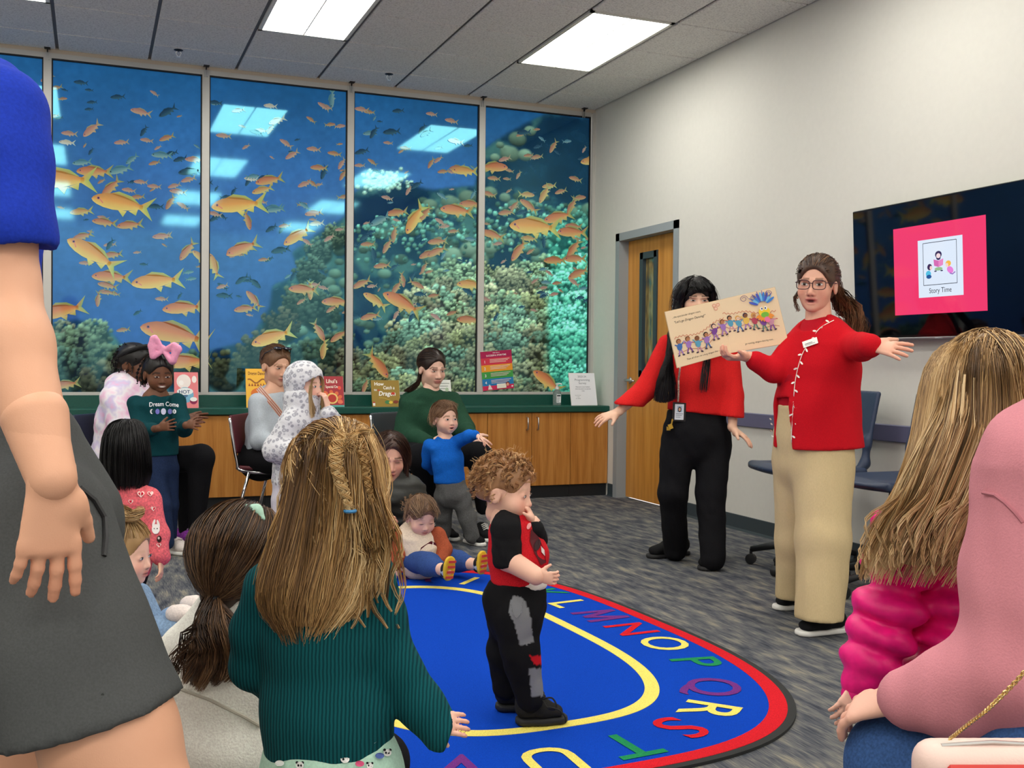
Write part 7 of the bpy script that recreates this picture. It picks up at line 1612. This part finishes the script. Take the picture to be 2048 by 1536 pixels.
for k in range(30): u0 = Hr.r.uniform(1840, 1905); q = at(u0, Hr.r.uniform(780, 1000), d-.05); Hr.lock([q, q-CR*.03*Hr.r.random()-V3(0, 0, .05), q-CR*.06*Hr.r.random()-V3(0, 0, .12)], 1, .001, .0004, .9)
Hr.build(p.t)

# ------------------------------------------------------------------ woman in the dusty pink sweatshirt
d = 1.50; p = Person('woman in a dusty pink sweatshirt and blue jeans at the right edge', at(2150, 1536, d)*V3(1, 1, 0), skin=(234, 182, 160)); f = facing(215); sd = np.cross(f, (0, 0, 1))
hip, chs, sho = at(2230, 1540, d-.05), at(2210, 1200, d), at(2200, 900, d); lsh, lel, lwr = at(2092, 950, d), at(2028, 1340, d-.02), at(1812, 1398, d+.06)
p.head(at(2215, 640, d), facing(200, -10), .98, 'adult_far')
bodycore(p, [(hip, .16, .13), (chs, .16, .12), (sho, .13, .08)], CR, [([lsh, lel, lwr], [.05, .045, .034]), ([at(2350, 950, d+.05), at(2390, 1300, d+.05), at(2260, 1430, d+.15)], [.05, .045, .034])], (at(2210, 720, d), at(2205, 900, d), .05, .06))
p.hand(lwr, at(1722, 1412, d+.12)-lwr, CF*.5-V3(0, 0, .9), -CF*.1+V3(0, 0, .8)+CF*.6, .98, .5, .10, fore=lel, fr=.036); p.build_body()
DP = cloth('dusty_pink_fleece', (206, 134, 144), .02, 340, .0010)
S = Sdf(.0078, .035).fold(.004, 16, 3); S.torso([(at(2220, 1500, d), .19, .15), (at(2212, 1200, d), .175, .14), (at(2200, 930, d), .165, .11), (at(2200, 850, d), .10, .08)], CR); S.path([lsh, at(2062, 1130, d-.01), lel, at(1918, 1382, d+.01), at(1815, 1397, d+.055)], [.082, .082, .080, .060, .044]); S.path([at(2335, 960, d+.05), at(2390, 1300, d+.05), at(2270, 1425, d+.14)], [.08, .075, .05]); dp = p.sdf('sweatshirt', S, DP)
w = wrap(dp, 8); MB().tube(w([(1965, 985), (1990, 990), (2010, 1005), (2030, 1025), (2046, 1045)], .0), .0028, 6).build('shoulder_seam', plain('pink_seam', (180, 110, 120), .9), dp)
JB = cloth('blue_denim', (54, 84, 132), .12, 240, .0006)
S = Sdf(.009, .03).fold(.003, 20, 6); S.torso([(hip, .18, .14), (hip-V3(0, 0, .06), .18, .14)], CR); kn = at(1792, 1532, d+.12); S.path([hip-CR*.08-V3(0, 0, .02), kn, at(1792, 1532, d+.16)-V3(0, 0, .42)], [.095, .074, .05]); S.path([hip+CR*.1, at(2010, 1560, d+.38), at(2010, 1560, d+.40)-V3(0, 0, .40)], [.095, .074, .05]); p.sdf('jeans', S, JB)
for q in (kn, at(2010, 1560, d+.38)): g = q*V3(1, 1, 0)+f*.05; shoe(p, g+f*.14, g-f*.1, .045, .08, BLKS, WHS)
Hr = Hair([(60, 42, 30), (100, 72, 50)], 67, 14); V, F = cap(p, .014, cut=-.09, ear=False); Hr.solid(V, F, tonecol(V, (66, 46, 34), (104, 76, 54))); curtain(Hr, [(500, 2190, 2240, d, .03), (515, 2130, 2300, d, .07), (580, 2100, 2330, d, .10), (680, 2092, 2338, d, .105), (800, 2095, 2335, d-.02, .09), (880, 2120, 2320, d-.04, .07)], 700, .0016, (70, 50, 36), phi=(-2.2, 2.2)); Hr.build(p.t)
stack_chair(hip-f*.02, f, NAVY, 'navy stacking chair under the woman at the right edge')
# her purse
dq = 1.24; pu = thing('crossbody_purse', at(1950, 1600, dq), 'pale pink crossbody purse with a red front panel on a gold chain', 'bag'); RQ = np.c_[CR, CF, CU]; BL_ = plain('blush_leather', (238, 206, 194), .45, bmp=.0004, scale=300); qc = at(1975, 1610, dq)
S = Sdf(.005, .015); S.box(qc, (.088, .028, .078), RQ, .026); V, F = S.mesh(); mk('pouch', V, F, BL_, pu, smooth=True)
MB().box(qc-CF*.029-CU*.004+CR*.008, (.135, .006, .125), RQ, bev=.003).build('front_panel', plain('red_leather', (200, 44, 34), .45), pu); MB().tube([qc-CF*.012+CU*.075-CR*.06, qc-CF*.012+CU*.079, qc-CF*.012+CU*.075+CR*.07], .0025, 6).build('zip', STEEL, pu)
pts = catmull([qc+CU*.078-CR*.045, at(1935, 1450, dq+.06), at(1985, 1410, dq+.12), at(2060, 1330, dq+.10), at(2100, 1250, dq+.1)], 70); b = MB()
for i in range(len(pts)-1):
    t_ = nrm(pts[i+1]-pts[i]); a = nrm(np.cross(t_, CF)); o = CF if i % 2 else a; c_ = (pts[i]+pts[i+1])/2; b.tube([c_+(.0042*math.cos(x))*t_+(.0028*math.sin(x))*o for x in np.linspace(0, 6.28, 8, endpoint=False)], .0010, 4, closed=True)
b.build('chain', plain('gold_chain', (222, 194, 130), .25, metal=.9), pu, kind='stuff')

# ------------------------------------------------------------------ man walking past on the left
d = 1.56; p = Person('man in a royal blue T-shirt and grey shorts walking past at the left edge', at(150, 1536, d)*V3(1, 1, 0), skin=(226, 170, 138)); f = facing(82); sd = np.cross(f, (0, 0, 1))
p.head(at(-150, -95, d+.10), facing(85, -14), 1.04, 'adult_far'); hip, wst, chs, sho = at(45, 1010, d+.12), at(-40, 850, d+.12), at(-85, 420, d+.13), at(-90, 185, d+.12)
rsh, rel, rwr = at(-6, 235, d-.06), at(-2, 570, d-.12), at(104, 958, d-.22)
bodycore(p, [(hip, .15, .12), (wst, .15, .12), (chs, .17, .12), (sho, .15, .08)], sd, [([at(-110, 240, d+.30), at(-150, 560, d+.34), at(-90, 900, d+.32)], [.055, .048, .036])], (at(-110, 0, d+.1), at(-95, 180, d+.12), .06, .07))
S = Sdf(.0065, .02); S.path([rsh, rel, at(22, 690, d-.15), rwr], [.056, .050, .052, .031]); p.flesh(S)
p.hand(rwr, V3(0, 0, -1)*.98-CR*.04, -CR*.62+CF*.72-V3(0, 0, .05), CR*.8+CF*.6, 1.02, .2, .10, fore=rel*.3+rwr*.7, fr=.038, thumb_out=.45, bend=[.10, .20, .28, .36])
kn = at(280, 1640, d-.10); S = Sdf(.008, .02); S.path([at(150, 1250, d-.05), at(222, 1480, d-.08), kn, at(230, 1980, d-.02), at(220, 2060, d-.02)], [.095, .092, .080, .055, .045]); S.path([at(60, 1330, d+.22), at(40, 1600, d+.25), at(20, 1950, d+.3)], [.095, .07, .05]); p.flesh(S); p.build_body()
BLT = cloth('royal_blue_tee', (30, 56, 168), .06, 200, .0006); SHT = cloth('charcoal_shorts', (78, 80, 80), .05, 300, .0005)
S = Sdf(.0085, .03).fold(.003, 18, 4); S.torso([(at(-38, 935, d+.12), .18, .132), (at(-95, 760, d+.12), .175, .124), (at(-115, 430, d+.13), .18, .130), (at(-92, 260, d+.12), .165, .11), (at(-95, 160, d+.12), .09, .08)], sd)
S.path([at(-30, 190, d+.02), rsh, at(-4, 330, d-.08), at(4, 470, d-.11)], [.06, .066, .070, .075])
S2 = S; S.ell(at(6, 562, d-.11), (.10, .10, .062), None, .006, 's'); p.sdf('t_shirt', S, BLT)
S = Sdf(.0085, .03).fold(.003, 18, 7, (1, 1, .7)); S.torso([(at(-10, 930, d+.10), .17, .128), (at(40, 1060, d+.10), .18, .15)], sd); S.path([at(68, 1060, d+.0), at(130, 1300, d-.05), at(182, 1450, d-.07)], [.114, .120, .128]); S.path([at(30, 1060, d+.2), at(50, 1440, d+.23)], [.12, .125]); S.cut(at(175, 1440, d-.07), V3(0, 0, -1)+f*.27); sh_ = p.sdf('shorts', S, SHT)
w = wrap(sh_, 10); MB().tube(w([(160, 975), (190, 1000), (210, 1035), (212, 1075), (208, 1112)], .001), .004, 6).build('pocket_zip', plain('black_zip', (24, 24, 26), .5), sh_); MB().tube(w([(150, 1130), (165, 1200), (190, 1290), (205, 1390)], .0), .0022, 6).build('side_seam', plain('dark_seam', (58, 60, 60), .9), sh_)
for a, o in ((at(220, 2060, d-.02), 0), (at(20, 1950, d+.3), 0)): g = a*V3(1, 1, 0); shoe(p, g+f*.2, g-f*.09, .052, .09, BLKS, WHS)
Hr = Hair([(14, 13, 14), (34, 30, 30)], 68, 10); V, F = cap(p, .010); Hr.solid(V, F, (22, 20, 20)); S = Sdf(.006, .02); S.ell((0, .070, -.105), (.044, .040, .045)); S.ell((0, .085, -.15), (.026, .022, .045)); V, F = S.mesh(); Hr.solid((V*p.hs)@p.hR.T+p.hc, F, (20, 19, 22)); Hr.build(p.t, 'hair_and_beard')
# ================================================================== THINGS ON THE COUNTER
PRN = attr_mat('print', .6, .3)
def standing(name, label, cat, u0, u1, v0, v1, cover, z=.745, thick=.012, tilt=0., group=None, y=None):
    """thin board standing on the counter: picture box u0..u1, v0..v1; returns thing, Print (0..W, 0..H), W, H"""
    q = ground((u0+u1)/2, v1, z) if y is None else None; y = float(np.clip(q[1], YC+.03, YB-.10)) if y is None else y
    a, b = onback(u0, v1, y), onback(u1, v1, y); c = onback(u0, v0, y); W = abs(b[0]-a[0]); Hh = c[2]-a[2]; z0 = z+.0008
    o = V3(a[0], y, z0); lean = min(.07, Hh*.28); upv = nrm(V3(tilt*Hh, lean, Hh)); ux = V3(1, 0, 0); ux = nrm(ux-upv*(ux@upv)); n = np.cross(ux, upv)
    t = thing(name, o+ux*W/2, label, cat, group)
    MB().prism([o, o+ux*W, o+ux*W+upv*Hh, o+upv*Hh], -n*thick).build('cover', cover, t)
    if thick > .006: MB().prism([o+ux*.003+upv*.003-n*.002, o+ux*(W+.0015)+upv*.003-n*.002, o+ux*(W+.0015)+upv*(Hh-.003)-n*.002, o+ux*.003+upv*(Hh-.003)-n*.002], -n*(thick-.004)).build('pages', plain('book_pages', (232, 226, 210), .8), t)
    return t, Print(o, ux, upv, n, lift=.0006, step=.0002), W, Hh
GB = 'picture books displayed on the counter'
t, P, W, Hh = standing('picture_book', 'pink picture book with a blue soup bowl on its cover', 'book', 349, 397, 747, 821, plain('pink_cover', (232, 126, 130), .45), group=GB)
P.ell(W*.40, Hh*.74, W*.30, Hh*.20, (244, 232, 226)); P.ell(W*.30, Hh*.70, W*.10, Hh*.07, (250, 244, 240)); P.ell(W*.84, Hh*.80, W*.10, Hh*.10, (250, 236, 232)); P.ell(W*.45, Hh*.36, W*.36, Hh*.22, (120, 178, 206)); P.ell(W*.45, Hh*.46, W*.34, Hh*.10, (236, 240, 240)); P.ell(W*.80, Hh*.20, W*.16, Hh*.10, (140, 40, 80)); P.ell(W*.80, Hh*.24, W*.15, Hh*.06, (244, 240, 236)); P.text('HOT', W*.42, Hh*.40, Hh*.10, (40, 70, 110), bold=.02); P.text('UP', W*.42, Hh*.27, Hh*.10, (40, 70, 110), bold=.02); P.build('cover_print', PRN, t)
t, P, W, Hh = standing('picture_book', 'yellow picture book titled Dragon behind the grey-jacketed woman', 'book', 493, 541, 742, 822, plain('yellow_cover', (246, 186, 46), .45), group=GB)
P.text('Dragon Dancing', W*.5, Hh*.84, Hh*.085, (110, 50, 40), bold=.02, sx=.62); P.line([(W*x, Hh*(.68+.05*math.sin(x*11))) for x in np.linspace(.08, .92, 24)], .010, (160, 96, 40))
for k in range(7): P.poly([(W*(.1+.12*k), Hh*.55), (W*(.14+.12*k), Hh*.63), (W*(.19+.12*k), Hh*.55)], (170, 84, 40))
P.ell(W*.5, Hh*.36, W*.30, Hh*.14, (226, 120, 50)); P.ell(W*.62, Hh*.42, W*.08, Hh*.05, (250, 236, 200)); P.build('cover_print', PRN, t)
t, P, W, Hh = standing('picture_book', 'dark red picture book of a special day behind the hooded girl', 'book', 636, 689, 756, 820, plain('dark_red_cover', (170, 30, 44), .45), group=GB)
P.text('Lihui\u2019s', W*.56, Hh*.78, Hh*.13, (250, 236, 220), bold=.025, sx=.8); P.text('Special Day', W*.58, Hh*.62, Hh*.085, (250, 236, 220), bold=.02, slant=-.1, sx=.8)
for k in range(5): P.ell(W*(.5+.36*math.cos(.6*k-.3)), Hh*(.26+.22*math.sin(.6*k-.3)), W*.09, Hh*.06, (230, 110, 70), .6*k)
P.ell(W*.55, Hh*.28, W*.22, Hh*.18, (240, 200, 120)); P.ell(W*.55, Hh*.28, W*.16, Hh*.13, (190, 60, 50)); P.ell(W*.84, Hh*.62, W*.07, Hh*.06, (240, 90, 70)); P.ell(W*.85, Hh*.16, W*.10, Hh*.06, (236, 120, 90)); P.rect(0, 0, W, Hh*.06, (90, 170, 160)); P.build('cover_print', PRN, t)
t, P, W, Hh = standing('picture_book', 'olive gold picture book titled How to Catch a Dragon', 'book', 745, 801, 762, 817, plain('olive_gold_cover', (150, 120, 22), .45), group=GB)
P.text('How', W*.28, Hh*.80, Hh*.13, (250, 248, 240), bold=.03); P.text('to', W*.14, Hh*.60, Hh*.09, (250, 248, 240), bold=.03); P.text('Catch a', W*.62, Hh*.66, Hh*.13, (250, 248, 240), bold=.02, slant=.1, sx=.78); P.text('Dragon', W*.54, Hh*.42, Hh*.17, (250, 248, 240), bold=.03, slant=.15, sx=.9); P.ell(W*.76, Hh*.50, W*.07, Hh*.05, (200, 60, 40)); P.ell(W*.25, Hh*.62, W*.035, Hh*.03, (200, 60, 40))
P.line([(W*x, Hh*(.24+.10*math.sin(x*5))) for x in np.linspace(.25, .95, 20)], .006, (190, 160, 60)); P.ell(W*.55, Hh*.17, W*.10, Hh*.07, (70, 130, 80)); P.ell(W*.66, Hh*.16, W*.07, Hh*.05, (230, 200, 70)); P.ell(W*.84, Hh*.18, W*.10, Hh*.06, (130, 60, 40)); P.rect(W*.02, Hh*.04, W*.10, Hh*.18, (236, 232, 226)); P.rect(W*.02, Hh*.14, W*.10, Hh*.18, (190, 40, 40)); P.build('cover_print', PRN, t)
t, P, W, Hh = standing('note_card', 'small white printed card standing behind the green-sweater woman', 'card', 876, 905, 758, 812, plain('white_card', (226, 228, 222), .6), thick=.004)
for k in range(6): P.rect(W*.1, Hh*(.85-.10*k), W*(.9-.1*(k % 3)), Hh*(.87-.10*k), (110, 120, 110))
P.ell(W*.7, Hh*.62, W*.12, Hh*.08, (170, 190, 160)); P.build('card_print', PRN, t)
# rainbow poster taped to the glass
yp = YB-.016; c = [onback(u, v, yp) for u, v in ((966, 782), (1028, 776), (1022, 698), (964, 704))]
t = thing('poster', (c[0]+c[1])/2, 'rainbow-striped storytime tips poster taped to the window', 'poster'); ux = nrm(c[1]-c[0]); upv = nrm(c[3]-c[0]); n = V3(0, -1, 0); W, Hh = np.linalg.norm(c[1]-c[0]), np.linalg.norm(c[3]-c[0])
upv = nrm(upv-ux*(ux@upv)); MB().prism([c[0], c[0]+ux*W, c[0]+ux*W+upv*Hh, c[0]+upv*Hh], (0, .002, 0)).build('sheet', plain('poster_paper', (236, 232, 226), .4), t); P = Print(c[0], ux, upv, n, lift=.0006, step=.0002)
bands = [(0, .115, (214, 48, 92)), (.115, .295, (40, 130, 190)), (.295, .475, (70, 160, 76)), (.475, .65, (240, 160, 50)), (.65, .83, (214, 58, 80)), (.83, 1., (176, 32, 84))]
for a, b_, cc in bands: P.rect(0, a*Hh, W, b_*Hh, cc)
P.text('TIPS FOR A', W*.5, Hh*.94, Hh*.028, (250, 240, 240), bold=.02); P.text('SUCCESSFUL STORYTIME', W*.5, Hh*.87, Hh*.042, (250, 244, 244), bold=.02, sx=.86)
for k, ch in enumerate('1234'): yb = (.70, .525, .345, .165)[k]; P.text(ch, W*.11, Hh*yb, Hh*.075, (250, 246, 246), bold=.02); [P.rect(W*.28, Hh*(yb+.08-.035*j), W*(.92-.06*j), Hh*(yb+.092-.035*j), (244, 226, 214)) for j in range(3)]
P.rect(W*.45, Hh*.03, W*.75, Hh*.15, (246, 240, 224)); P.ell(W*.80, Hh*.13, W*.065, Hh*.05, (120, 44, 60)); P.ell(W*.80, Hh*.115, W*.045, Hh*.04, (240, 170, 140)); P.poly([(W*.16, Hh*.02), (W*.30, Hh*.02), (W*.24, Hh*.13), (W*.20, Hh*.15)], (246, 226, 222)); P.ell(W*.94, Hh*.06, W*.03, Hh*.02, (250, 236, 240)); P.build('poster_print', PRN, t)
# hand sanitizer
q = ground(1114, 810, .7458); q[1] = max(q[1], YC+.045); q = onback(1114, 800, q[1]); q[2] = .7458; t = thing('sanitizer_bottle', q, 'clear hand sanitizer pump bottle with white pump on the counter', 'bottle'); m, nt, p_ = newmat('clear_bottle'); p_.inputs['Base Color'].default_value = (.9, .95, .95, 1); p_.inputs['Transmission Weight'].default_value = .85; p_.inputs['Roughness'].default_value = .08; p_.inputs['IOR'].default_value = 1.3
autosmooth(MB().lathe([(.030, 0), (.034, .006), (.034, .105), (.024, .122), (.013, .128), (.013, .133)], q, 20).build('bottle', m, t)); wp = plain('white_pump', (238, 238, 236), .35)
b = MB().lathe([(.017, .131), (.017, .150), (.007, .152), (.007, .172), (.013, .172), (.013, .180)], q, 16); b.tube([q+V3(0, 0, .176), q+V3(.028, -.012, .176), q+V3(.036, -.015, .170)], .005, 8); autosmooth(b.build('pump', wp, t))
P = Print(q+V3(-.02, -.0345, .02), (1, 0, 0), (0, 0, 1), (0, -1, 0)); P.rect(0, 0, .04, .07, (232, 236, 238)); P.rect(.004, .052, .036, .064, (60, 66, 72))
for k in range(4): P.rect(.005, .040-.010*k, .034-.004*k, .043-.010*k, (110, 116, 120))
P.build('bottle_label', PRN, t)
# survey sign in an acrylic stand
t, P, W, Hh = standing('survey_sign', 'white programming survey sign in an acrylic stand at the counter end', 'sign', 1143, 1195, 744, 811, plain('white_card', (226, 228, 222), .6), thick=.005)
g_ = (110, 116, 128); P.rect(W*.01, Hh*.01, W*.99, Hh*.99, (238, 239, 243)); P.text('2023-24', W*.5, Hh*.86, Hh*.062, g_); P.text('Programming', W*.5, Hh*.755, Hh*.068, g_); P.text('Survey', W*.5, Hh*.655, Hh*.068, g_); P.text('Please give us your feedback', W*.5, Hh*.555, Hh*.030, (70, 70, 90), bold=.01); P.text('about the program you attended', W*.5, Hh*.495, Hh*.028, (70, 70, 90), bold=.01); P.text('today.', W*.5, Hh*.435, Hh*.030, (70, 70, 90), bold=.01)
P.text('Scan the code', W*.28, Hh*.30, Hh*.024, (80, 80, 100)); P.text('or visit', W*.28, Hh*.25, Hh*.024, (80, 80, 100)); P.text('our website', W*.28, Hh*.20, Hh*.024, (80, 80, 100)); P.build('sign_print', PRN, t)

# ================================================================== NESTING OFFICE CHAIRS BY THE RIGHT WALL
NV = plain('navy_plastic', (44, 58, 84), .45, var=.04, scale=200); BP = plain('black_nylon', (24, 25, 27), .5)
def office_chair(c, fwd, z, label, ang0):
    f = nrm(fwd); s = np.cross(f, (0, 0, 1)); up = V3(0, 0, 1); c = c*V3(1, 1, 0); t = thing('office_chair', c, label, 'chair', 'navy swivel chairs along the right wall'); R = np.c_[s, f, up]
    S = Sdf(.008, .03); S.box(c+up*z, (.235, .235, .022), R, .022); S.ell(c+up*(z+.045), (.20, .20, .045), R, .02, 's'); S.ell(c+up*z+f*.23, (.20, .05, .020), R, .03); V, F = S.mesh(); mk('seat', V, F, NV, t, smooth=True)
    b = nrm(up-f*.20); S = Sdf(.008, .03); Rb = np.c_[s, nrm(np.cross(b, s)), b]; S.box(c+up*(z+.27)-f*.275, (.21, .012, .15), Rb, .012)
    for sx in (-1, 1): S.path([c+up*(z+.0)-f*.20+s*sx*.19, c+up*(z+.04)-f*.235+s*sx*.19, c+up*(z+.16)-f*.25+s*sx*.185], [.026, .022, .018])
    V, F = S.mesh(); mk('backrest', V, F, NV, t, smooth=True)
    MB().lathe([(.05, .10), (.05, .13), (.028, .14), (.028, z-.05), (.10, z-.045), (.10, z-.02)], c, 16).build('column', BP, t)
    for k in range(5):
        a = ang0+2*math.pi*k/5; d_ = V3(math.cos(a), math.sin(a), 0); e = c+d_*.29
        MB().tube([c+up*.125, c+d_*.15+up*.118, e+up*.082], [.026, .022, .016], 8).build('base_leg', BP, t, smooth=True)
        cs = MB().lathe([(.012, -.018), (.028, -.016), (.029, 0), (.028, .016), (.012, .018)], e+up*.030, 16, R=np.c_[up, d_, np.cross(up, d_)*-1]); cs.tube([e+up*.03, e+up*.085], .008, 6); autosmooth(cs.build('caster', BP, t))
    return t
a = ground(1522, 1130); c0 = a+V3(.28, -.02, 0); office_chair(at(1612, 950, 5.58), facing(-80), .545, 'navy swivel chair with raised back behind the woman in the red cardigan', math.atan2(*(a-at(1612, 950, 5.58)*V3(1, 1, 0))[[1, 0]]))
q = at(1790, 990, 4.98)*V3(1, 1, 0); a = ground(1700, 1197); office_chair(q, facing(-70), .545, 'navy swivel chair half hidden by the long-haired girl', math.atan2(*(a-q)[[1, 0]]))
# red tote on the floor between them
d = 4.98; c = [at(1562, 1180, d), at(1668, 1180, d), at(1692, 1018, d), at(1572, 1030, d)]; c[0][2] = c[1][2] = .006
t = thing('tote_bag', (c[0]+c[1])/2, 'bright red tote bag on the floor behind the khaki trousers', 'bag'); n = nrm(np.cross(c[1]-c[0], c[3]-c[0])); S = Sdf(.008, .02); rt = cloth('red_tote', (206, 22, 40), .05, 120)
MB().prism([x+n*.02 for x in c], -n*.04).build('pouch', rt, t); MB().tube(catmull([c[3]*.7+c[2]*.3, (c[3]+c[2])/2+V3(0, 0, .09), c[3]*.3+c[2]*.7], 14), .008, 6).build('handle', rt, t, smooth=True)
